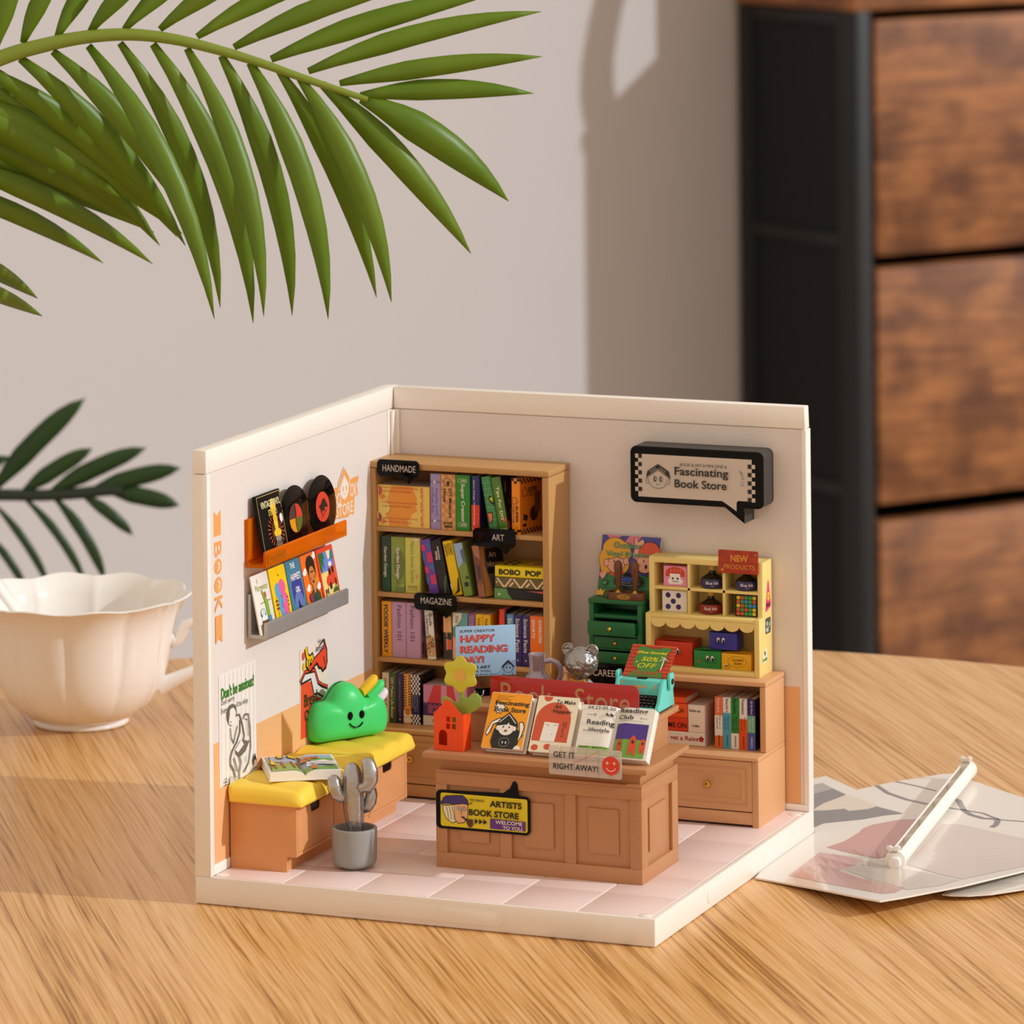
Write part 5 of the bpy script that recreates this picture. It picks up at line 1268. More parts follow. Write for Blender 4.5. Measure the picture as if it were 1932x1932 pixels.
# the bubble-shaped poster board stuck to the counter's front
sb = thing('front_sign', 'black and yellow bubble-shaped sign reading ARTISTS BOOK STORE on the counter front', 'sign', (0.67, 0.304, 0.17))
pl = rrect(0.543, 0.171, 0.803, 0.270, 0.013, 5)
k = 12
pl = pl[:12] + [(0.772, 0.2705), (0.768, 0.300), (0.762, 0.3075), (0.756, 0.3055), (0.748, 0.288), (0.728, 0.2745)] + pl[12:]
q = MB(); q.prism(pl, (0, 0.3045, 0), (1, 0, 0), (0, 0, 1), (0, -1, 0), 0.003); part('board', q, 'black_matte', sb, bevel=0.0006)
s = Sheet((0, 0.3015, 0), (1, 0, 0), (0, 0, 1))
s.poly(rrect(0.556, 0.178, 0.796, 0.2635, 0.006), '#e0c81a')
s.poly([(0.561, 0.232), (0.600, 0.236), (0.598, 0.190), (0.588, 0.186), (0.572, 0.196), (0.562, 0.216)], '#20160f'); s.poly([(0.563, 0.230), (0.600, 0.234), (0.597, 0.192), (0.588, 0.188), (0.573, 0.198), (0.564, 0.216)], '#e6dcb8')
for x in (0.572, 0.580, 0.588): s.line([(x, 0.230), (x + 0.004, 0.212), (x + 0.006, 0.196)], 0.0013, '#20160f')
s.poly([(0.593, 0.236), (0.632, 0.238), (0.632, 0.205), (0.622, 0.190), (0.604, 0.187), (0.596, 0.196)], '#20160f'); s.poly([(0.594, 0.236), (0.6305, 0.238), (0.6305, 0.206), (0.621, 0.192), (0.605, 0.189), (0.5975, 0.197)], '#e8b07c')
s.poly([(0.552, 0.237), (0.560, 0.232), (0.566, 0.240), (0.560, 0.244)], '#33265e'); s.poly([(0.561, 0.234), (0.562, 0.250), (0.572, 0.257), (0.600, 0.260), (0.618, 0.261), (0.632, 0.250), (0.635, 0.236), (0.620, 0.239), (0.600, 0.235), (0.580, 0.236)], '#20160f')
s.poly([(0.563, 0.235), (0.564, 0.249), (0.573, 0.2555), (0.600, 0.2585), (0.617, 0.2595), (0.630, 0.249), (0.633, 0.238), (0.620, 0.241), (0.600, 0.237), (0.580, 0.238)], '#3b2c70')
for x in (0.607, 0.621): s.poly(ell(x, 0.226, 0.0055, 0.0055), '#2a2420'); s.poly(ell(x, 0.226, 0.0042, 0.0042), '#d8d2c8'); s.poly(ell(x, 0.226, 0.0018), '#151210')
s.line([(0.615, 0.224), (0.613, 0.214), (0.617, 0.213)], 0.0012, '#20160f'); s.line([(0.611, 0.208), (0.617, 0.202), (0.622, 0.207)], 0.0012, '#20160f'); s.line([(0.617, 0.206), (0.628, 0.198), (0.634, 0.188)], 0.004, '#1a120e')
s.poly([(0.630, 0.201), (0.646, 0.201), (0.647, 0.187), (0.641, 0.180), (0.634, 0.181), (0.629, 0.190)], '#5a2a1c')
for x in (0.651, 0.663, 0.675): s.poly([(x, 0.204), (x + 0.0105, 0.197), (x, 0.190)], '#1c160c')
s.text('THE CRADLE', 0.657, 0.2510, 0.041, 0.0062, '#1c160c', 0, bold=0.015); s.text('OF', 0.641, 0.2420, 0.0085, 0.0062, '#1c160c', 0, bold=0.015)
s.text('ARTISTS', 0.737, 0.2455, 0.088, 0.0165, '#1a1408', 0, bold=0.03); s.text('BOOK STORE', 0.704, 0.2195, 0.138, 0.0165, '#1a1408', 0, bold=0.03)
s.poly([(0.694, 0.2075), (0.791, 0.2065), (0.791, 0.182), (0.694, 0.182)], '#5d2c7c'); s.text('WELCOME', 0.746, 0.2000, 0.074, 0.0095, '#e8dccb', 0, bold=0.015); s.text('TO YOU.', 0.757, 0.1872, 0.056, 0.0090, '#e8dccb', 0, bold=0.015)
s.done(sb, 'lettering')
# translucent GET IT RIGHT AWAY card at the worktop edge
gi = thing('edge_card', 'clear rounded card reading GET IT RIGHT AWAY! stuck on the counter edge', 'card', (0.97, 0.262, 0.34))
q = MB(); q.prism([(x, z - (x - 0.97) * 0.004) for x, z in rrect(0.872, 0.344, 1.069, 0.417, 0.006)], (0, 0.2620, 0), (1, 0, 0), (0, 0, 1), (0, -1, 0), 0.0022); part('card', q, 'clear_film', gi, bevel=0.0004)
s = Sheet((0, 0.2598, 0), (1, 0, 0), (0, 0, 1))
for x in (0.906, 0.940, 0.973, 1.007, 1.04): s.rect(x, 0.3445, x + 0.0007, 0.4165, '#8a7f78')
for z in (0.357, 0.372, 0.388, 0.403): s.rect(0.8725, z, 1.0685, z + 0.0005, '#b5a9a0')
s.text('GET IT', 0.914, 0.3955, 0.058, 0.0150, '#28211e', 0, bold=0.01); s.text('RIGHT AWAY!', 0.945, 0.3665, 0.121, 0.0150, '#28211e', 0, bold=0.01)
s.line([(0.945, 0.378), (1.005, 0.410)], 0.001, '#d8604a')
s.poly(ell(1.0405, 0.3775, 0.0235, 0.0235, 32), '#e23a22')
for x in (1.031, 1.050): s.poly(star(x, 0.384, 0.0060, 0.0016), '#f0e4de')
s.line(ell(1.0405, 0.376, 0.013, 0.012, 12, 200, 340), 0.0020, '#f0e4de')
s.done(gi, 'lettering')

# books displayed on the counter
def lean_frame(x, y, z, ang, yaw=0.0):
    return Matrix.Rotation(radians(yaw), 3, 'Z') @ Matrix.Rotation(-radians(ang), 3, 'X')
def display(label, x, w, h, cover, art, y=0.300, thick=0.026, ang=33.5, pagec='paper_white'):
    t = thing('display_book', label, 'book', (x, y, ZC + 0.0149), group=None, rot=lean_frame(0, 0, 0, ang))
    pl = rrect(0, 0, w, h, 0.004, 4)
    q = MB(); q.prism(pl, (0, 0, 0), (1, 0, 0), (0, 0, 1), (0, 1, 0), 0.0022); part('front_cover', q, cover, t, world=False, bevel=0.0005)
    q = MB(); q.box(0.004, w - 0.002, 0.0023, thick - 0.003, 0.003, h - 0.004); part('pages', q, pagec, t, world=False, bevel=0.0012)
    q = MB(); q.prism(pl, (0.004, thick - 0.003, 0), (1, 0, 0), (0, 0, 1), (0, 1, 0), 0.0022); part('rear_cover', q, cover, t, world=False, bevel=0.0005)
    q = MB(); q.box(-0.0005, 0.003, 0.001, thick - 0.001, 0.002, h - 0.002); part('spine', q, cover, t, world=False, bevel=0.0008)
    s = Sheet((0, 0, 0), (1, 0, 0), (0, 0, 1)); art(s, w, h); s.done(t, 'cover_print', world=False)
def art1(s, w, h):
    s.poly(rrect(0.001, 0.001, w - 0.001, h - 0.001, 0.003), '#f5a011')
    K, P = '#1b1a14', '#f1ebe2'
    for k, (a, b) in enumerate(((0.016, 0.062), (0.014, 0.046), (0.014, 0.056))): s.text('The illustrated wandering here' if k % 2 == 0 else 'through the pages', (a + b) / 2 + 0.002, 0.1425 - k * 0.0048, b - a, 0.0030, '#3a2608', 0, bold=0.01)
    s.poly(star(0.030, 0.110, 0.018, 0.0125, 9), K); s.poly(star(0.030, 0.110, 0.015, 0.0105, 9), P)
    s.text('Fascinating', 0.062, 0.1225, 0.093, 0.0150, K, 0, bold=0.025); s.text('Book Store', 0.060, 0.1065, 0.085, 0.0130, K, 0, bold=0.025)
    s.poly([(0.026, 0.052), (0.022, 0.018), (0.030, 0.001), (0.094, 0.001), (0.100, 0.030), (0.108, 0.040), (0.094, 0.052), (0.082, 0.060), (0.038, 0.060)], K)
    s.poly(ell(0.059, 0.060, 0.030, 0.030), K); s.poly([(0.058, 0.096), (0.030, 0.060), (0.034, 0.042), (0.086, 0.042), (0.088, 0.060)], K)
    s.poly([(0.004, 0.040), (0.016, 0.072), (0.036, 0.084), (0.046, 0.080), (0.040, 0.072), (0.022, 0.064), (0.018, 0.044), (0.010, 0.032)], K); s.poly([(0.006, 0.040), (0.017, 0.070), (0.036, 0.081), (0.043, 0.079), (0.038, 0.074), (0.020, 0.065), (0.015, 0.044), (0.010, 0.035)], P)
    s.poly([(0.104, 0.036), (0.108, 0.062), (0.102, 0.076), (0.092, 0.076), (0.092, 0.066), (0.096, 0.050), (0.095, 0.020)], K); s.poly([(0.103, 0.038), (0.106, 0.062), (0.101, 0.073), (0.094, 0.074), (0.094, 0.066), (0.098, 0.050), (0.097, 0.024)], P)
    s.poly(ell(0.059, 0.058, 0.022, 0.021), P); s.poly([(0.037, 0.062), (0.040, 0.078), (0.060, 0.086), (0.078, 0.078), (0.081, 0.062), (0.066, 0.066), (0.063, 0.072), (0.060, 0.066)], K)
    s.poly(ell(0.036, 0.056, 0.0045, 0.006), P); s.poly(ell(0.082, 0.056, 0.0045, 0.006), P)
    s.line([(0.036, 0.072), (0.060, 0.097), (0.086, 0.070)], 0.0050, K); s.line([(0.038, 0.071), (0.060, 0.093), (0.083, 0.070)], 0.0022, P)
    for x in (0.051, 0.067): s.poly(ell(x, 0.059, 0.0018, 0.0026), K)
    s.poly(ell(0.059, 0.049, 0.004, 0.003), K); s.poly(ell(0.059, 0.0495, 0.0028, 0.0014), '#c88a3a')
    s.line([(0.034, 0.050), (0.045, 0.050)], 0.0013, P); s.line(ell(0.061, 0.018, 0.014, 0.012, 20), 0.0009, '#a8a48c', True)
    for x in (0.057, 0.066): s.poly(ell(x, 0.017, 0.0020, 0.0032), '#d8d4c8')
    s.poly([(0.088, 0.001), (0.094, 0.010), (0.102, 0.012), (0.108, 0.006), (0.108, 0.001)], P)
display('orange display book reading Fascinating Book Store, left of three on the counter', 0.6695, 0.1125, 0.152, 'cover_w', art1)
def art2(s, w, h):
    K, R_ = '#23201c', '#d05430'
    s.poly(rrect(0.001, 0.001, w - 0.001, h - 0.001, 0.003), '#eee2c6')
    s.poly([(0.003, 0.034)] + ell(0.052, 0.086, 0.048, 0.050, 20, 180, 0)[::1] + [(0.100, 0.030), (0.004, 0.030)], R_)
    s.poly(ell(0.028, h - 0.002, 0.012, 0.013, 16, 180, 360), R_)
    for x, z in ((0.016, 0.012), (0.050, 0.016)): s.poly(ell(x, z, 0.0095, 0.0080), R_)
    s.poly([(0.026, 0.030), (0.030, 0.082), (0.070, 0.080), (0.066, 0.030)], '#f2ede4')
    s.line([(0.034, 0.076), (0.040, 0.074), (0.046, 0.072)], 0.0010, K); s.line([(0.056, 0.073), (0.062, 0.075), (0.067, 0.075)], 0.0010, K); s.poly(ell(0.056, 0.050, 0.0012), K)
    s.text('To Make', 0.078, 0.1380, 0.052, 0.0105, K, 0, bold=0.012); s.text('Art', 0.059, 0.1250, 0.019, 0.0110, K, 0, bold=0.012); s.text('Happen', 0.072, 0.1110, 0.050, 0.0125, K, 0, bold=0.012)
    s.text('THE LIFE', 0.089, 0.078, 0.018, 0.0040, K, -90); s.text('ART AND ME', 0.083, 0.064, 0.040, 0.0040, K, -90)
display('cream and brick red display book reading To Make Art Happen, middle of the counter', 0.7985, 0.1125, 0.152, 'cover_bw', art2)
o3 = thing('display_book', 'open white display book reading Reading Club, right of three on the counter', 'book', (1.0225, 0.3165, ZC + 0.0032), rot=Matrix.Rotation(-radians(33.5), 3, 'X') @ Matrix.Rotation(radians(90), 3, 'X'))
def rclub(s, Wd, Dp):
    K = '#23201d'
    strip_rect(s, 0.001, 0.004, 0.088, 0.105, '#4b2f8c'); strip_rect(s, 0.001, 0.004, 0.088, 0.058, '#72a83c')
    strip_rect(s, -0.090, 0.004, -0.008, 0.030, '#8cc03e')
    s.h += 0.0006
    for x, z, k in ((0.018, 0.036, 1.0), (0.054, 0.040, 1.35), (0.081, 0.040, 1.0)):
        s.poly([(x - 0.006 * k, z - 0.022 * k), (x - 0.008 * k, z), (x - 0.006 * k, z + 0.016 * k), (x, z + 0.023 * k), (x + 0.006 * k, z + 0.016 * k), (x + 0.007 * k, z), (x + 0.008 * k, z - 0.022 * k), (x + 0.003 * k, z - 0.020 * k), (x, z - 0.008 * k), (x - 0.003 * k, z - 0.020 * k)], '#dc4a22'); s.poly(ell(x, z + 0.008 * k, 0.003 * k, 0.004 * k, 10), '#33202a')
    s.text('04.23-05.20', -0.046, 0.1440, 0.074, 0.0095, K, 0); s.text('Reading', -0.042, 0.0985, 0.074, 0.0190, K, 0, bold=0.012)
    s.text('is a', -0.078, 0.0760, 0.013, 0.0065, K, 0); s.text('lifestyle', -0.042, 0.0765, 0.056, 0.0155, K, 0, bold=0.008)
    s.line([(-0.082, 0.122), (-0.056, 0.123)], 0.001, K); s.line([(-0.062, 0.127), (-0.056, 0.123), (-0.063, 0.118)], 0.0013, K)
    for x in (-0.026, -0.014): s.poly(ell(x, 0.1275, 0.0052, 0.0066), K); s.poly(ell(x + 0.0005, 0.1285, 0.0042, 0.0054), '#efe9e0'); s.poly(ell(x - 0.0008, 0.1255, 0.0026, 0.0034), K)
    s.text('Reading', 0.042, 0.1400, 0.076, 0.0180, K, 0, bold=0.018); s.text('Club', 0.024, 0.1225, 0.042, 0.0130, K, 0, bold=0.018); s.line([(0.062, 0.121), (0.084, 0.120)], 0.0008, K); s.line([(0.068, 0.124), (0.062, 0.121), (0.068, 0.118)], 0.001, K)
    s.text('A Monthly Activity Of Literary', 0.038, 0.1110, 0.064, 0.0036, K, 0)
    s.text('READING    MAKE GOOD', -0.049, 0.0250, 0.076, 0.0050, '#1d3a14', 0, bold=0.02); s.text('CLUB    THINGS HAPPEN', -0.049, 0.0175, 0.076, 0.0050, '#1d3a14', 0, bold=0.02)
openbook(o3, 0.195, 0.152, 0.024, rclub)
o3.scale = (1, 0.90, 1)

# red shop board on the riser, behind the display books
rs = thing('name_board', 'red rounded board with tan letters Book Store standing on the counter riser', 'sign', (0.857, 0.412, ZC))
q = MB(); q.prism(rrect(0.6525, 0.3735, 1.061, 0.5505, 0.016, 6), (0, 0.4095, 0), (1, 0, 0), (0, 0, 1), (0, 1, 0), 0.0045); part('board', q, 'acrylic_red', rs, bevel=0.0008)
s = Sheet((0, 0.4095, 0), (1, 0, 0), (0, 0, 1)); s.text('Book', 0.7535, 0.5070, 0.143, 0.056, '#b9855a', 0, bold=0.0, space=1.0); s.text('Store', 0.9620, 0.5055, 0.150, 0.058, '#b9855a', 0); s.done(rs, 'lettering', m='printed_gloss')

# orange paper house holding a clear flower
hp = thing('paper_house', 'orange card house standing on the left end of the counter', 'ornament', (0.583, 0.325, ZC))
wn = [rrect(0.575 + a, 0.447 - b, 0.586 + a, 0.461 - b, 0.001, 1) for a in (0.0, 0.0165) for b in (0.0, 0.018)]
door = [(0.554, 0.387), (0.577, 0.3855)] + ell(0.5660, 0.412, 0.0118, 0.0140, 10, 0, 180)
out_ = [(0.5405, ZC + 0.0005), (0.6225, ZC + 0.0005), (0.6225, 0.4665), (0.6130, 0.4735), (0.584, 0.5035), (0.5795, 0.5055), (0.575, 0.5035), (0.549, 0.4745), (0.5405, 0.4675)]
q = MB(); q.prism(out_, (0, 0.298, 0), (1, 0, 0), (0, 0, 1), (0, 1, 0), 0.0013, holes=[list(reversed(w_)) for w_ in wn] + [list(reversed(door))]); part('front_wall', q, 'house_orange', hp)
for a, b in ((0.6212, 0.6225), (0.5405, 0.5418)):
    q = MB(); q.box(a, b, 0.2994, 0.3500, ZC + 0.0005, 0.4675); part('side_wall', q, 'house_orange', hp)
q = MB(); q.box(0.5419, 0.6211, 0.3487, 0.3500, ZC + 0.0005, 0.4670); part('rear_wall', q, 'house_orange', hp)
fl = thing('acrylic_flower', 'clear yellow and green acrylic flower standing in the orange paper house', 'ornament', (0.596, 0.325, ZC))
fp = [(0.5955, 0.5445)]
out_ = []
for i in range(72):
    a = 2 * pi * i / 72
    r = 0.0425 + 0.0052 * cos(6 * (a - pi / 2))
    out_.append((0.6045 + r * cos(a) * 1.05, 0.5660 + r * sin(a)))
q = MB(); q.prism(out_, (0, 0.3240, 0), (1, 0, 0), (0, 0, 1), (0, 1, 0), 0.0040); q2 = MB()
part('bloom', q, 'acrylic_yellow', fl, bevel=0.0008)
q = MB(); q.prism(ell(0.6045, 0.5640, 0.0165, 0.0165, 30), (0, 0.3228, 0), (1, 0, 0), (0, 0, 1), (0, 1, 0), 0.0011); part('bloom_centre', q, mat('peach_disc', '#e2b04e', 0.3), fl)
q = MB(); q.prism([(0.596, 0.535), (0.613, 0.535), (0.611, 0.508), (0.624, 0.506), (0.635, 0.518), (0.650, 0.519), (0.660, 0.508), (0.661, 0.492), (0.650, 0.478), (0.630, 0.466), (0.614, 0.455), (0.608, 0.430), (0.600, 0.378), (0.592, 0.378), (0.585, 0.430), (0.567, 0.470), (0.550, 0.492), (0.556, 0.506), (0.572, 0.502), (0.590, 0.490), (0.600, 0.497)], (0, 0.3282, 0), (1, 0, 0), (0, 0, 1), (0, 1, 0), 0.0038); part('stem', q, 'acrylic_green', fl, bevel=0.0008)

# pale blue card in a black clip
bcd = thing('notice_card', 'pale blue square card reading HAPPY READING DAY! on the counter riser', 'card', (0.588, 0.54, ZR2 + 0.03), rz=radians(31))
L_ = 0.158
q = MB(); q.box(-L_ / 2, L_ / 2, -0.0015, 0.0015, 0.0225, 0.1535); part('card', q, mat('card_blue', '#9dbfdf', 0.45), bcd, world=False, bevel=0.0004)
s = Sheet((-L_ / 2, -0.0015, 0.0225), (1, 0, 0), (0, 0, 1)); K = '#20242c'
def shadow_text(t_, cx_, cz_, w_, h_):
    s.text(t_, cx_ + 0.0014, cz_ - 0.0007, w_, h_, K, 0, bold=0.03); s.text(t_, cx_, cz_, w_, h_, '#e2504a', 0, bold=0.02)
s.text('SUPER CREATOR', 0.057, 0.1185, 0.093, 0.0068, K, 0, bold=0.012)
shadow_text('HAPPY', 0.057, 0.0990, 0.092, 0.0190); shadow_text('READING', 0.073, 0.0710, 0.124, 0.0190); shadow_text('DAY!', 0.042, 0.0440, 0.062, 0.0180)
s.text('WITH ART', 0.056, 0.0235, 0.070, 0.0075, K, 0, bold=0.015); s.text('FOR YOU', 0.063, 0.0130, 0.056, 0.0062, K, 0); s.text('Fascinating Book Store', 0.062, 0.0040, 0.100, 0.0048, K, 0, bold=0.01)
s.poly([(0.104, 0.001), (0.154, 0.040), (0.157, 0.040), (0.157, 0.001)], '#88a6c4')
s.poly([(0.122, 0.018), (0.138, 0.034), (0.153, 0.018), (0.153, 0.024), (0.138, 0.040), (0.122, 0.024)], K); s.line(ell(0.138, 0.018, 0.0125, 0.0115, 20), 0.0011, K, True)
for x in (0.1335, 0.1425): s.poly(ell(x, 0.020, 0.0014, 0.0030, 10), K)
s.line([(0.128, 0.006), (0.124, 0.001)], 0.0012, K); s.line([(0.148, 0.006), (0.152, 0.001)], 0.0012, K); s.done(bcd, 'lettering', world=False)
cs = thing('card_clip', 'black clip stand with clear feet holding the pale blue card', 'stand', (0.588, 0.54, ZR2), rz=radians(31))
q = MB(); q.box(-0.030, 0.058, -0.006, 0.006, 0.0150, 0.0220); q.box(-0.025, 0.050, -0.004, 0.004, 0.0005, 0.0150); part('clip', q, 'black_gloss', cs, world=False, bevel=0.0012)
for x in (-0.020, 0.038):
    q = MB(); q.tube([(x - 0.012, -0.008, 0.016), (x - 0.011, -0.012, 0.006), (x - 0.005, -0.014, 0.002), (x + 0.004, -0.014, 0.002), (x + 0.010, -0.012, 0.006), (x + 0.012, -0.008, 0.016)], 0.0018, 8); part('wire_foot', q, 'silver', cs, world=False, smooth=True)

# lilac jug
jg = thing('jug', 'pearly lilac jug with looped handle on the counter riser', 'jug', (0.7405, 0.52, ZR2))
JX, JY = 0.7405, 0.520
q = MB(); q.lathe([(0.001, 0.0), (0.022, 0.0), (0.030, 0.006), (0.0375, 0.022), (0.0395, 0.040), (0.036, 0.056), (0.027, 0.069), (0.0205, 0.076), (0.0205, 0.084), (0.0220, 0.1165), (0.0236, 0.1215), (0.0236, 0.1235), (0.0205, 0.1240), (0.0190, 0.119), (0.0165, 0.085), (0.001, 0.082)], (JX, JY, ZR2 + 0.0003), 40, closed=True)
part('body', q, 'pearl_lilac', jg, smooth=True, ang=75)
q = MB(); q.tube([(JX + 0.018, JY + 0.004, ZR2 + 0.104), (JX + 0.034, JY + 0.008, ZR2 + 0.108), (JX + 0.050, JY + 0.012, ZR2 + 0.102), (JX + 0.0595, JY + 0.015, ZR2 + 0.088), (JX + 0.060, JY + 0.016, ZR2 + 0.070), (JX + 0.053, JY + 0.014, ZR2 + 0.052), (JX + 0.043, JY + 0.011, ZR2 + 0.040), (JX + 0.033, JY + 0.008, ZR2 + 0.034)], 0.0072, 14); part('handle', q, 'pearl_lilac', jg, smooth=True)

# silver bear
br = thing('bear_figure', 'crinkled silver teddy bear figure with gold bow tie on the counter riser', 'figurine', (0.8625, 0.52, ZR2))
BX, BYY = 0.8625, 0.520
def ball(name, c, r, sc, m, n=28, mm=20, lab=None):
    q = MB(); q.sphere(c, r, n, mm, sc); return part(name, q, m, br, smooth=True, label=lab)
q = MB(); q.lathe([(0.001, 0), (0.024, 0.0), (0.028, 0.006), (0.030, 0.020), (0.028, 0.040), (0.022, 0.056), (0.012, 0.066), (0.001, 0.070)], (BX, BYY, ZR2 + 0.0003), 32, closed=True); part('body', q, 'silver', br, smooth=True)
q = MB(); q.sphere((BX, BYY, ZR2 + 0.1115), 0.0445, 36, 26, (1.02, 0.90, 0.90)); q.sphere((BX + 0.002, BYY - 0.034, ZR2 + 0.1005), 0.0130, 18, 12, (1.1, 0.7, 0.85)); part('head', q, 'silver_wrinkled', br, smooth=True)
for sx_ in (-1, 1):
    q = MB(); q.lathe([(0.001, -0.003), (0.0105, -0.004), (0.0130, -0.0075), (0.0158, -0.007), (0.0165, -0.001), (0.0155, 0.004), (0.010, 0.006), (0.001, 0.006)], (0, 0, 0), 24, closed=True)
    cx_, cz_ = BX + sx_ * 0.0335, ZR2 + 0.1440
    q.v = [(cx_ + a, BYY - 0.004 + c, cz_ + b) for a, b, c in q.v]; part('ear', q, 'silver_wrinkled', br, smooth=True)
    q = MB(); q.tube([(BX + sx_ * 0.018, BYY - 0.004, ZR2 + 0.062), (BX + sx_ * 0.030, BYY - 0.010, ZR2 + 0.052), (BX + sx_ * 0.037, BYY - 0.014, ZR2 + 0.034), (BX + sx_ * 0.036, BYY - 0.018, ZR2 + 0.020)], [0.010, 0.0115, 0.0105, 0.007], 14); part('arm', q, 'silver', br, smooth=True)
    q = MB(); q.sphere((BX + sx_ * 0.014, BYY - 0.0375, ZR2 + 0.112), 0.0030, 10, 8, (1.8, 0.5, 0.5)); part('eyelid', q, 'silver', br, smooth=True)
q = MB(); q.sphere((BX + 0.002, BYY - 0.043, ZR2 + 0.104), 0.0032, 10, 8, (1.3, 0.8, 0.9)); part('nose', q, 'silver', br, smooth=True)
for sx_ in (-1, 1):
    q = MB(); q.prism([(0, -0.004), (sx_ * 0.010, -0.0075), (sx_ * 0.020, -0.009), (sx_ * 0.0215, 0), (sx_ * 0.020, 0.009), (sx_ * 0.010, 0.0065), (0, 0.004)], (BX, BYY - 0.032, ZR2 + 0.0640), (1, 0, 0), (0, 0, 1), (0, 1, 0), 0.006); part('bow', q, 'gold', br, bevel=0.0015)
q = MB(); q.sphere((BX, BYY - 0.033, ZR2 + 0.064), 0.0052, 12, 8); part('bow_knot', q, 'gold', br, smooth=True)

# mint typewriter
tw = thing('typewriter', 'mint green toy typewriter on the right end of the counter riser', 'typewriter', (1.0400, 0.525, ZR2))
TX0, TX1 = 0.967, 1.090
prof = [(0.463, ZR2 + 0.006), (0.463, ZR2 + 0.018), (0.467, ZR2 + 0.021), (0.502, ZR2 + 0.052), (0.510, ZR2 + 0.088), (0.517, ZR2 + 0.0915), (0.566, ZR2 + 0.0915), (0.576, ZR2 + 0.080), (0.588, ZR2 + 0.006)]
side_prof = [(0.463, ZR2 + 0.006), (0.463, ZR2 + 0.018), (0.468, ZR2 + 0.022), (0.480, ZR2 + 0.034), (0.492, ZR2 + 0.062), (0.508, ZR2 + 0.086), (0.517, ZR2 + 0.0915), (0.560, ZR2 + 0.0915), (0.574, ZR2 + 0.082), (0.588, ZR2 + 0.006)]
for a in (TX0, TX1 - 0.010):
    q = MB(); q.prism(side_prof, (a, 0, 0), (0, 1, 0), (0, 0, 1), (1, 0, 0), 0.010); part('side_cheek', q, 'mint_plastic', tw, bevel=0.002)
q = MB(); q.prism([(0.463, ZR2 + 0.006), (0.463, ZR2 + 0.017), (0.468, ZR2 + 0.0195), (0.474, ZR2 + 0.012), (0.500, ZR2 + 0.030), (0.502, ZR2 + 0.052), (0.5115, ZR2 + 0.088), (0.517, ZR2 + 0.0905), (0.560, ZR2 + 0.0905), (0.574, ZR2 + 0.081), (0.588, ZR2 + 0.006)], (TX0 + 0.0101, 0, 0), (0, 1, 0), (0, 0, 1), (1, 0, 0), TX1 - TX0 - 0.0202); part('body', q, 'mint_plastic', tw, bevel=0.0018)
q = MB(); q.box(TX0 + 0.004, TX1 - 0.004, 0.468, 0.584, ZR2 + 0.0003, ZR2 + 0.0062); part('base', q, 'black_matte', tw)
q = MB()
q.prism([(0.474, ZR2 + 0.0175), (0.4995, ZR2 + 0.049), (0.4995, ZR2 + 0.030), (0.474, ZR2 + 0.013)], (TX0 + 0.014, 0, 0), (0, 1, 0), (0, 0, 1), (1, 0, 0), TX1 - TX0 - 0.028); kb = part('keyboard', q, 'black_matte', tw)
for r_ in range(4):
    for c_ in range(8):
        q = MB(); y_ = 0.4765 + r_ * 0.0062; z_ = ZR2 + 0.0205 + r_ * 0.0076
        q.lathe([(0.0001, -0.002), (0.0040, -0.002), (0.0046, 0.0015), (0.0040, 0.0030), (0.0001, 0.0033)], (TX0 + 0.0215 + c_ * 0.0112 + (r_ % 2) * 0.004, y_ - 0.002, z_), 8, closed=True)
        part('key', q, 'dark_grey_plastic', kb)
q = MB(); q.box(TX0 + 0.050, TX0 + 0.074, 0.5175, 0.534, ZR2 + 0.0895, ZR2 + 0.0925); part('type_slot', q, 'black_matte', tw)
q = MB(); q.tube([(TX0 - 0.001, 0.545, ZR2 + 0.083), (TX1 + 0.001, 0.545, ZR2 + 0.083)], 0.0070, 16); part('platen', q, 'black_matte', tw, smooth=True, ang=50)
for a in (TX0 - 0.009, TX1 + 0.0015):
    q = MB(); q.prism([(0.531, ZR2 + 0.062), (0.529, ZR2 + 0.100), (0.535, ZR2 + 0.108), (0.556, ZR2 + 0.108), (0.562, ZR2 + 0.100), (0.562, ZR2 + 0.072), (0.552, ZR2 + 0.058)], (a, 0, 0), (0, 1, 0), (0, 0, 1), (1, 0, 0), 0.0075); part('carriage_end', q, 'mint_plastic', tw, bevel=0.002)
q = MB(); q.lathe([(0.0001, 0), (0.0085, 0), (0.0085, 0.0015), (0.0001, 0.0015)], (0, 0, 0), 20, closed=True); q.v = [(TX1 + 0.0091 + c, 0.546 + a, ZR2 + 0.083 + b) for a, b, c in q.v]; part('platen_knob', q, 'black_matte', tw)
s = Sheet((0, 0.5068, ZR2 + 0.070), (1, 0, 0), (0, 0.26, 0.966))
s.rect(TX0 + 0.012, 0.006, TX0 + 0.018, 0.015, '#c9b45c'); s.rect(TX0 + 0.046, -0.002, TX0 + 0.080, 0.004, '#c9b45c'); s.poly(ell(TX1 - 0.022, 0.001, 0.0035, 0.0050, 10), '#c9b45c'); s.done(tw, 'gold_badges')
tw.scale = (1.07, 1, 0.87)
pp = thing('typed_sheet', 'orange and green sheet reading Fine Goods 50% OFF standing in the typewriter', 'paper sheet', (1.03, 0.545, ZR2 + 0.08))
base_y, base_z = 0.536, ZR2 + 0.0795
NS = 10
def sheet_pt(t):
    return (base_y + 0.046 * t - 0.006 * t ** 3, base_z + 0.080 * t - 0.004 * t * t)
XP = lambda t: 0.9690 + 0.016 * t
V = []; F = []
for i in range(NS + 1):
    y_, z_ = sheet_pt(i / NS)
    for th_ in (0, 0.0007):
        V += [(XP(i / NS), y_ + th_, z_), (XP(i / NS) + 0.1225, y_ + th_, z_)]
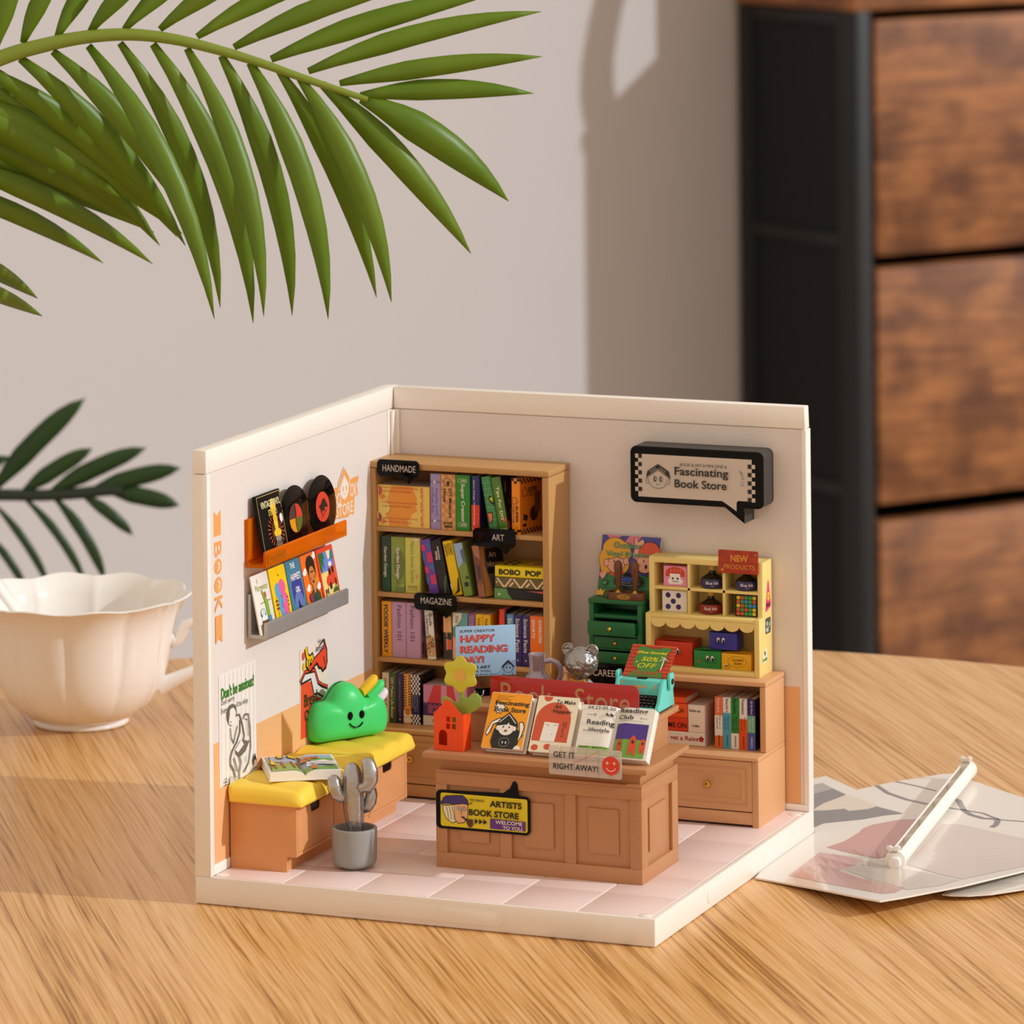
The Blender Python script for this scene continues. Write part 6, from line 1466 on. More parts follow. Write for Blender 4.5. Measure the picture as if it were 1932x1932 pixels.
for i in range(NS):
    a = i * 4
    F += [(a, a + 1, a + 5, a + 4), (a + 2, a + 6, a + 7, a + 3), (a, a + 4, a + 6, a + 2), (a + 1, a + 3, a + 7, a + 5)]
F += [(0, 2, 3, 1), (NS * 4, NS * 4 + 1, NS * 4 + 3, NS * 4 + 2)]
q = MB(); q.add(V, F); part('sheet', q, mat('sheet_orange', '#e0522a', 0.5), pp, smooth=True, ang=60)
class CurvedSheet(Sheet):
    def _put(s, V, F, c):
        s.mb.col = lin(c); Wp = []
        for a, b in V:
            y_, z_ = sheet_pt(b)
            Wp.append((XP(b) + a * 1.06, y_ - s.h, z_ + s.h * 0.6))
        s.mb.add(Wp, F); s.h += s.step
s = CurvedSheet((0, 0, 0), (1, 0, 0), (0, 0, 1))
for k in range(9):
    strip_rect(s, 0.0005, k / 9 + 0.01, 0.115, k / 9 + 0.055, '#a83a22', 2)
s.h += 0.0006
s.poly([(0.012, 0.01), (0.022, 0.14), (0.036, 0.20), (0.020, 0.34), (0.016, 0.55), (0.026, 0.74), (0.018, 0.84), (0.022, 0.93), (0.036, 0.95), (0.048, 0.88), (0.074, 0.88), (0.086, 0.95), (0.100, 0.93), (0.104, 0.84), (0.095, 0.74), (0.100, 0.55), (0.096, 0.34), (0.084, 0.20), (0.098, 0.14), (0.104, 0.01)], '#4a8a34')
s.text('{Fine Goods}', 0.058, 0.74, 0.078, 0.095, '#f6e41c', 0, bold=0.03, shear=0.02); s.text('50%', 0.058, 0.54, 0.042, 0.13, '#f6e41c', 0, bold=0.01, shear=0.03); s.text('OFF', 0.054, 0.34, 0.046, 0.14, '#f6e41c', 0, bold=0.0, shear=0.03)
s.text('OUTLETS', 0.058, 0.11, 0.062, 0.10, '#cf4f26', 0, bold=0.03); s.line([(0.093, 0.22), (0.0935, 0.60)], 0.0030, '#f2eee6'); s.line([(0.083, 0.50), (0.089, 0.56), (0.0935, 0.64), (0.098, 0.56), (0.104, 0.52)], 0.0028, '#f2eee6')
for x, z in ((0.026, 0.44), (0.087, 0.62)): s.poly([(x - 0.003, z), (x, z + 0.03), (x + 0.003, z), (x, z - 0.03)], '#f6e41c')
s.done(pp, 'lettering')

# ------------------------------------------------------------------ green drawer unit
gc = thing('drawer_unit', 'dark green mini drawer unit with three drawers on the low cabinet', 'drawers', (0.737, 1.15, 0.4445))
GX0, GX1, GY0, GY1, GZ0, GZ1 = 0.6605, 0.8135, 1.107, 1.205, 0.4447, 0.6270
q = MB(); q.box(GX0 - 0.0015, GX1 + 0.0015, GY0 - 0.002, GY1, GZ1 - 0.0115, GZ1); part('top_panel', q, 'green_plastic', gc, bevel=0.0015)
q = MB(); q.box(GX0, GX0 + 0.013, GY0, GY1, GZ0, GZ1 - 0.012); q.box(GX1 - 0.013, GX1, GY0, GY1, GZ0, GZ1 - 0.012); q.box(GX0 + 0.013, GX1 - 0.013, GY1 - 0.004, GY1, GZ0, GZ1 - 0.012)
q.box(GX0 + 0.013, GX1 - 0.013, GY0 + 0.001, GY1, GZ0, GZ0 + 0.008); q.box(GX0 + 0.013, GX1 - 0.013, GY0 + 0.001, GY1, 0.575, 0.585)
q.box(GX0 + 0.013, GX1 - 0.013, GY0 + 0.003, GY1, 0.526, 0.532); q.box(GX0 + 0.013, GX1 - 0.013, GY0 + 0.003, GY1, 0.489, 0.493); part('case', q, 'green_plastic', gc, bevel=0.001)
for z0, z1, dy in ((0.5345, 0.5710, -0.026), (0.4945, 0.5245, 0.0), (0.4540, 0.4840, 0.0)):
    ex = 0.0035 if dy else 0.0
    q = MB(); q.box(GX0 + 0.0142 - ex * 2.6, GX1 - 0.0142 + ex * 0.0, GY0 + dy, GY0 + dy + 0.006, z0, z1); q.box(GX0 + 0.016, GX1 - 0.016, GY0 + dy + 0.006, GY0 + dy + 0.085, z0 + 0.002, z1 - 0.008)
    d = part('drawer', q, 'green_plastic', gc, bevel=0.001)
    q = MB(); q.sphere((0.7365 - (0.006 if dy else 0), GY0 + dy - 0.0045, (z0 + z1) / 2), 0.0052, 14, 10, (1, 0.9, 1)); q.tube([(0.7365 - (0.006 if dy else 0), GY0 + dy - 0.004, (z0 + z1) / 2), (0.7365 - (0.006 if dy else 0), GY0 + dy + 0.001, (z0 + z1) / 2)], 0.0028, 10); part('knob', q, 'gold', d, smooth=True)
# stamps in a tray on top
st = thing('stamp_tray', 'oval brown tray with brass badge on the green drawer unit', 'tray', (0.761, 1.122, 0.627))
def stadium(cx, cy, L, r, n=10): return [(cx + L * (1 if cos(a) > 0 else -1) + r * cos(a), cy + r * sin(a)) for a in [2 * pi * (i + 0.5) / (4 * n) for i in range(4 * n)]]
q = MB(); q.prism(stadium(0.761, 1.128, 0.032, 0.022), (0, 0, 0.6273), (1, 0, 0), (0, 1, 0), (0, 0, 1), 0.012)
part('tray_floor', q, 'stamp_brown', st, bevel=0.001)
q = MB(); o1 = stadium(0.761, 1.128, 0.032, 0.0225); i1 = stadium(0.761, 1.128, 0.032, 0.0185); q.prism(o1, (0, 0, 0.6275), (1, 0, 0), (0, 1, 0), (0, 0, 1), 0.0195, holes=[list(reversed(i1))]); part('tray_rim', q, 'stamp_brown', st, bevel=0.0008)
q = MB(); q.prism(ell(0.762, 0.6365, 0.0195, 0.0072, 24), (0, 1.1060, 0), (1, 0, 0), (0, 0, 1), (0, -1, 0), 0.0012); part('badge', q, 'brass', st)
s = Sheet((0, 1.1048, 0), (1, 0, 0), (0, 0, 1)); s.text('Rolife', 0.762, 0.6365, 0.018, 0.0052, '#3c2c18', 0, bold=0.01); s.line(ell(0.762, 0.6365, 0.017, 0.0058, 24), 0.0005, '#3c2c18', True); s.done(st, 'badge_lettering')
for nm, x in (('left', 0.7385), ('right', 0.7870)):
    t = thing('seal_stamp', 'turned brown wax seal stamp with brass foot, ' + nm + ' in the tray', 'stamp', (x, 1.128, 0.6395), group='seal stamps')
    q = MB(); q.lathe([(0.0001, 0), (0.0125, 0.0), (0.0130, 0.003), (0.0120, 0.006), (0.0070, 0.0085), (0.0050, 0.012), (0.0068, 0.014), (0.0068, 0.0165), (0.0050, 0.0175), (0.0001, 0.0176)], (x, 1.128, 0.6396), 24, closed=True); part('brass_foot', q, 'brass', t, smooth=True, ang=50)
    q = MB(); q.lathe([(0.0001, 0.0177), (0.0058, 0.0177), (0.0066, 0.026), (0.0080, 0.042), (0.0104, 0.060), (0.0116, 0.072), (0.0112, 0.080), (0.0085, 0.087), (0.0045, 0.0905), (0.0001, 0.0915)], (x, 1.128, 0.6396), 24, closed=True); part('handle', q, 'stamp_brown', t, smooth=True)
# album leaning on the wall behind
al = thing('record_sleeve', 'square picture sleeve reading Outdoor Vinyl Rhythms leaning on the back wall', 'record sleeve', (0.667, 1.152, 0.6276), rot=Matrix.Rotation(-radians(16.5), 3, 'X') @ Matrix.Rotation(0, 3, 'Z'))
q = MB(); q.box(0, 0.172, 0, 0.004, 0, 0.166); part('sleeve', q, 'cover_w', al, world=False, bevel=0.0005)
s = Sheet((0, 0, 0), (1, 0, 0), (0, 0, 1)); K = '#19131a'; SK = '#e8a88c'
s.rect(0.0008, 0.0008, 0.1712, 0.1652, '#4b4494')
s.poly([(0.014, 0.165), (0.030, 0.148), (0.060, 0.165)], '#d8788a'); s.poly([(0.068, 0.148), (0.080, 0.165), (0.115, 0.165), (0.098, 0.140)], '#d8788a'); s.poly([(0.0008, 0.060), (0.012, 0.078), (0.020, 0.060), (0.008, 0.048)], '#d8788a')
s.poly([(0.0008, 0.001), (0.0008, 0.045), (0.024, 0.068), (0.110, 0.064), (0.171, 0.056), (0.171, 0.001)], K); s.poly([(0.002, 0.002), (0.002, 0.043), (0.025, 0.066), (0.110, 0.062), (0.170, 0.054), (0.170, 0.002)], '#2c7a3e')
for e_ in ((0.040, 0.130, 0.034, 0.028), (0.020, 0.100, 0.022, 0.030), (0.064, 0.118, 0.024, 0.030), (0.020, 0.078, 0.016, 0.018), (0.070, 0.086, 0.016, 0.022)): s.poly(ell(e_[0], e_[1], e_[2] + 0.0015, e_[3] + 0.0015), K)
for e_ in ((0.040, 0.130, 0.034, 0.028), (0.020, 0.100, 0.022, 0.030), (0.064, 0.118, 0.024, 0.030), (0.020, 0.078, 0.016, 0.018), (0.070, 0.086, 0.016, 0.022)): s.poly(ell(*e_), '#e6a91c')
s.poly([(0.030, 0.072), (0.034, 0.056), (0.076, 0.056), (0.072, 0.070)], '#d8462a'); s.poly(ell(0.048, 0.088, 0.0265, 0.0255), K); s.poly(ell(0.048, 0.088, 0.0250, 0.0240), SK); s.poly(ell(0.020, 0.089, 0.008, 0.010), SK); s.line(ell(0.020, 0.089, 0.008, 0.010, 14), 0.0012, K); s.poly(ell(0.076, 0.096, 0.008, 0.010), SK); s.line(ell(0.076, 0.096, 0.008, 0.010, 14), 0.0012, K)
s.poly([(0.022, 0.100), (0.030, 0.112), (0.070, 0.114), (0.074, 0.104), (0.060, 0.103), (0.050, 0.109), (0.036, 0.102)], '#e6a91c'); s.line([(0.022, 0.099), (0.036, 0.101), (0.050, 0.108), (0.060, 0.102), (0.074, 0.104)], 0.0013, K)
for x in (0.042, 0.054): s.poly(ell(x, 0.094, 0.0017, 0.0036, 10), K)
s.poly(ell(0.049, 0.079, 0.006, 0.0035), K); s.line([(0.047, 0.088), (0.049, 0.085)], 0.001, K)
s.poly([(0.094, 0.108), (0.098, 0.130), (0.096, 0.160), (0.103, 0.160), (0.107, 0.148), (0.112, 0.152), (0.120, 0.158), (0.125, 0.150), (0.120, 0.128), (0.108, 0.100)], SK); s.line([(0.094, 0.108), (0.098, 0.130), (0.096, 0.160)], 0.0013, K)
s.poly(ell(0.143, 0.118, 0.0330, 0.0340), K); s.poly(ell(0.143, 0.118, 0.0315, 0.0325, 24), '#d8502a'); s.poly(ell(0.133, 0.092, 0.0265, 0.0265), K); s.poly(ell(0.133, 0.092, 0.0250, 0.0250), SK); s.poly([(0.108, 0.108), (0.112, 0.120), (0.150, 0.124), (0.166, 0.110), (0.150, 0.108)], '#d8502a')
s.poly([(0.094, 0.092), (0.108, 0.094), (0.116, 0.070), (0.100, 0.060), (0.094, 0.062)], '#2f52a0'); s.poly(ell(0.128, 0.099, 0.0017, 0.0040, 10), K); s.poly(ell(0.136, 0.084, 0.004, 0.006, 10), K); s.poly(ell(0.116, 0.088, 0.0045, 0.0045, 10), '#dd8070')
s.poly([(0.005, 0.054), (0.010, 0.062), (0.026, 0.066), (0.020, 0.050), (0.012, 0.044)], SK); s.poly(ell(0.090, 0.042, 0.044, 0.021, 30), K); s.line(ell(0.090, 0.045, 0.036, 0.014, 24, 190, 330), 0.0012, '#9ab8a8'); s.poly(ell(0.084, 0.047, 0.016, 0.0075), '#3f58b4'); s.line(ell(0.084, 0.047, 0.022, 0.010, 20, 120, 300), 0.001, '#b8c8bc')
s.poly([(0.010, 0.030), (0.018, 0.042), (0.032, 0.040), (0.026, 0.028)], K); s.poly([(0.013, 0.031), (0.019, 0.039), (0.029, 0.038), (0.024, 0.030)], '#3fa050'); s.line([(0.004, 0.022), (0.170, 0.018)], 0.0013, K)
s.poly([(0.001, 0.001), (0.002, 0.016), (0.008, 0.012), (0.013, 0.020), (0.016, 0.012), (0.024, 0.016), (0.020, 0.001)], '#eeb01c')
s.text('Outdoor', 0.079, 0.1385, 0.082, 0.0165, '#9cc79a', 0, bold=0.03); s.text('Outdoor', 0.079, 0.1385, 0.081, 0.0160, '#1f6a3a', 0, bold=0.0); s.text('Vinyl Rhythms', 0.088, 0.1130, 0.142, 0.0180, '#9cc79a', 0, bold=0.03); s.text('Vinyl Rhythms', 0.088, 0.1130, 0.141, 0.0175, '#1f6a3a', 0)
s.done(al, 'sleeve_print', world=False)

# ------------------------------------------------------------------ yellow display rack
yr = thing('display_rack', 'pale yellow stepped display rack with six cubbyholes and scalloped edge', 'shelf', (0.99, 1.15, 0.4445))
YX0, YX1, YA, YB_, YBK, ZA = 0.8280, 1.1520, 1.096, 1.127, 1.2080, 0.4447
pr = [(YA, ZA), (YBK, ZA), (YBK, 0.7480), (YB_, 0.7480), (YB_, 0.6010), (YA, 0.6000)]
for a, b in ((YX0, YX0 + 0.0150), (YX1 - 0.0150, YX1)):
    q = MB(); q.prism(pr, (a, 0, 0), (0, 1, 0), (0, 0, 1), (1, 0, 0), b - a); part('side_panel', q, 'yellow_plastic', yr, bevel=0.0015)
q = MB(); q.box(YX0 + 0.015, YX1 - 0.015, YB_ + 0.0008, YBK, 0.7325, 0.7476); part('top_panel', q, 'yellow_plastic', yr, bevel=0.0012)
q = MB(); q.box(YX0 + 0.015, YX1 - 0.015, YA + 0.001, YBK, 0.5895, 0.5990); part('step', q, 'yellow_plastic', yr, bevel=0.0012)
q = MB(); q.box(YX0 + 0.015, YX1 - 0.015, YB_ + 0.001, YBK - 0.005, 0.6605, 0.6685); part('middle_shelf', q, 'yellow_plastic', yr, bevel=0.0008)
for a in (0.9375, 1.0375):
    q = MB(); q.box(a, a + 0.0080, YB_ + 0.001, YBK - 0.005, 0.5991, 0.7324); part('divider', q, 'yellow_plastic', yr, bevel=0.0008)
q = MB(); q.box(YX0 + 0.015, YX1 - 0.015, YA + 0.001, YBK, ZA, ZA + 0.0135); part('bottom_panel', q, 'yellow_plastic', yr, bevel=0.0012)
q = MB(); q.box(YX0 + 0.015, YX1 - 0.015, YBK - 0.005, YBK - 0.0002, ZA + 0.013, 0.733); part('back_panel', q, 'yellow_plastic', yr)
sc_ = [(YX0 + 0.0152, 0.5890)]
n_s = 7; L0 = YX0 + 0.0152; LW = (YX1 - YX0 - 0.0304)
bot = []
for k_ in range(n_s):
    for a in range(180, 361, 20):
        bot.append((L0 + LW * (k_ + 0.5) / n_s + LW / n_s / 2 * cos(radians(a)), 0.5795 + 0.0155 * sin(radians(a))))
q = MB(); q.prism([(L0, 0.5892)] + bot + [(L0 + LW, 0.5892)], (0, YA + 0.001, 0), (1, 0, 0), (0, 0, 1), (0, 1, 0), 0.003); part('scalloped_valance', q, 'yellow_plastic', yr)
# stickers on its right side
for nm, lab, pl, cc, wr in (('triangle', 'pink triangular sticker reading React on the yellow rack', [(1.148, 0.618), (1.150, 0.612), (1.190, 0.622), (1.192, 0.630), (1.174, 0.694), (1.168, 0.694)], '#e02a7a', 'React'),
                            ('badge', 'dark grey rounded sticker reading WE READ on the yellow rack', rrect(1.146, 0.553, 1.188, 0.595, 0.005), '#3d4a4e', 'WE READ'),
                            ('tag', 'cream sticker reading Incredible in green on the yellow rack', [(1.118, 0.476), (1.160, 0.482), (1.158, 0.514), (1.138, 0.516), (1.120, 0.502)], '#e2e4c0', 'Incredible')):
    t = thing('sticker', lab, 'sticker', (YX1 + 0.0002, 1.16, pl[0][1]))
    q = MB(); q.prism(pl, (YX1 + 0.0002, 0, 0), (0, 1, 0), (0, 0, 1), (1, 0, 0), 0.0005); part('film', q, mat('sticker_' + nm, cc, 0.35), t)
    s = Sheet((YX1 + 0.0007, 0, 0), (0, 1, 0), (0, 0, 1))
    if nm == 'triangle': s.poly(ell(1.170, 0.652, 0.009, 0.012), '#f0d21c'); s.line([(1.165, 0.655), (1.170, 0.650), (1.175, 0.657)], 0.002, '#1a1418'); s.text('React', 1.170, 0.631, 0.032, 0.014, '#1a1418', 0, bold=0.02)
    if nm == 'badge': s.text('WE', 1.157, 0.580, 0.014, 0.012, '#eef0ee', 0, bold=0.03); s.text('READ', 1.160, 0.564, 0.022, 0.012, '#eef0ee', 0, bold=0.03); s.poly(star(1.176, 0.576, 0.009, 0.004, 8), '#8fc8a8')
    if nm == 'tag': s.text('Incredible', 1.139, 0.488, 0.036, 0.010, '#2f8a3c', 0, bold=0.02); s.poly(ell(1.139, 0.504, 0.005, 0.006), '#2a2a22')
    s.done(t, 'lettering')
npd = thing('price_card', 'red card with gold letters NEW PRODUCTS on top of the yellow rack', 'card', (1.086, 1.122, 0.717))
q = MB(); q.prism(rrect(1.0285, 0.7165, 1.1415, 0.7790, 0.004), (0, 1.1215, 0), (1, 0, 0), (0, 0, 1), (0, 1, 0), 0.003); part('card', q, mat('card_rust', '#b23a1a', 0.3), npd, bevel=0.0005)
s = Sheet((0, 1.1215, 0), (1, 0, 0), (0, 0, 1)); s.rects([(1.031 + 0.0216 * i, 0.7185 + 0.0148 * j, 1.031 + 0.0216 * (i + 1), 0.7185 + 0.0148 * (j + 1)) for i in range(5) for j in range(4) if (i + j) % 2], '#a43418')
s.text('NEW', 1.0885, 0.7575, 0.050, 0.0180, '#e0952e', 0, bold=0.03); s.text('PRODUCTS', 1.0885, 0.7345, 0.088, 0.0125, '#d98a2c', 0, bold=0.012); s.poly(star(1.040, 0.7255, 0.0060, 0.0016), '#eeb04a'); s.poly(star(1.1340, 0.769, 0.0040, 0.0012), '#eeb04a'); s.done(npd, 'lettering')
# cube-shaped boxes, ink bottles in the cubbyholes
ZU, ZL = 0.6688, 0.5993
def cubebox(name, label, x, y, z, w, d, h, mm, art, rz=0.0, group=None, cat='box', lid=True, flap=None):
    t = thing(name, label, cat, (x, y, z), rz=radians(rz), group=group)
    q = MB(); q.box(0, w, 0, d, 0.0003, h); part('carton', q, mm, t, world=False, bevel=0.0012)
    if art:
        s = Sheet((0, 0, 0), (1, 0, 0), (0, 0, 1)); art(s, w, h); s.done(t, 'face_print', world=False)
    if flap:
        flap(t)
    return t
def mush(s, w, h):
    s.rect(0.001, 0.001, w - 0.001, h - 0.001, '#e892b4'); s.poly([(0.006, 0.026), (0.006, 0.038)] + [(p[0], p[1]) for p in ell(w / 2, 0.036, w / 2 - 0.006, 0.016, 16, 180, 0)] + [(w - 0.006, 0.026)], '#cf4420')
    s.poly([(0.018, 0.034), (w - 0.020, 0.034), (w - 0.018, 0.022), (w - 0.010, 0.014), (w - 0.016, 0.006), (0.016, 0.006), (0.012, 0.014), (0.018, 0.022)], '#f2ece8')
    for x in (0.026, 0.040): s.poly(ell(x, 0.021, 0.003, 0.003), '#1d1718')
    s.rect(0.024, 0.0125, 0.042, 0.0142, '#1d1718')
    for k in range(4): s.line([(0.020 + k * 0.009, 0.046), (0.023 + k * 0.009, 0.039)], 0.001, '#f2d0c4')
cubebox('picture_cube', 'pink cube box with a red-topped face in the top left cubbyhole', 0.8665, 1.136, ZU, 0.0665, 0.060, 0.0540, mat('carton_pink', '#e592b2', 0.4), mush, rz=2)
cubebox('dice_cube', 'white dice box with five dark blue dots in the lower left cubbyhole', 0.8620, 1.136, ZL, 0.0700, 0.060, 0.0575, 'cover_w', lambda s, w, h: [s.poly(ell(w * a, h * b, 0.0072), '#33286e') for a, b in ((0.24, 0.78), (0.66, 0.78), (0.45, 0.50), (0.24, 0.24), (0.66, 0.24))], rz=2)
def rubik(s, w, h):
    s.rect(0.002, 0.001, w - 0.002, h - 0.001, '#1b1a18'); cs_ = {'y': '#dcc42c', 'g': '#3f9a48', 'r': '#d0562c', 'b': '#3c8fc8'}
    G_ = ['yggyy', 'rgbgr', 'yrgbb', 'rgrgy', 'rrggy']
    G_ = ['yrggy', 'rgbgr', 'yrgbb', 'rgrgy', 'rrggy']
    for j, row in enumerate(G_):
        for i, c in enumerate(row):
            x0_ = 0.004 + i * (w - 0.008) / 5; z0_ = h - 0.003 - (j + 1) * (h - 0.006) / 5
            s.poly(rrect(x0_ + 0.0008, z0_ + 0.0008, x0_ + (w - 0.008) / 5 - 0.0008, z0_ + (h - 0.006) / 5 - 0.0008, 0.0015, 2), cs_[c])
cubebox('puzzle_cube', 'colourful five-square puzzle cube box in the lower right cubbyhole', 1.0700, 1.136, ZL, 0.0640, 0.060, 0.0590, 'black_matte', rubik, rz=2)
def ink(label, x, z, mm, word, cc):
    t = thing('ink_bottle', label, 'bottle', (x, 1.158, z))
    rr = 0.0325
    q = MB(); q.lathe([(0.0001, 0.0), (0.026, 0.0), (0.0315, 0.004), (rr, 0.012), (rr, 0.020), (0.030, 0.0255), (0.0001, 0.0256)], (x, 1.158, z + 0.0003), 36, closed=True); part('glass', q, mm, t, smooth=True, ang=60)
    q = MB(); q.lathe([(0.0001, 0.0257), (0.0295, 0.0257), (0.022, 0.031), (0.013, 0.036), (0.0085, 0.042), (0.008, 0.047), (0.0001, 0.047)], (x, 1.158, z + 0.0003), 32, closed=True); part('shoulder', q, 'ink_black', t, smooth=True, ang=60)
    q = MB(); q.lathe([(0.0001, 0.0471), (0.0095, 0.0471), (0.0098, 0.060), (0.0090, 0.0615), (0.0001, 0.0615)], (x, 1.158, z + 0.0003), 24, closed=True); part('stopper', q, 'cork_gold', t, smooth=True, ang=50)
    class CS(Sheet):
        def _put(s, V, F, c):
            s.mb.col = lin(c); s.mb.add([(x + (rr + s.h) * sin(a / rr), 1.158 - (rr + s.h) * cos(a / rr), z + b) for a, b in V], F); s.h += s.step
    s = CS((0, 0, 0), (1, 0, 0), (0, 0, 1)); s.text(word, 0.0105, 0.0165, 0.036, 0.0085, cc, 0, bold=0.01); s.text('50ml', 0.0105, 0.0085, 0.009, 0.003, '#9a92a8', 0); s.done(t, 'label_lettering')
ink('dark blue ink bottle in the top middle cubbyhole', 0.9985, ZU, 'ink_blue', 'Blue Ink', '#dcd6e6')
ink('dark blue ink bottle half hidden under the NEW PRODUCTS card', 1.0970, ZU, 'ink_blue', 'Blue Ink', '#dcd6e6')
ink('dark red ink bottle in the lower middle cubbyhole', 0.9940, ZL, 'ink_red', 'Red Ink', '#ecd6cc')
# cartons in the lower bay
ZB_ = ZA + 0.0137
def eyes(s, cx_, cz_, k=1.0):
    for x in (-0.006, 0.007): s.poly(ell(cx_ + x * k, cz_, 0.0050 * k, 0.0075 * k), '#17131a'); s.poly(ell(cx_ + x * k - 0.0004, cz_ + 0.0006, 0.0040 * k, 0.0064 * k), '#f2eee8'); s.poly(ell(cx_ + x * k + 0.0002, cz_ - 0.0020, 0.0026 * k, 0.0042 * k), '#17131a')
    s.line(ell(cx_ + 0.003, cz_ - 0.006, 0.017 * k, 0.0065 * k, 20), 0.0006, '#17131a', True)
def flaps(col):
    def f(t):
        pass
    return f
def roof_carton(name, label, x, y, z, w, d, h, mm, art, rz=0.0, top=None):
    t = thing(name, label, 'box', (x, y, z), rz=radians(rz), group='little cartons in the yellow rack')
    q = MB(); pts = [(0, 0.0003), (w, 0.0003), (w, h), (w * 0.75, h + 0.0022), (w * 0.5, h + 0.003), (w * 0.25, h + 0.0022), (0, h)]
    q.box(0, w, 0, d, 0.0003, h); part('carton', q, mm, t, world=False, bevel=0.0008)
    V = [(w * i / 8, 0.0005, h + 0.0005 + 0.0035 * sin(pi * i / 8)) for i in range(9)] + [(w * i / 8, d, h + 0.0005) for i in range(9)]
    q = MB(); q.add(V + [(a, b, c + 0.0006) for a, b, c in V], [(i, i + 1, i + 10, i + 9) for i in range(8)] + [(18 + i, 27 + i, 28 + i, 19 + i) for i in range(8)] + [(i, 18 + i, 19 + i, i + 1) for i in range(8)]); part('lid_flap', q, mm, t, world=False, smooth=True)
    s = Sheet((0, 0, 0), (1, 0, 0), (0, 0, 1)); art(s, w, h); s.done(t, 'face_print', world=False)
    if top:
        s = Sheet((0, 0, h + 0.004), (1, 0, 0), (0, 1, 0)); top(s, w, d); s.done(t, 'lid_print', world=False)
roof_carton('carton', 'large red carton with sleepy eyes in the yellow rack', 0.8470, 1.122, ZB_, 0.106, 0.070, 0.0640, mat('carton_red', '#cf3a1a', 0.4), lambda s, w, h: eyes(s, w * 0.52, h * 0.60, 1.2), rz=-1, top=lambda s, w, d: s.text('CAPACITY', w * 0.5, d * 0.35, 0.06, 0.012, '#2a120c', 0, bold=0.02))
roof_carton('carton', 'green carton with cartoon eyes, front middle of the yellow rack', 0.9600, 1.112, ZB_, 0.0765, 0.055, 0.0465, mat('carton_green', '#24883c', 0.4), lambda s, w, h: (eyes(s, w * 0.60, h * 0.58, 1.1), s.poly(star(0.014, 0.018, 0.005, 0.0024, 6), '#c85a3a')), rz=-1.5)
roof_carton('carton', 'yellow carton printed LARGE CAPACITY at the right of the yellow rack', 1.0385, 1.112, ZB_, 0.0840, 0.055, 0.0435, mat('carton_yellow', '#f0b418', 0.4), lambda s, w, h: (s.line(ell(w * 0.52, h * 0.52, 0.026, 0.0145, 24), 0.0007, '#2a200c', True), s.text('LARGE', w * 0.55, h * 0.40, 0.022, 0.0065, '#2a200c', 180, bold=0.01), s.text('CAPACITY', w * 0.54, h * 0.62, 0.034, 0.0062, '#2a200c', 180, bold=0.01), eyes(s, 0.014, 0.013, 0.45)), rz=1)
roof_carton('carton', 'blue carton with cartoon eyes stacked on the green and yellow cartons', 1.0020, 1.118, ZB_ + 0.0515, 0.0795, 0.050, 0.0455, mat('carton_blue', '#3b3a9c', 0.4), lambda s, w, h: eyes(s, w * 0.42, h * 0.55, 1.1), rz=-1.5)

# ------------------------------------------------------------------ wall sign
ws = thing('wall_sign', 'black speech-bubble sign reading Fascinating Book Store on the back wall', 'sign', (0.966, BY, 0.85))
def bubble(i, r):
    a, b, c, d = 0.7755 + i, 1.1565 - i, 0.8915 + i, 1.0450 - i
    base = rrect(a, c, b, d, max(r - i, 0.003), 6)
    tip = [(1.0455 + i * 0.3, c), (1.1010 - i * 0.75, 0.8500 + i * 2.0), (1.1010 - i * 0.75, c)]
    return base + tip
q = MB(); q.prism(bubble(0, 0.018), (0, 1.132, 0), (1, 0, 0), (0, 0, 1), (0, 1, 0), BY - 1.1322 + 0.0025); part('case', q, 'dark_grey_plastic', ws, bevel=0.0025, seg=3)
q = MB(); q.prism(bubble(0.001, 0.018), (0, 1.1295, 0), (1, 0, 0), (0, 0, 1), (0, 1, 0), 0.003, holes=[list(reversed(bubble(0.0075, 0.018)))]); part('rim', q, 'black_gloss', ws, bevel=0.0008)
q = MB(); q.prism(bubble(0.0076, 0.018), (0, 1.1308, 0), (1, 0, 0), (0, 0, 1), (0, 1, 0), 0.0014); part('face', q, 'black_matte', ws)
s = Sheet((0, 1.1308, 0), (1, 0, 0), (0, 0, 1)); PW, K = '#cdbfb2', '#171311'
s.poly([(0.7985, 0.9080), (1.0390, 0.9080), (1.0790, 0.8825), (1.0790, 0.9060), (1.0840, 0.9110), (1.1230, 0.9110), (1.1230, 1.0235), (0.8050, 1.0235), (0.7985, 1.018)], PW)
sq = 0.0112
for k_ in range(10):
    z = 1.0235 - (k_ + 1) * sq
    if k_ % 2 == 0:
        s.rect(0.7900, z, 0.7990, z + sq, PW); s.rect(0.7990, z, 0.8095, z + sq, K)
for k_ in range(10):
    z = 1.0215 - (k_ + 1) * sq
    if k_ % 2 == 1:
        s.rect(1.1230, z, 1.1330, z + sq, PW); s.rect(1.1120, z, 1.1230, z + sq, K)
cx_, cz_ = 0.8560, 0.9585
s.poly([(cx_ - 0.034, cz_ + 0.004), (cx_ - 0.030, cz_ + 0.020), (cx_, cz_ + 0.040), (cx_ + 0.031, cz_ + 0.021), (cx_ + 0.036, cz_ + 0.003), (cx_, cz_ + 0.028)], K)
s.line([(cx_ - 0.034, cz_ + 0.002), (cx_, cz_ + 0.0245), (cx_ + 0.036, cz_ + 0.001)], 0.0016, K)
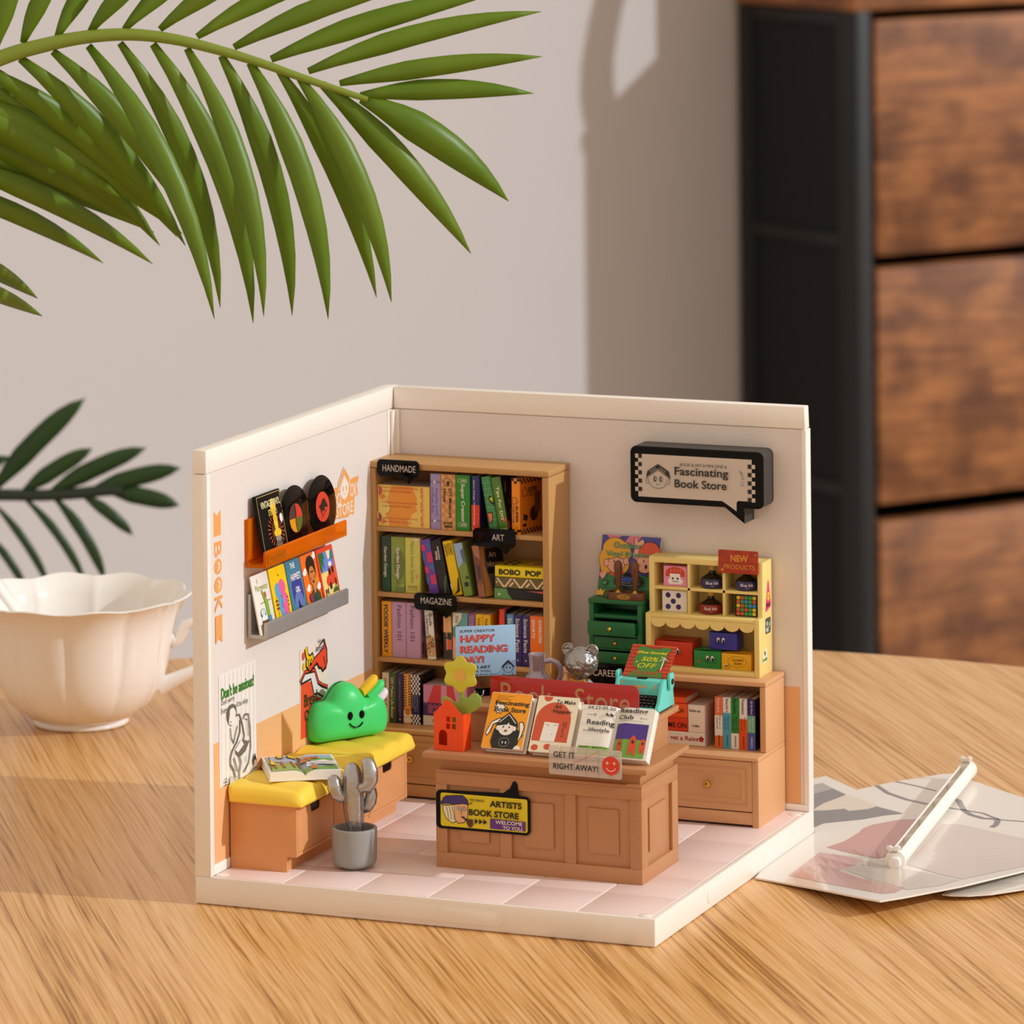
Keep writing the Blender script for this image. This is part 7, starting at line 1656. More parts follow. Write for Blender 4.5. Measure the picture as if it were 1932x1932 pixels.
for dx in (-1, 1):
    s.line([(cx_ + dx * 0.006, cz_ + 0.031), (cx_ + dx * 0.024, cz_ + 0.019)], 0.0010, PW); s.line([(cx_ + dx * 0.004, cz_ + 0.0275), (cx_ + dx * 0.022, cz_ + 0.0155)], 0.0007, PW)
    s.line(ell(cx_ + dx * 0.029, cz_ - 0.006, 0.0055, 0.0075, 12, 90 if dx < 0 else -90, 270 if dx < 0 else 90), 0.0011, K)
    s.poly(ell(cx_ + dx * 0.0085, cz_ - 0.0005, 0.0038, 0.0080, 16), K); s.poly(ell(cx_ + dx * 0.0085 + 0.001, cz_, 0.0012, 0.0055, 10), PW)
    for a, b in ((0.014, -0.010), (0.018, -0.012), (0.016, -0.014)): s.poly(ell(cx_ + dx * a, cz_ + b, 0.0006, 0.0006, 6), K)
s.line(ell(cx_, cz_ - 0.004, 0.0265, 0.0215, 28, 168, 372), 0.0012, K); s.line(ell(cx_, cz_ - 0.0120, 0.0050, 0.0040, 10, 200, 340), 0.0012, K)
s.text('Fascinating', 0.9810, 0.9795, 0.1530, 0.0290, K, 0, bold=0.015); s.text('Book Store', 0.9785, 0.9495, 0.1480, 0.0225, K, 0, bold=0.015)
s.text('BOOK & ART & MINI ZINE &', 0.9870, 1.0010, 0.1330, 0.0080, K, 0)
for k_, chh in enumerate('MUSIC'):
    a = radians(38 - k_ * 15); s.text(chh, 1.0660 + 0.034 * cos(a), 0.9690 + 0.034 * sin(a) - 0.002, 0, 0.0072, K, -50 - k_ * 9)
s.done(ws, 'lettering')
S1G= [[(1.0316, 1.8315, 0.006), (1.0414, 1.8497, 0.006), (1.0511, 1.8679, 0.006), (1.0609, 1.8861, 0.006), (1.0707, 1.9044, 0.006), (1.1133, 1.8615, 0.006), (1.1556, 1.8189, 0.006), (1.1975, 1.7766, 0.006), (1.239, 1.7347, 0.006), (1.2812, 1.6883, 0.006), (1.3231, 1.6424, 0.006), (1.3645, 1.5968, 0.006), (1.4056, 1.5517, 0.006), (1.4343, 1.543, 0.006), (1.4629, 1.5344, 0.006), (1.4914, 1.5258, 0.006), (1.5198, 1.5172, 0.006), (1.5535, 1.5047, 0.006), (1.587, 1.4923, 0.006), (1.6203, 1.4799, 0.006), (1.6536, 1.4676, 0.006), (1.6886, 1.4494, 0.006), (1.7235, 1.4312, 0.006), (1.7582, 1.4131, 0.006), (1.7928, 1.3951, 0.006), (1.8287, 1.3813, 0.006), (1.8644, 1.3675, 0.006), (1.9, 1.3537, 0.006), (1.9354, 1.34, 0.006)], [(1.0493, 1.746, 0.006), (1.0619, 1.7615, 0.006), (1.0744, 1.7771, 0.006), (1.087, 1.7927, 0.006), (1.0996, 1.8082, 0.006), (1.1414, 1.7679, 0.006), (1.1829, 1.7279, 0.006), (1.2241, 1.6882, 0.006), (1.2649, 1.6489, 0.006), (1.305, 1.606, 0.006), (1.3447, 1.5635, 0.006), (1.3841, 1.5213, 0.006), (1.4232, 1.4795, 0.006), (1.4504, 1.4727, 0.006), (1.4776, 1.4659, 0.006), (1.5048, 1.4592, 0.006), (1.5318, 1.4525, 0.006), (1.5649, 1.4442, 0.006), (1.5978, 1.436, 0.006), (1.6306, 1.4279, 0.006), (1.6634, 1.4197, 0.006), (1.6977, 1.407, 0.006), (1.732, 1.3943, 0.006), (1.7661, 1.3817, 0.006), (1.8001, 1.3691, 0.006), (1.8347, 1.3593, 0.006), (1.8693, 1.3496, 0.006), (1.9037, 1.3399, 0.006), (1.9381, 1.3302, 0.006)], [(1.0668, 1.6616, 0.006), (1.0821, 1.6746, 0.006), (1.0974, 1.6875, 0.006), (1.1128, 1.7005, 0.006), (1.1281, 1.7135, 0.006), (1.1692, 1.6757, 0.006), (1.2099, 1.6383, 0.006), (1.2503, 1.6011, 0.006), (1.2905, 1.5642, 0.006), (1.3284, 1.5247, 0.006), (1.3661, 1.4856, 0.006), (1.4035, 1.4467, 0.006), (1.4405, 1.4081, 0.006), (1.4664, 1.4032, 0.006), (1.4922, 1.3982, 0.006), (1.518, 1.3933, 0.006), (1.5437, 1.3883, 0.006), (1.5762, 1.3843, 0.006), (1.6085, 1.3803, 0.006), (1.6408, 1.3762, 0.006), (1.6731, 1.3722, 0.006), (1.7068, 1.3649, 0.006), (1.7404, 1.3576, 0.006), (1.7739, 1.3504, 0.006), (1.8073, 1.3431, 0.006), (1.8408, 1.3374, 0.006), (1.8742, 1.3317, 0.006), (1.9075, 1.326, 0.006), (1.9407, 1.3203, 0.006)], [(1.0841, 1.5783, 0.006), (1.1021, 1.5888, 0.006), (1.1201, 1.5992, 0.006), (1.1381, 1.6097, 0.006), (1.1562, 1.6201, 0.006), (1.1965, 1.5849, 0.006), (1.2365, 1.5499, 0.006), (1.2762, 1.5151, 0.006), (1.3157, 1.4806, 0.006), (1.3516, 1.4445, 0.006), (1.3872, 1.4086, 0.006), (1.4226, 1.373, 0.006), (1.4577, 1.3376, 0.006), (1.4822, 1.3344, 0.006), (1.5067, 1.3312, 0.006), (1.5311, 1.328, 0.006), (1.5555, 1.3249, 0.006), (1.5874, 1.3249, 0.006), (1.6192, 1.325, 0.006), (1.651, 1.325, 0.006), (1.6827, 1.3251, 0.006), (1.7158, 1.3231, 0.006), (1.7488, 1.3212, 0.006), (1.7817, 1.3192, 0.006), (1.8145, 1.3173, 0.006), (1.8468, 1.3156, 0.006), (1.8791, 1.3139, 0.006), (1.9113, 1.3122, 0.006), (1.9435, 1.3101, 0.0061)], [(1.1011, 1.496, 0.006), (1.1218, 1.504, 0.006), (1.1425, 1.5121, 0.006), (1.1632, 1.5201, 0.006), (1.1838, 1.5281, 0.006), (1.2234, 1.4953, 0.006), (1.2627, 1.4627, 0.006), (1.3018, 1.4303, 0.006), (1.3405, 1.3982, 0.006), (1.3744, 1.3653, 0.006), (1.4081, 1.3325, 0.006), (1.4415, 1.3001, 0.006), (1.4747, 1.2678, 0.006), (1.4979, 1.2664, 0.006), (1.521, 1.2649, 0.006), (1.5441, 1.2635, 0.006), (1.5671, 1.262, 0.006), (1.5984, 1.2661, 0.006), (1.6298, 1.2701, 0.006), (1.661, 1.2742, 0.006), (1.6922, 1.2782, 0.006), (1.7247, 1.2816, 0.006), (1.7571, 1.2849, 0.006), (1.7894, 1.2882, 0.006), (1.8217, 1.2916, 0.006), (1.8529, 1.2939, 0.006), (1.884, 1.296, 0.006), (1.9151, 1.2979, 0.0061), (1.9463, 1.2997, 0.0063)], [(1.118, 1.4148, 0.006), (1.1413, 1.4204, 0.006), (1.1646, 1.4261, 0.006), (1.1878, 1.4317, 0.006), (1.2111, 1.4374, 0.006), (1.25, 1.4069, 0.006), (1.2886, 1.3767, 0.006), (1.327, 1.3467, 0.006), (1.3651, 1.3168, 0.006), (1.397, 1.287, 0.006), (1.4287, 1.2574, 0.006), (1.4602, 1.228, 0.006), (1.4915, 1.1988, 0.006), (1.5133, 1.199, 0.006), (1.5351, 1.1993, 0.006), (1.5569, 1.1995, 0.006), (1.5786, 1.1998, 0.006), (1.6094, 1.2078, 0.006), (1.6402, 1.2158, 0.006), (1.671, 1.2238, 0.006), (1.7017, 1.2317, 0.006), (1.7336, 1.2402, 0.006), (1.7654, 1.2486, 0.0061), (1.7972, 1.257, 0.0061), (1.829, 1.2654, 0.0061), (1.8591, 1.2714, 0.0062), (1.8891, 1.2773, 0.0063), (1.9191, 1.2832, 0.0064), (1.9491, 1.289, 0.0065)], [(1.1346, 1.3345, 0.006), (1.1605, 1.3379, 0.006), (1.1863, 1.3413, 0.006), (1.2122, 1.3446, 0.006), (1.238, 1.348, 0.006), (1.2762, 1.3199, 0.006), (1.3141, 1.2919, 0.006), (1.3518, 1.2641, 0.006), (1.3893, 1.2365, 0.006), (1.4193, 1.2098, 0.006), (1.449, 1.1832, 0.006), (1.4787, 1.1568, 0.006), (1.5086, 1.1289, 0.0064), (1.5293, 1.1302, 0.0066), (1.55, 1.1315, 0.0067), (1.5707, 1.1328, 0.0069), (1.5913, 1.1339, 0.0071), (1.6216, 1.1459, 0.007), (1.6518, 1.1578, 0.007), (1.682, 1.1698, 0.007), (1.7123, 1.1818, 0.007), (1.7434, 1.1957, 0.0069), (1.7745, 1.2097, 0.0068), (1.8057, 1.2236, 0.0068), (1.8368, 1.2376, 0.0067), (1.8657, 1.2477, 0.0067), (1.8945, 1.2578, 0.0067), (1.9233, 1.2679, 0.0068), (1.9521, 1.278, 0.0068)], [(1.151, 1.2553, 0.006), (1.1794, 1.2564, 0.006), (1.2078, 1.2576, 0.006), (1.2362, 1.2587, 0.006), (1.2645, 1.2599, 0.006), (1.302, 1.234, 0.006), (1.3393, 1.2082, 0.006), (1.3764, 1.1827, 0.006), (1.4132, 1.1572, 0.006), (1.4413, 1.1334, 0.006), (1.4699, 1.1076, 0.0066), (1.4991, 1.0795, 0.0077), (1.5288, 1.0495, 0.0094), (1.5482, 1.0522, 0.0097), (1.5677, 1.0548, 0.0099), (1.5871, 1.0575, 0.0101), (1.6066, 1.0601, 0.0103), (1.6359, 1.0769, 0.01), (1.6653, 1.0937, 0.0097), (1.6947, 1.1104, 0.0095), (1.7242, 1.1272, 0.0092), (1.7543, 1.1475, 0.0088), (1.7845, 1.1678, 0.0084), (1.8147, 1.188, 0.0081), (1.845, 1.2082, 0.0077), (1.8725, 1.2229, 0.0076), (1.9, 1.2376, 0.0074), (1.9276, 1.2522, 0.0073), (1.9551, 1.2669, 0.0071)], [(1.1672, 1.177, 0.006), (1.1982, 1.176, 0.006), (1.229, 1.175, 0.006), (1.2599, 1.174, 0.006), (1.2906, 1.173, 0.006), (1.3275, 1.1493, 0.006), (1.3641, 1.1257, 0.006), (1.4008, 1.1016, 0.0062), (1.4382, 1.0746, 0.0071), (1.4661, 1.0485, 0.0085), (1.4943, 1.0209, 0.0102), (1.5227, 0.9922, 0.0123), (1.5514, 0.9624, 0.0147), (1.5694, 0.9669, 0.0148), (1.5875, 0.9715, 0.0149), (1.6055, 0.9761, 0.0151), (1.6236, 0.9806, 0.0152), (1.6519, 1.0028, 0.0145), (1.6803, 1.0249, 0.0138), (1.7087, 1.047, 0.0131), (1.7372, 1.069, 0.0124), (1.7661, 1.0964, 0.0115), (1.7952, 1.1236, 0.0106), (1.8243, 1.1506, 0.0098), (1.8537, 1.1774, 0.0091), (1.8797, 1.1971, 0.0087), (1.9058, 1.2167, 0.0083), (1.9319, 1.2361, 0.0079), (1.9582, 1.2555, 0.0075)], [(1.1832, 1.0997, 0.006), (1.2166, 1.0966, 0.006), (1.25, 1.0935, 0.006), (1.2832, 1.0904, 0.006), (1.3164, 1.0873, 0.006), (1.3531, 1.0642, 0.0064), (1.3904, 1.0387, 0.0074), (1.4285, 1.0104, 0.0092), (1.4672, 0.9794, 0.0117), (1.4943, 0.9528, 0.0139), (1.5214, 0.9258, 0.0163), (1.5484, 0.8985, 0.0187), (1.5754, 0.8708, 0.0213), (1.592, 0.8776, 0.0212), (1.6086, 0.8844, 0.0212), (1.6251, 0.8911, 0.0211), (1.6417, 0.8979, 0.0211), (1.6689, 0.9256, 0.0199), (1.6962, 0.9532, 0.0187), (1.7235, 0.9808, 0.0175), (1.751, 1.0083, 0.0164), (1.7786, 1.043, 0.0149), (1.8064, 1.0774, 0.0134), (1.8344, 1.1116, 0.0121), (1.8626, 1.1455, 0.0108), (1.8871, 1.1704, 0.01), (1.9117, 1.1951, 0.0093), (1.9364, 1.2197, 0.0086), (1.9613, 1.244, 0.008)], [(1.1991, 1.0233, 0.006), (1.235, 1.018, 0.006), (1.2709, 1.0121, 0.0062), (1.3071, 1.0052, 0.0067), (1.3437, 0.997, 0.0075), (1.3815, 0.9708, 0.0092), (1.42, 0.9416, 0.0117), (1.4593, 0.9098, 0.0149), (1.4988, 0.8765, 0.0186), (1.5244, 0.8511, 0.0212), (1.5498, 0.8264, 0.0237), (1.5749, 0.8022, 0.026), (1.5999, 0.7781, 0.0284), (1.615, 0.7871, 0.0282), (1.6301, 0.7962, 0.0279), (1.6451, 0.8052, 0.0277), (1.6602, 0.8142, 0.0274), (1.6863, 0.8471, 0.0258), (1.7126, 0.88, 0.0242), (1.7389, 0.913, 0.0225), (1.7653, 0.946, 0.0209), (1.7916, 0.988, 0.0187), (1.8181, 1.0298, 0.0166), (1.8448, 1.0714, 0.0146), (1.8718, 1.1125, 0.0128), (1.8947, 1.1429, 0.0116), (1.9178, 1.173, 0.0104), (1.941, 1.2028, 0.0094), (1.9645, 1.2322, 0.0085)], [(1.2147, 0.9478, 0.006), (1.2532, 0.9398, 0.0062), (1.2923, 0.9297, 0.007), (1.3321, 0.917, 0.0085), (1.3728, 0.9014, 0.0107), (1.4117, 0.8718, 0.0138), (1.4514, 0.8393, 0.0177), (1.4914, 0.8051, 0.0221), (1.5312, 0.7708, 0.0265), (1.555, 0.7482, 0.0291), (1.5784, 0.727, 0.0314), (1.6012, 0.7071, 0.0334), (1.6239, 0.6875, 0.0353), (1.6375, 0.6986, 0.0349), (1.6511, 0.7096, 0.0345), (1.6648, 0.7208, 0.0341), (1.6784, 0.7319, 0.0336), (1.7037, 0.7693, 0.0317), (1.729, 0.807, 0.0297), (1.7544, 0.8449, 0.0277), (1.7799, 0.8831, 0.0257), (1.8048, 0.9322, 0.0229), (1.83, 0.9813, 0.0202), (1.8555, 1.0302, 0.0175), (1.8813, 1.0788, 0.015), (1.9025, 1.1148, 0.0133), (1.924, 1.1505, 0.0117), (1.9457, 1.1856, 0.0103), (1.9677, 1.2202, 0.0091)], [(1.2302, 0.8732, 0.006), (1.2712, 0.8627, 0.0064), (1.3136, 0.848, 0.0079), (1.3574, 0.8283, 0.0107), (1.4025, 0.8039, 0.0147), (1.4425, 0.7712, 0.0191), (1.4829, 0.7364, 0.0242), (1.5233, 0.701, 0.0294), (1.5629, 0.6674, 0.0342), (1.5846, 0.6486, 0.0365), (1.6056, 0.6317, 0.0384), (1.626, 0.6166, 0.0398), (1.6462, 0.6021, 0.041), (1.6586, 0.6147, 0.0406), (1.6709, 0.6274, 0.0401), (1.6833, 0.6402, 0.0396), (1.6956, 0.6531, 0.0392), (1.7203, 0.6939, 0.0372), (1.745, 0.7355, 0.0351), (1.7696, 0.7778, 0.0328), (1.7943, 0.8206, 0.0305), (1.8181, 0.8762, 0.0272), (1.8421, 0.9323, 0.0239), (1.8663, 0.9885, 0.0206), (1.8909, 1.0444, 0.0174), (1.9105, 1.0861, 0.0152), (1.9303, 1.1274, 0.0132), (1.9504, 1.1681, 0.0113), (1.9709, 1.2081, 0.0097)], [(1.2454, 0.7995, 0.006), (1.2888, 0.7872, 0.0064), (1.3344, 0.7679, 0.0086), (1.3822, 0.7411, 0.0128), (1.4318, 0.708, 0.0186), (1.4725, 0.6732, 0.0241), (1.5133, 0.6373, 0.03), (1.5535, 0.6025, 0.0356), (1.5923, 0.5712, 0.0403), (1.6117, 0.5568, 0.0422), (1.6304, 0.5444, 0.0435), (1.6484, 0.5343, 0.0443), (1.666, 0.5249, 0.0449), (1.6773, 0.5384, 0.0445), (1.6886, 0.5521, 0.0442), (1.6999, 0.5659, 0.0438), (1.7112, 0.5799, 0.0434), (1.7358, 0.6229, 0.0417), (1.7601, 0.6672, 0.0397), (1.7843, 0.7128, 0.0375), (1.8084, 0.7594, 0.035), (1.8313, 0.8208, 0.0314), (1.8542, 0.8833, 0.0276), (1.8773, 0.9464, 0.0238), (1.9007, 1.0096, 0.02), (1.9185, 1.057, 0.0173), (1.9367, 1.1041, 0.0147), (1.9553, 1.1504, 0.0124), (1.9743, 1.1958, 0.0103)], [(1.2605, 0.7267, 0.006), (1.306, 0.7131, 0.0063), (1.3544, 0.6902, 0.009), (1.406, 0.6571, 0.0143), (1.4597, 0.6165, 0.0217), (1.5005, 0.5813, 0.0279), (1.541, 0.5462, 0.0341), (1.5805, 0.5138, 0.0396), (1.6181, 0.4866, 0.0437), (1.6351, 0.4769, 0.045), (1.6514, 0.4691, 0.0458), (1.6671, 0.4636, 0.046), (1.6824, 0.4588, 0.046), (1.693, 0.4724, 0.046), (1.7035, 0.4862, 0.046), (1.714, 0.5003, 0.0459), (1.7244, 0.5146, 0.0457), (1.7494, 0.5579, 0.0448), (1.7739, 0.6035, 0.0434), (1.7981, 0.6512, 0.0414), (1.8219, 0.7006, 0.0391), (1.8442, 0.7667, 0.0354), (1.8662, 0.8348, 0.0314), (1.8883, 0.9043, 0.027), (1.9105, 0.9745, 0.0227), (1.9267, 1.0276, 0.0194), (1.9432, 1.0804, 0.0164), (1.9602, 1.1324, 0.0135), (1.9776, 1.1834, 0.011)]]
S1A= [('#a39d98', [(1.0629, 1.7694, 0.006), (1.0692, 1.7814, 0.006), (1.0755, 1.7933, 0.006), (1.0819, 1.8053, 0.006), (1.0882, 1.8173, 0.006), (1.101, 1.8027, 0.006), (1.1138, 1.7881, 0.006), (1.1266, 1.7736, 0.006), (1.1394, 1.7591, 0.006), (1.1303, 1.7309, 0.006), (1.1212, 1.7028, 0.006), (1.1122, 1.6748, 0.006), (1.1032, 1.6469, 0.006), (1.0932, 1.6773, 0.006), (1.0831, 1.7078, 0.006), (1.073, 1.7385, 0.006)]), ('#6f6a6a', [(1.1021, 1.6502, 0.006), (1.1113, 1.6773, 0.006), (1.1206, 1.7045, 0.006), (1.13, 1.7317, 0.006), (1.1394, 1.7591, 0.006), (1.1532, 1.745, 0.006), (1.167, 1.731, 0.006), (1.1808, 1.7171, 0.006), (1.1945, 1.7032, 0.006), (1.1882, 1.6725, 0.006), (1.1819, 1.6419, 0.006), (1.1756, 1.6114, 0.006), (1.1693, 1.5811, 0.006), (1.1684, 1.5645, 0.006), (1.1675, 1.5479, 0.006), (1.1665, 1.5313, 0.006), (1.1656, 1.5148, 0.006), (1.1634, 1.507, 0.006), (1.1612, 1.4993, 0.006), (1.159, 1.4916, 0.006), (1.1568, 1.4838, 0.006), (1.1432, 1.525, 0.006), (1.1296, 1.5665, 0.006), (1.1159, 1.6082, 0.006)]), ('#e3d3c0', [(1.1656, 1.5148, 0.006), (1.1665, 1.5313, 0.006), (1.1675, 1.5479, 0.006), (1.1684, 1.5645, 0.006), (1.1693, 1.5811, 0.006), (1.1763, 1.6103, 0.006), (1.1833, 1.6396, 0.006), (1.1903, 1.669, 0.006), (1.1973, 1.6985, 0.006), (1.2133, 1.6869, 0.006), (1.2292, 1.6753, 0.006), (1.245, 1.6637, 0.006), (1.2609, 1.6522, 0.006), (1.2756, 1.6389, 0.006), (1.2903, 1.6257, 0.006), (1.305, 1.6124, 0.006), (1.3197, 1.5993, 0.006), (1.3157, 1.5885, 0.006), (1.3117, 1.5778, 0.006), (1.3077, 1.5671, 0.006), (1.3037, 1.5564, 0.006), (1.2931, 1.547, 0.006), (1.2824, 1.5375, 0.006), (1.2718, 1.5281, 0.006), (1.2611, 1.5186, 0.006), (1.2565, 1.5233, 0.006), (1.2518, 1.5281, 0.006), (1.2472, 1.5328, 0.006), (1.2425, 1.5375, 0.006), (1.2309, 1.5277, 0.006), (1.2193, 1.5179, 0.006), (1.2078, 1.5082, 0.006), (1.1962, 1.4984, 0.006), (1.1909, 1.4987, 0.006), (1.1855, 1.499, 0.006), (1.1801, 1.4993, 0.006), (1.1747, 1.4997, 0.006), (1.1725, 1.5034, 0.006), (1.1702, 1.5072, 0.006), (1.1679, 1.511, 0.006)]), ('#716b6b', [(1.1662, 1.4873, 0.006), (1.1739, 1.4892, 0.006), (1.1817, 1.4912, 0.006), (1.1895, 1.4931, 0.006), (1.1973, 1.4951, 0.006), (1.2088, 1.5049, 0.006), (1.2204, 1.5147, 0.006), (1.232, 1.5244, 0.006), (1.2435, 1.5342, 0.006), (1.2483, 1.5291, 0.006), (1.2531, 1.524, 0.006), (1.2579, 1.5188, 0.006), (1.2627, 1.5137, 0.006), (1.2732, 1.5235, 0.006), (1.2837, 1.5334, 0.006), (1.2942, 1.5432, 0.006), (1.3048, 1.5531, 0.006), (1.3083, 1.5636, 0.006), (1.3118, 1.5742, 0.006), (1.3153, 1.5847, 0.006), (1.3188, 1.5953, 0.006), (1.342, 1.5816, 0.006), (1.3651, 1.568, 0.006), (1.3881, 1.5544, 0.006), (1.411, 1.5408, 0.006), (1.4008, 1.5316, 0.006), (1.3907, 1.5224, 0.006), (1.3805, 1.5131, 0.006), (1.3703, 1.5039, 0.006), (1.359, 1.487, 0.006), (1.3476, 1.47, 0.006), (1.3363, 1.4531, 0.006), (1.3249, 1.4363, 0.006), (1.3041, 1.4168, 0.006), (1.2832, 1.3974, 0.006), (1.2624, 1.378, 0.006), (1.2417, 1.3586, 0.006), (1.2397, 1.3471, 0.006), (1.2377, 1.3356, 0.006), (1.2358, 1.3241, 0.006), (1.2338, 1.3126, 0.006), (1.2328, 1.3078, 0.006), (1.2318, 1.303, 0.006), (1.2308, 1.2981, 0.006), (1.2298, 1.2933, 0.006), (1.214, 1.3412, 0.006), (1.1982, 1.3895, 0.006), (1.1822, 1.4382, 0.006)]), ('#c98f86', [(1.3338, 1.1002, 0.006), (1.3395, 1.1204, 0.006), (1.3452, 1.1407, 0.006), (1.3509, 1.161, 0.006), (1.3566, 1.1814, 0.006), (1.3582, 1.2082, 0.006), (1.3599, 1.2351, 0.006), (1.3616, 1.2622, 0.006), (1.3632, 1.2893, 0.006), (1.3622, 1.3022, 0.006), (1.3612, 1.3151, 0.006), (1.3602, 1.3281, 0.006), (1.3592, 1.3411, 0.006), (1.3625, 1.3534, 0.006), (1.3658, 1.3658, 0.006), (1.3692, 1.3783, 0.006), (1.3725, 1.3907, 0.006), (1.385, 1.4102, 0.006), (1.3976, 1.4296, 0.006), (1.4102, 1.4492, 0.006), (1.4228, 1.4687, 0.006), (1.4309, 1.4726, 0.006), (1.439, 1.4765, 0.006), (1.4472, 1.4804, 0.006), (1.4553, 1.4843, 0.006), (1.4652, 1.4925, 0.006), (1.4751, 1.5007, 0.006), (1.4851, 1.5089, 0.006), (1.495, 1.5171, 0.006), (1.4994, 1.4375, 0.006), (1.5037, 1.3589, 0.006), (1.508, 1.2811, 0.006), (1.5123, 1.2042, 0.006), (1.5127, 1.1698, 0.006), (1.5136, 1.1342, 0.0064), (1.5153, 1.0961, 0.0074), (1.5177, 1.056, 0.009), (1.5144, 1.0442, 0.0094), (1.5111, 1.0322, 0.0099), (1.5078, 1.0202, 0.0105), (1.5046, 1.0081, 0.011), (1.483, 1.0192, 0.0101), (1.4615, 1.0301, 0.0091), (1.44, 1.0408, 0.0083), (1.4186, 1.051, 0.0075), (1.3971, 1.0645, 0.0069), (1.3758, 1.0771, 0.0064), (1.3548, 1.089, 0.0061)]), ('#d9aca2', [(1.3395, 0.7646, 0.0089), (1.3396, 0.7942, 0.0092), (1.3395, 0.8246, 0.0094), (1.3392, 0.8559, 0.0093), (1.3386, 0.8881, 0.0091), (1.3376, 0.9246, 0.0086), (1.3364, 0.9619, 0.008), (1.3351, 0.9997, 0.0073), (1.3339, 1.0375, 0.0066), (1.3526, 1.0331, 0.0069), (1.3713, 1.0284, 0.0073), (1.3901, 1.0234, 0.0078), (1.409, 1.018, 0.0084), (1.4258, 1.007, 0.0093), (1.4427, 0.9956, 0.0102), (1.4597, 0.9839, 0.0112), (1.4767, 0.9719, 0.0124), (1.4754, 0.9534, 0.0133), (1.4741, 0.9349, 0.0143), (1.4727, 0.9165, 0.0152), (1.4714, 0.8982, 0.0161), (1.468, 0.8777, 0.017), (1.4644, 0.8577, 0.0178), (1.4607, 0.8382, 0.0184), (1.4569, 0.8194, 0.0189), (1.4782, 0.7962, 0.0215), (1.4996, 0.7726, 0.0243), (1.521, 0.7489, 0.027), (1.5422, 0.7255, 0.0297), (1.5682, 0.7054, 0.0324), (1.5933, 0.6876, 0.0345), (1.6179, 0.6714, 0.0362), (1.6423, 0.6556, 0.0378), (1.6556, 0.6469, 0.0386), (1.6689, 0.6384, 0.0394), (1.6821, 0.63, 0.0402), (1.6953, 0.6218, 0.041), (1.6944, 0.606, 0.0418), (1.6934, 0.5904, 0.0426), (1.6923, 0.5751, 0.0433), (1.6912, 0.5602, 0.0439), (1.6847, 0.553, 0.0441), (1.6783, 0.5459, 0.0443), (1.6718, 0.5388, 0.0445), (1.6654, 0.5317, 0.0446), (1.6477, 0.5392, 0.0441), (1.6297, 0.5473, 0.0434), (1.611, 0.5577, 0.0421), (1.5916, 0.5701, 0.0403), (1.5613, 0.592, 0.0367), (1.5301, 0.6165, 0.0325), (1.4983, 0.6424, 0.0279), (1.4663, 0.6684, 0.0233), (1.4337, 0.6958, 0.0188), (1.4016, 0.7213, 0.0148), (1.3701, 0.7444, 0.0115)]), ('#d8c9be', [(1.466, 0.8403, 0.0187), (1.4707, 0.8692, 0.0176), (1.4751, 0.8991, 0.0162), (1.4793, 0.9297, 0.0147), (1.4834, 0.9608, 0.0131), (1.5039, 0.9497, 0.0143), (1.5243, 0.9389, 0.0155), (1.5446, 0.9279, 0.0167), (1.5649, 0.9169, 0.0179), (1.5936, 0.9011, 0.0196), (1.6222, 0.8853, 0.0215), (1.6507, 0.8693, 0.0233), (1.6791, 0.8533, 0.0252), (1.7083, 0.8346, 0.0272), (1.7373, 0.816, 0.0293), (1.7661, 0.7977, 0.0314), (1.7948, 0.7795, 0.0333), (1.7886, 0.7545, 0.0349), (1.7824, 0.7297, 0.0364), (1.7761, 0.7053, 0.0378), (1.7698, 0.6813, 0.0391), (1.7546, 0.6612, 0.04), (1.7394, 0.6413, 0.0408), (1.7242, 0.6217, 0.0415), (1.709, 0.6023, 0.0423), (1.6918, 0.6174, 0.0411), (1.6744, 0.633, 0.0399), (1.6569, 0.649, 0.0385), (1.6392, 0.6654, 0.0371), (1.6216, 0.6784, 0.0358), (1.6038, 0.6915, 0.0345), (1.586, 0.7048, 0.0331), (1.5678, 0.7191, 0.0315), (1.5427, 0.7487, 0.0285), (1.5172, 0.7792, 0.0252), (1.4916, 0.8099, 0.0219)]), ('#d8c8bf', [(1.6012, 0.9536, 0.0164), (1.5901, 1.0288, 0.0116), (1.5804, 1.1, 0.0081), (1.5726, 1.1653, 0.0062), (1.5669, 1.2244, 0.006), (1.5613, 1.2833, 0.006), (1.5556, 1.3427, 0.006), (1.55, 1.4026, 0.006), (1.5442, 1.4631, 0.006), (1.5569, 1.4655, 0.006), (1.5695, 1.4679, 0.006), (1.5821, 1.4703, 0.006), (1.5948, 1.4727, 0.006), (1.6461, 1.4483, 0.006), (1.6971, 1.4241, 0.006), (1.7478, 1.4, 0.006), (1.7981, 1.3761, 0.006), (1.8284, 1.3642, 0.006), (1.8585, 1.3523, 0.006), (1.8886, 1.3404, 0.006), (1.9186, 1.3286, 0.006), (1.9283, 1.3038, 0.0061), (1.9384, 1.2772, 0.0067), (1.949, 1.2492, 0.0076), (1.9599, 1.2198, 0.009), (1.9424, 1.1758, 0.0108), (1.9254, 1.1308, 0.0129), (1.9089, 1.0849, 0.0153), (1.8926, 1.0384, 0.0179), (1.8687, 0.9767, 0.0215), (1.8452, 0.9149, 0.0252), (1.8219, 0.8533, 0.0289), (1.7987, 0.7924, 0.0326), (1.7793, 0.8055, 0.0312), (1.7599, 0.8186, 0.0297), (1.7404, 0.8318, 0.0283), (1.7208, 0.8451, 0.0268), (1.691, 0.8724, 0.0241), (1.6611, 0.8997, 0.0215), (1.6312, 0.9268, 0.0189)])]
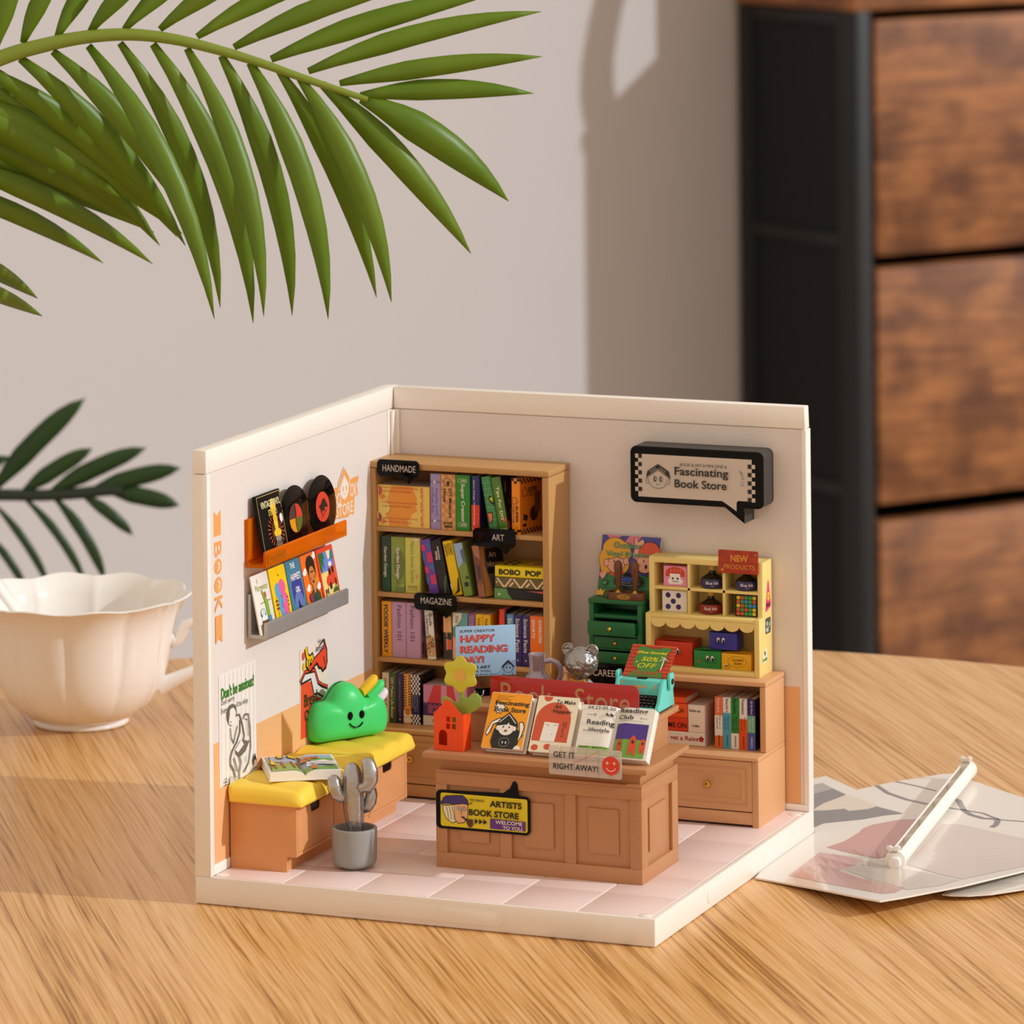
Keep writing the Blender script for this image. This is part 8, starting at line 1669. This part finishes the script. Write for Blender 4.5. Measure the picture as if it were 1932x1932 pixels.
S2= [(1.1923, 1.7742, 0.002), (1.2614, 1.9094, 0.002), (1.3698, 2.0625, 0.002), (1.3971, 2.0725, 0.002), (1.5055, 1.9796, 0.002), (1.6647, 1.8531, 0.002), (1.8389, 1.6985, 0.002), (1.9512, 1.2812, 0.002), (1.7527, 1.2077, 0.002), (1.4391, 1.4424, 0.002)]
S2L= [([(1.2347, 1.857, 0.002), (1.2545, 1.8303, 0.002), (1.2742, 1.8037, 0.002), (1.2938, 1.7772, 0.002), (1.3183, 1.7578, 0.002), (1.3426, 1.7384, 0.002), (1.3669, 1.7191, 0.002), (1.3897, 1.7087, 0.002), (1.4125, 1.6984, 0.002), (1.4352, 1.6881, 0.002)], 0.014), ([(1.2703, 1.9223, 0.002), (1.2937, 1.9115, 0.002), (1.317, 1.9007, 0.002), (1.3402, 1.89, 0.002), (1.3643, 1.8764, 0.002), (1.3882, 1.8628, 0.002), (1.4121, 1.8493, 0.002)], 0.008), ([(1.4843, 1.7773, 0.002), (1.4912, 1.7704, 0.002), (1.4981, 1.7636, 0.002), (1.505, 1.7568, 0.002), (1.5138, 1.7363, 0.002), (1.5226, 1.7159, 0.002), (1.5314, 1.6956, 0.002), (1.5382, 1.6796, 0.002), (1.5449, 1.6636, 0.002), (1.5517, 1.6476, 0.002), (1.5628, 1.6334, 0.002), (1.5739, 1.6191, 0.002), (1.5849, 1.6049, 0.002), (1.5984, 1.5965, 0.002), (1.6119, 1.5881, 0.002), (1.6253, 1.5797, 0.002), (1.6374, 1.5806, 0.002), (1.6495, 1.5814, 0.002), (1.6616, 1.5822, 0.002), (1.665, 1.5762, 0.002), (1.6683, 1.5702, 0.002), (1.6717, 1.5642, 0.002), (1.6741, 1.5501, 0.002), (1.6765, 1.536, 0.002), (1.6789, 1.5219, 0.002), (1.6784, 1.5103, 0.002), (1.6778, 1.4988, 0.002), (1.6773, 1.4873, 0.002)], 0.016), ([(1.4958, 1.6677, 0.002), (1.5154, 1.6625, 0.002), (1.5349, 1.6574, 0.002), (1.5545, 1.6524, 0.002), (1.5727, 1.6468, 0.002), (1.5909, 1.6413, 0.002), (1.6091, 1.6357, 0.002), (1.6242, 1.6218, 0.002), (1.6392, 1.6079, 0.002), (1.6541, 1.594, 0.002), (1.6611, 1.5887, 0.002), (1.6681, 1.5834, 0.002), (1.6751, 1.5782, 0.002), (1.6971, 1.579, 0.002), (1.719, 1.5799, 0.002), (1.7409, 1.5807, 0.002), (1.7757, 1.587, 0.002), (1.8105, 1.5932, 0.002), (1.8452, 1.5994, 0.002)], 0.008)]
S3= [(1.7722, 0.6984, 0.013), (1.7926, 0.6947, 0.013), (1.8389, 0.7072, 0.013), (1.8868, 0.741, 0.013), (1.9509, 0.8294, 0.0109), (2.0361, 0.9659, 0.0052), (1.9667, 1.2234, 0.001), (1.8781, 1.0899, 0.001), (1.7724, 0.8679, 0.0052)]
RA= [(-1.31, 0.431, 1.88), (-1.081, 0.528, 2.001), (-0.866, 0.619, 2.1), (-0.758, 0.665, 2.134), (-0.65, 0.71, 2.156), (-0.541, 0.756, 2.162), (-0.432, 0.801, 2.149), (-0.324, 0.847, 2.12), (-0.217, 0.891, 2.084), (-0.108, 0.936, 2.041), (-0.0, 0.981, 2.0), (0.064, 1.008, 1.977)]
LA= [((0.047, 1.0, 1.98), (0.381, 1.246, 1.684), 0.0862, 0.1), ((-0.051, 0.96, 2.02), (0.284, 1.205, 1.54), 0.0721, 0.07), ((-0.108, 0.936, 2.037), (0.12, 1.027, 1.421), 0.0621, 0.12), ((-0.162, 0.914, 2.061), (0.003, 1.194, 1.409), 0.0581, 0.1), ((-0.234, 0.884, 2.081), (-0.04, 0.959, 1.376), 0.0661, 0.12), ((-0.306, 0.854, 2.101), (-0.193, 1.057, 1.368), 0.0621, 0.12), ((-0.393, 0.818, 2.122), (-0.161, 0.8, 1.398), 0.0581, 0.13), ((-0.479, 0.782, 2.135), (-0.272, 0.97, 1.354), 0.0641, 0.14), ((-0.562, 0.747, 2.139), (-0.399, 1.026, 1.385), 0.0581, 0.14), ((-0.642, 0.713, 2.132), (-0.285, 0.748, 1.392), 0.0621, 0.13), ((-0.732, 0.675, 2.118), (-0.414, 0.913, 1.61), 0.0621, 0.1), ((-0.815, 0.641, 2.099), (-0.487, 0.99, 1.559), 0.0661, 0.1), ((-0.91, 0.601, 2.073), (-0.552, 1.071, 1.572), 0.0701, 0.12), ((-0.086, 0.945, 2.056), (0.468, 1.287, 2.207), 0.0561, -0.07), ((-0.007, 0.978, 2.022), (0.506, 1.194, 2.09), 0.0521, -0.04), ((0.045, 1.0, 1.988), (0.465, 1.23, 1.985), 0.0561, -0.06), ((-0.18, 0.906, 2.09), (0.369, 1.246, 2.264), 0.0601, -0.06), ((-0.274, 0.868, 2.124), (0.262, 1.094, 2.318), 0.0561, -0.08), ((-0.367, 0.829, 2.154), (0.049, 1.113, 2.346), 0.0541, -0.1), ((-0.461, 0.79, 2.175), (-0.106, 0.94, 2.369), 0.0521, -0.12), ((-0.551, 0.752, 2.176), (-0.315, 0.961, 2.382), 0.0501, -0.12), ((-0.638, 0.715, 2.17), (-0.402, 0.816, 2.388), 0.0501, -0.12), ((-0.721, 0.68, 2.157), (-0.591, 0.846, 2.4), 0.0501, -0.1), ((-0.808, 0.644, 2.142), (-0.669, 0.704, 2.407), 0.0501, -0.08), ((-0.88, 0.614, 2.123), (-0.785, 0.656, 2.408), 0.0541, -0.06)]
LB= [((-1.01, 0.559, 2.144), (-0.615, 1.045, 1.571), 0.0802, -0.08), ((-1.054, 0.54, 2.059), (-0.685, 1.124, 1.595), 0.0842, -0.08), ((-1.055, 0.539, 1.98), (-0.744, 1.208, 1.608), 0.0842, -0.07), ((-1.055, 0.539, 1.918), (-0.782, 1.193, 1.657), 0.0802, -0.05), ((-1.012, 0.556, 1.823), (-0.748, 1.314, 1.462), 0.0621, -0.1), ((-1.056, 0.537, 1.761), (-0.879, 1.259, 1.466), 0.0561, -0.1), ((-1.014, 0.553, 1.589), (-1.007, 1.096, 1.379), 0.0501, -0.08), ((-1.014, 0.552, 1.51), (-0.995, 1.101, 1.328), 0.0461, -0.06), ((-1.011, 0.558, 2.003), (-0.655, 0.921, 1.696), 0.0902, -0.04), ((-1.041, 0.544, 1.855), (-0.774, 1.088, 1.684), 0.0802, -0.06), ((-0.974, 0.574, 2.081), (-0.619, 1.097, 1.543), 0.0762, -0.1), ((-1.033, 0.549, 2.027), (-0.538, 1.078, 1.58), 0.0802, -0.1), ((-1.055, 0.539, 1.933), (-0.693, 1.175, 1.581), 0.0842, -0.09), ((-1.055, 0.538, 1.886), (-0.722, 1.271, 1.558), 0.0802, -0.08)]
RD= [(-4.059, 5.768, -0.121), (-3.846, 5.858, -0.096), (-3.704, 5.917, -0.086), (-3.562, 5.977, -0.089), (-3.419, 6.036, -0.083), (-3.306, 6.084, -0.071), (-3.249, 6.108, -0.074)]
LD= [((-3.725, 5.909, -0.063), (-3.385, 6.054, 0.299), 0.0841, -0.06), ((-3.618, 5.953, -0.075), (-3.36, 6.063, 0.097), 0.0661, -0.05), ((-3.519, 5.995, -0.08), (-3.161, 6.146, 0.097), 0.0721, -0.06), ((-3.37, 6.057, -0.076), (-3.034, 6.199, 0.015), 0.0721, -0.05), ((-3.306, 6.084, -0.073), (-3.04, 6.195, -0.136), 0.0701, -0.04), ((-3.398, 6.045, -0.091), (-3.213, 6.121, -0.253), 0.0481, -0.1), ((-3.505, 6.0, -0.096), (-3.317, 6.076, -0.437), 0.0461, -0.14), ((-3.618, 5.953, -0.095), (-3.386, 6.047, -0.459), 0.036, -0.14), ((-3.725, 5.908, -0.124), (-3.521, 5.99, -0.465), 0.034, -0.12), ((-3.747, 5.898, -0.247), (-3.607, 5.955, -0.472), 0.034, -0.1), ((-3.917, 5.828, -0.061), (-3.667, 5.934, 0.068), 0.0601, -0.06), ((-3.881, 5.843, -0.046), (-3.715, 5.916, 0.322), 0.0701, -0.05), ((-3.952, 5.813, -0.122), (-3.748, 5.896, -0.401), 0.0501, -0.1)]
# ------------------------------------------------------------------ glossy art sheets on the table
def slab_from_grid(G, th):
    V = []; F = []
    nr, nc = len(G), len(G[0])
    for r in G: V += [tuple(p) for p in r]
    n = len(V); V += [(a, b, c - th) for a, b, c in V]
    for j in range(nr - 1):
        for i in range(nc - 1):
            a = j * nc + i; F.append((a, a + 1, a + nc + 1, a + nc)); F.append((n + a, n + a + nc, n + a + nc + 1, n + a + 1))
    ring = [i for i in range(nc)] + [j * nc + nc - 1 for j in range(1, nr)] + [(nr - 1) * nc + i for i in range(nc - 2, -1, -1)] + [j * nc for j in range(nr - 2, 0, -1)]
    for k in range(len(ring)):
        a, b = ring[k], ring[(k + 1) % len(ring)]; F.append((a, n + a, n + b, b))
    return V, F
def lift_poly(mb, P, c, dz):
    tri = tessellate_polygon([[Vector((a, b, 0)) for a, b, _ in P]])
    mb.col = lin(c)
    F = []
    for t in tri:
        A_, B_, C_ = [P[i] for i in t]
        F.append(tuple(t) if (B_[0] - A_[0]) * (C_[1] - A_[1]) - (B_[1] - A_[1]) * (C_[0] - A_[0]) > 0 else tuple(reversed(t)))
    mb.add([(a, b, z + dz) for a, b, z in P], F)
mat('sheet_gloss', '#ece4da', 0.16, coat=0.5, var=0.01)
as1 = thing('art_sheet', 'glossy card with pink and grey shapes under the white plastic strip', 'card sheet', (1.6, 1.2, 0.0))
V, F = slab_from_grid([[(max(p[0], 1.2515) if p[1] < 1.26 else p[0], p[1], p[2]) for p in r] for r in S1G], 0.0045); q = MB(); q.add(V, F); part('sheet', q, 'sheet_gloss', as1, smooth=True, ang=50)
q = MB()
S1G_ = [[Vector((max(p[0], 1.2515) if p[1] < 1.26 else p[0], p[1], p[2])) for p in r] for r in S1G]
def clip(poly, a, b):
    out = []
    def sd(p): return (b[0] - a[0]) * (p[1] - a[1]) - (b[1] - a[1]) * (p[0] - a[0])
    for i in range(len(poly)):
        p, r = poly[i], poly[(i + 1) % len(poly)]
        sp, sr = sd(p), sd(r)
        if sp >= 0: out.append(p)
        if (sp > 0 > sr) or (sp < 0 < sr):
            t = sp / (sp - sr); out.append((p[0] + (r[0] - p[0]) * t, p[1] + (r[1] - p[1]) * t))
    return out
CELLS = []
for j in range(len(S1G_) - 1):
    for i in range(len(S1G_[0]) - 1):
        A0, A1, A2, A3 = S1G_[j][i], S1G_[j][i + 1], S1G_[j + 1][i + 1], S1G_[j + 1][i]
        for T in ((A0, A1, A2), (A0, A2, A3)):
            ar = (T[1].x - T[0].x) * (T[2].y - T[0].y) - (T[1].y - T[0].y) * (T[2].x - T[0].x)
            if abs(ar) > 1e-9: CELLS.append(T if ar > 0 else (T[0], T[2], T[1]))
for c, P in S1A:
    tri = tessellate_polygon([[Vector((a, b, 0)) for a, b, _ in P]])
    q.col = lin(c)
    for t in tri:
        T2 = [(P[i][0], P[i][1]) for i in t]
        ar = (T2[1][0] - T2[0][0]) * (T2[2][1] - T2[0][1]) - (T2[1][1] - T2[0][1]) * (T2[2][0] - T2[0][0])
        if abs(ar) < 1e-10: continue
        if ar < 0: T2.reverse()
        bx0, bx1 = min(p[0] for p in T2), max(p[0] for p in T2); by0, by1 = min(p[1] for p in T2), max(p[1] for p in T2)
        for T in CELLS:
            if max(p.x for p in T) < bx0 or min(p.x for p in T) > bx1 or max(p.y for p in T) < by0 or min(p.y for p in T) > by1: continue
            poly = T2
            for k in range(3):
                poly = clip(poly, T[k], T[(k + 1) % 3])
                if len(poly) < 3: break
            if len(poly) < 3: continue
            n_ = (T[1] - T[0]).cross(T[2] - T[0]); 
            q.add([(x, y, T[0].z - (n_.x * (x - T[0].x) + n_.y * (y - T[0].y)) / n_.z + 0.0005) for x, y in poly], [tuple(range(len(poly)))])
part('print', q, 'printed_gloss', as1, ink=True)
as2 = thing('art_sheet', 'glossy white card with thin grey curved lines under the other sheets', 'card sheet', (1.6, 1.7, 0.0))
q = MB(); lift_poly(q, S2, '#e6dfd6', 0.0); V = list(q.v); n_ = len(V)
q2 = MB(); q2.add(V + [(a, b, 0.0002) for a, b, c in V], list(q.f) + [tuple(i + n_ for i in reversed(f)) for f in q.f] + [(i, i + n_, (i + 1) % n_ + n_, (i + 1) % n_) for i in range(n_)])
part('sheet', q2, 'sheet_gloss', as2)
q = MB(); q.col = lin('#6c6a6b')
for P, w_ in S2L:
    pts = [Vector(p) for p in P]; V = []; F = []
    for i, p in enumerate(pts):
        d = (pts[min(i + 1, len(pts) - 1)] - pts[max(i - 1, 0)]).normalized(); n2 = Vector((-d.y, d.x, 0)) * w_ * 0.5
        V += [(p + n2 + Vector((0, 0, 0.0006))), (p - n2 + Vector((0, 0, 0.0006)))]
        if i: k = 2 * i; F.append((k - 2, k - 1, k + 1, k))
    q.add(V, F)
part('print', q, 'printed_gloss', as2, ink=True)
as3 = thing('art_sheet', 'pale card corner sticking out below the pink printed sheet', 'card sheet', (1.9, 0.9, 0.0))
q = MB(); lift_poly(q, S3, '#e6dfd6', 0.001); V = list(q.v); n_ = len(V)
q2 = MB(); q2.add(V + [(a, b, max(0.0002, c - 0.003)) for a, b, c in V], list(q.f) + [tuple(i + n_ for i in reversed(f)) for f in q.f] + [(i, i + n_, (i + 1) % n_ + n_, (i + 1) % n_) for i in range(n_)])
part('sheet', q2, 'sheet_gloss', as3)

# ------------------------------------------------------------------ white plastic light strip
ls = thing('plastic_strip', 'white half-round plastic strip with round end caps lying on the art sheets', 'plastic part', (1.52, 1.47, 0.01))
A_, B_ = Vector((1.584, 0.905, 0.0365)), Vector((1.457, 2.010, 0.032))
D_ = (B_ - A_).normalized(); S_ = D_.cross(Vector((0, 0, 1))).normalized(); T_ = S_.cross(D_).normalized()
RR = 0.0245
def sec(a0, a1, r0, r1, n=16):
    return [(r1 * cos(radians(a0 + (a1 - a0) * i / n)), r1 * sin(radians(a0 + (a1 - a0) * i / n))) for i in range(n + 1)] + [(r0 * cos(radians(a1 + (a0 - a1) * i / n)), r0 * sin(radians(a1 + (a0 - a1) * i / n))) for i in range(n + 1)]
LN = (B_ - A_).length
q = MB(); q.prism(sec(-205, 66, RR - 0.0045, RR), A_ + D_ * 0.012, S_, T_, D_, LN - 0.024); part('shell', q, 'white_plastic', ls, smooth=True, ang=50)
for k in range(1, 5):
    q = MB(); q.prism(ell(0, 0, RR - 0.0048, RR - 0.0048, 24, 150, 430), A_ + D_ * (LN * k / 5), S_, T_, D_, 0.006); part('rib', q, 'white_plastic', ls)
for o_, sgn in ((A_, 1), (B_ - D_ * 0.012, 1)):
    q = MB(); q.prism(ell(0, 0, RR + 0.0022, RR + 0.0022, 32), o_, S_, T_, D_, 0.012); part('end_cap', q, 'white_plastic', ls, bevel=0.002)
    q = MB()
    q.prism([(-0.017, 0.018), (-0.017, 0.028), (-0.023, 0.028), (-0.023, 0.036), (-0.014, 0.038), (-0.008, 0.034), (0.000, 0.034), (0.004, 0.039), (0.013, 0.036), (0.013, 0.029), (0.008, 0.026), (0.008, 0.018)], o_, S_, T_, D_, 0.010); part('lug', q, 'white_plastic', ls, bevel=0.001)
q = MB(); q.prism(rrect(-0.013, -0.017, 0.015, 0.011, 0.009, 5), A_ - D_ * 0.020, S_, T_, D_, 0.021); part('peg', q, 'white_plastic', ls, bevel=0.002)

# ------------------------------------------------------------------ porcelain cup with a spoon
CC = Vector((-1.262, 1.839, 0))
cu = thing('fluted_cup', 'white fluted porcelain cup with wavy rim and handle left of the model room', 'cup', (CC.x, CC.y, 0))
def flute(a, r, z):
    k = max(0.0, min(1.0, (z - 0.02) / 0.12))
    top = max(0.0, min(1.0, (z - 0.30) / 0.09))
    return 1 + k * 0.034 * (abs(sin(5 * a)) ** 0.6 - 0.6) + top * 0.014 * cos(10 * a + pi)
prof = [(0.0001, 0.006), (0.120, 0.006), (0.128, 0.0008), (0.142, 0.0008), (0.146, 0.008), (0.142, 0.018), (0.165, 0.030), (0.215, 0.070), (0.245, 0.120), (0.262, 0.180), (0.272, 0.240), (0.280, 0.290), (0.291, 0.330), (0.308, 0.362), (0.327, 0.384), (0.332, 0.388), (0.327, 0.391), (0.303, 0.370), (0.284, 0.336), (0.274, 0.290), (0.262, 0.240), (0.252, 0.180), (0.235, 0.125), (0.205, 0.080), (0.150, 0.045), (0.0001, 0.036)]
q = MB(); N_ = 160
V = []; F = []
for (r, z) in prof:
    for i in range(N_):
        a = 2 * pi * i / N_
        k = flute(a, r, z); top = max(0.0, min(1.0, (z - 0.32) / 0.07)) if r > 0.27 else 0
        V.append((CC.x + r * k * cos(a), CC.y + r * k * sin(a), z + top * 0.0045 * cos(10 * a + pi)))
for j in range(len(prof) - 1):
    for i in range(N_):
        F.append((j * N_ + i, j * N_ + (i + 1) % N_, (j + 1) * N_ + (i + 1) % N_, (j + 1) * N_ + i))
q.add(V, F); part('bowl', q, 'porcelain', cu, smooth=True, ang=70)
q = MB()
def hp_(x, z): return CC + R0 * x + Vector((0, 0, z))
q.tube([hp_(x, z) for x, z in ((0.268, 0.262), (0.282, 0.240), (0.298, 0.252), (0.318, 0.292), (0.350, 0.300), (0.400, 0.305), (0.455, 0.298), (0.478, 0.262), (0.462, 0.215), (0.410, 0.180), (0.350, 0.155), (0.290, 0.130), (0.236, 0.105))], [0.016, 0.022, 0.019, 0.017, 0.015, 0.015, 0.017, 0.019, 0.018, 0.017, 0.018, 0.022, 0.028], 14)
part('handle', q, 'porcelain', cu, smooth=True)
sp_ = thing('spoon', 'white porcelain spoon resting in the fluted cup', 'spoon', (CC.x, CC.y, 0.06))
q = MB(); q.tube([CC + R0 * x + F0 * y + Vector((0, 0, z)) for x, y, z in ((-0.02, -0.02, 0.110), (-0.10, -0.01, 0.210), (-0.18, 0.0, 0.325), (-0.27, 0.0, 0.450), (-0.35, 0.0, 0.560), (-0.38, 0.0, 0.600))], [0.034, 0.036, 0.034, 0.032, 0.030, 0.016], 16, flat=0.5); part('handle', q, 'porcelain', sp_, smooth=True)
q = MB(); q.sphere((CC + R0 * 0.02 + F0 * -0.03 + Vector((0, 0, 0.098))), 0.075, 20, 12, (1.2, 0.9, 0.45)); part('scoop', q, 'porcelain', sp_, smooth=True)

# ------------------------------------------------------------------ palms
def frond(t, base, tip, w, sag, m, fold=0.22, n=9, tipk=1.9):
    b, e = Vector(base), Vector(tip)                 # (right, forward, height)
    d = e - b
    dr = d.dot(R0)
    ln = sqrt(dr ** 2 + d.z ** 2)
    perp = (R0 * -d.z + ZV * dr).normalized()
    c = (b + e) / 2 + perp * (abs(sag) * ln * 1.1) - F0 * (abs(sag) * 0.6)
    V = []; F = []
    for i in range(n + 1):
        s_ = i / n
        p = b * (1 - s_) ** 2 + c * 2 * s_ * (1 - s_) + e * s_ * s_
        tg = ((c - b) * (1 - s_) + (e - c) * s_).normalized()
        pn = (R0 * -tg.z + ZV * tg.dot(R0)).normalized()
        ww_ = w * (0.30 + 0.70 * min(1, s_ / 0.30)) * (1 - max(0, (s_ - 0.45) / 0.55) ** tipk) * 0.5 + 0.0006
        for k, o_ in ((-1, fold), (0, 0.0), (1, fold)):
            V.append(p + pn * ww_ * k + F0 * (ww_ * o_))
    for i in range(n):
        a = 3 * i; F += [(a, a + 1, a + 4, a + 3), (a + 1, a + 2, a + 5, a + 4)]
    q = MB(); q.add(V, F)
    me_o = part('leaflet', q, m, t, smooth=True, ang=80)
    md = me_o.modifiers.new('thickness', 'SOLIDIFY'); md.thickness = 0.002; md.offset = 0
    return me_o
def bez(pts, k=4):
    out = []
    P = [Vector(p) for p in pts]
    for i in range(len(P) - 1):
        p0, p1, p2, p3 = P[max(i - 1, 0)], P[i], P[i + 1], P[min(i + 2, len(P) - 1)]
        for j in range(k):
            t = j / k
            out.append(0.5 * ((2 * p1) + (-p0 + p2) * t + (2 * p0 - 5 * p1 + 4 * p2 - p3) * t * t + (-p0 + 3 * p1 - 3 * p2 + p3) * t ** 3))
    out.append(P[-1]); return out
PB = view(-2.62, 12.6, 0)
pm = thing('potted_palm', 'bright green palm arching into the picture from the top left', 'plant', (PB.x, PB.y, 0.0))
base = [view(-2.62, 12.6, 0.30), view(-2.55, 12.65, 1.0), view(-2.20, 12.8, 1.55)]
pts = bez(base + RA)
q = MB(); q.tube(pts, [0.030 - 0.022 * i / (len(pts) - 1) for i in range(len(pts))], 10); part('rachis', q, 'palm_stem', pm, smooth=True)
for b, e, w, s_ in LA: frond(pm, b, e, w, s_, 'palm_leaf')
pts = bez([(-2.62, 12.62, 0.28), (-2.60, 12.7, 0.9), (-2.42, 12.9, 1.45), (-2.05, 13.0, 1.80), (-1.6, 13.05, 1.85), (-1.30, 13.0, 1.80)])
q = MB(); q.tube([view(*p) for p in pts], [0.028 - 0.018 * i / (len(pts) - 1) for i in range(len(pts))], 10); part('rachis', q, 'palm_stem', pm, smooth=True)
for b, e, w, s_ in LB: frond(pm, b, e, w, s_, 'palm_leaf')
q = MB(); q.lathe([(0.0001, 0.001), (0.21, 0.001), (0.23, 0.02), (0.27, 0.32), (0.285, 0.34), (0.285, 0.36), (0.26, 0.36), (0.25, 0.30), (0.0001, 0.29)], (PB.x, PB.y, 0), 40, closed=True); part('pot', q, 'pot_grey', pm, smooth=True, ang=50)
PD = view(-4.3, 19.6, FLOOR_Z)
pd = thing('corner_palm', 'dark green blurred palm frond behind the fluted cup', 'plant', (PD.x, PD.y, FLOOR_Z))
pts = bez([view(-4.3, 19.6, FLOOR_Z + 1.2), view(-4.3, 19.6, -3.5), view(-4.2, 19.5, -0.8), view(-3.7, 19.2, 0.05), view(-3.2, 19.0, 0.35)] + RD)
q = MB(); q.tube(pts, [0.060 - 0.036 * min(1, i / (len(pts) * 0.6)) for i in range(len(pts))], 10); part('rachis', q, 'dark_stem', pd, smooth=True)
for b, e, w, s_ in LD: frond(pd, b, e, w, s_, 'dark_leaf', tipk=3.6)
q = MB(); q.lathe([(0.0001, 0.0), (0.8, 0.0), (0.9, 0.1), (1.05, 1.3), (1.1, 1.4), (1.0, 1.4), (0.95, 1.2), (0.0001, 1.18)], (PD.x, PD.y, FLOOR_Z + 0.001), 40, closed=True); part('pot', q, 'pot_grey', pd, smooth=True, ang=50)
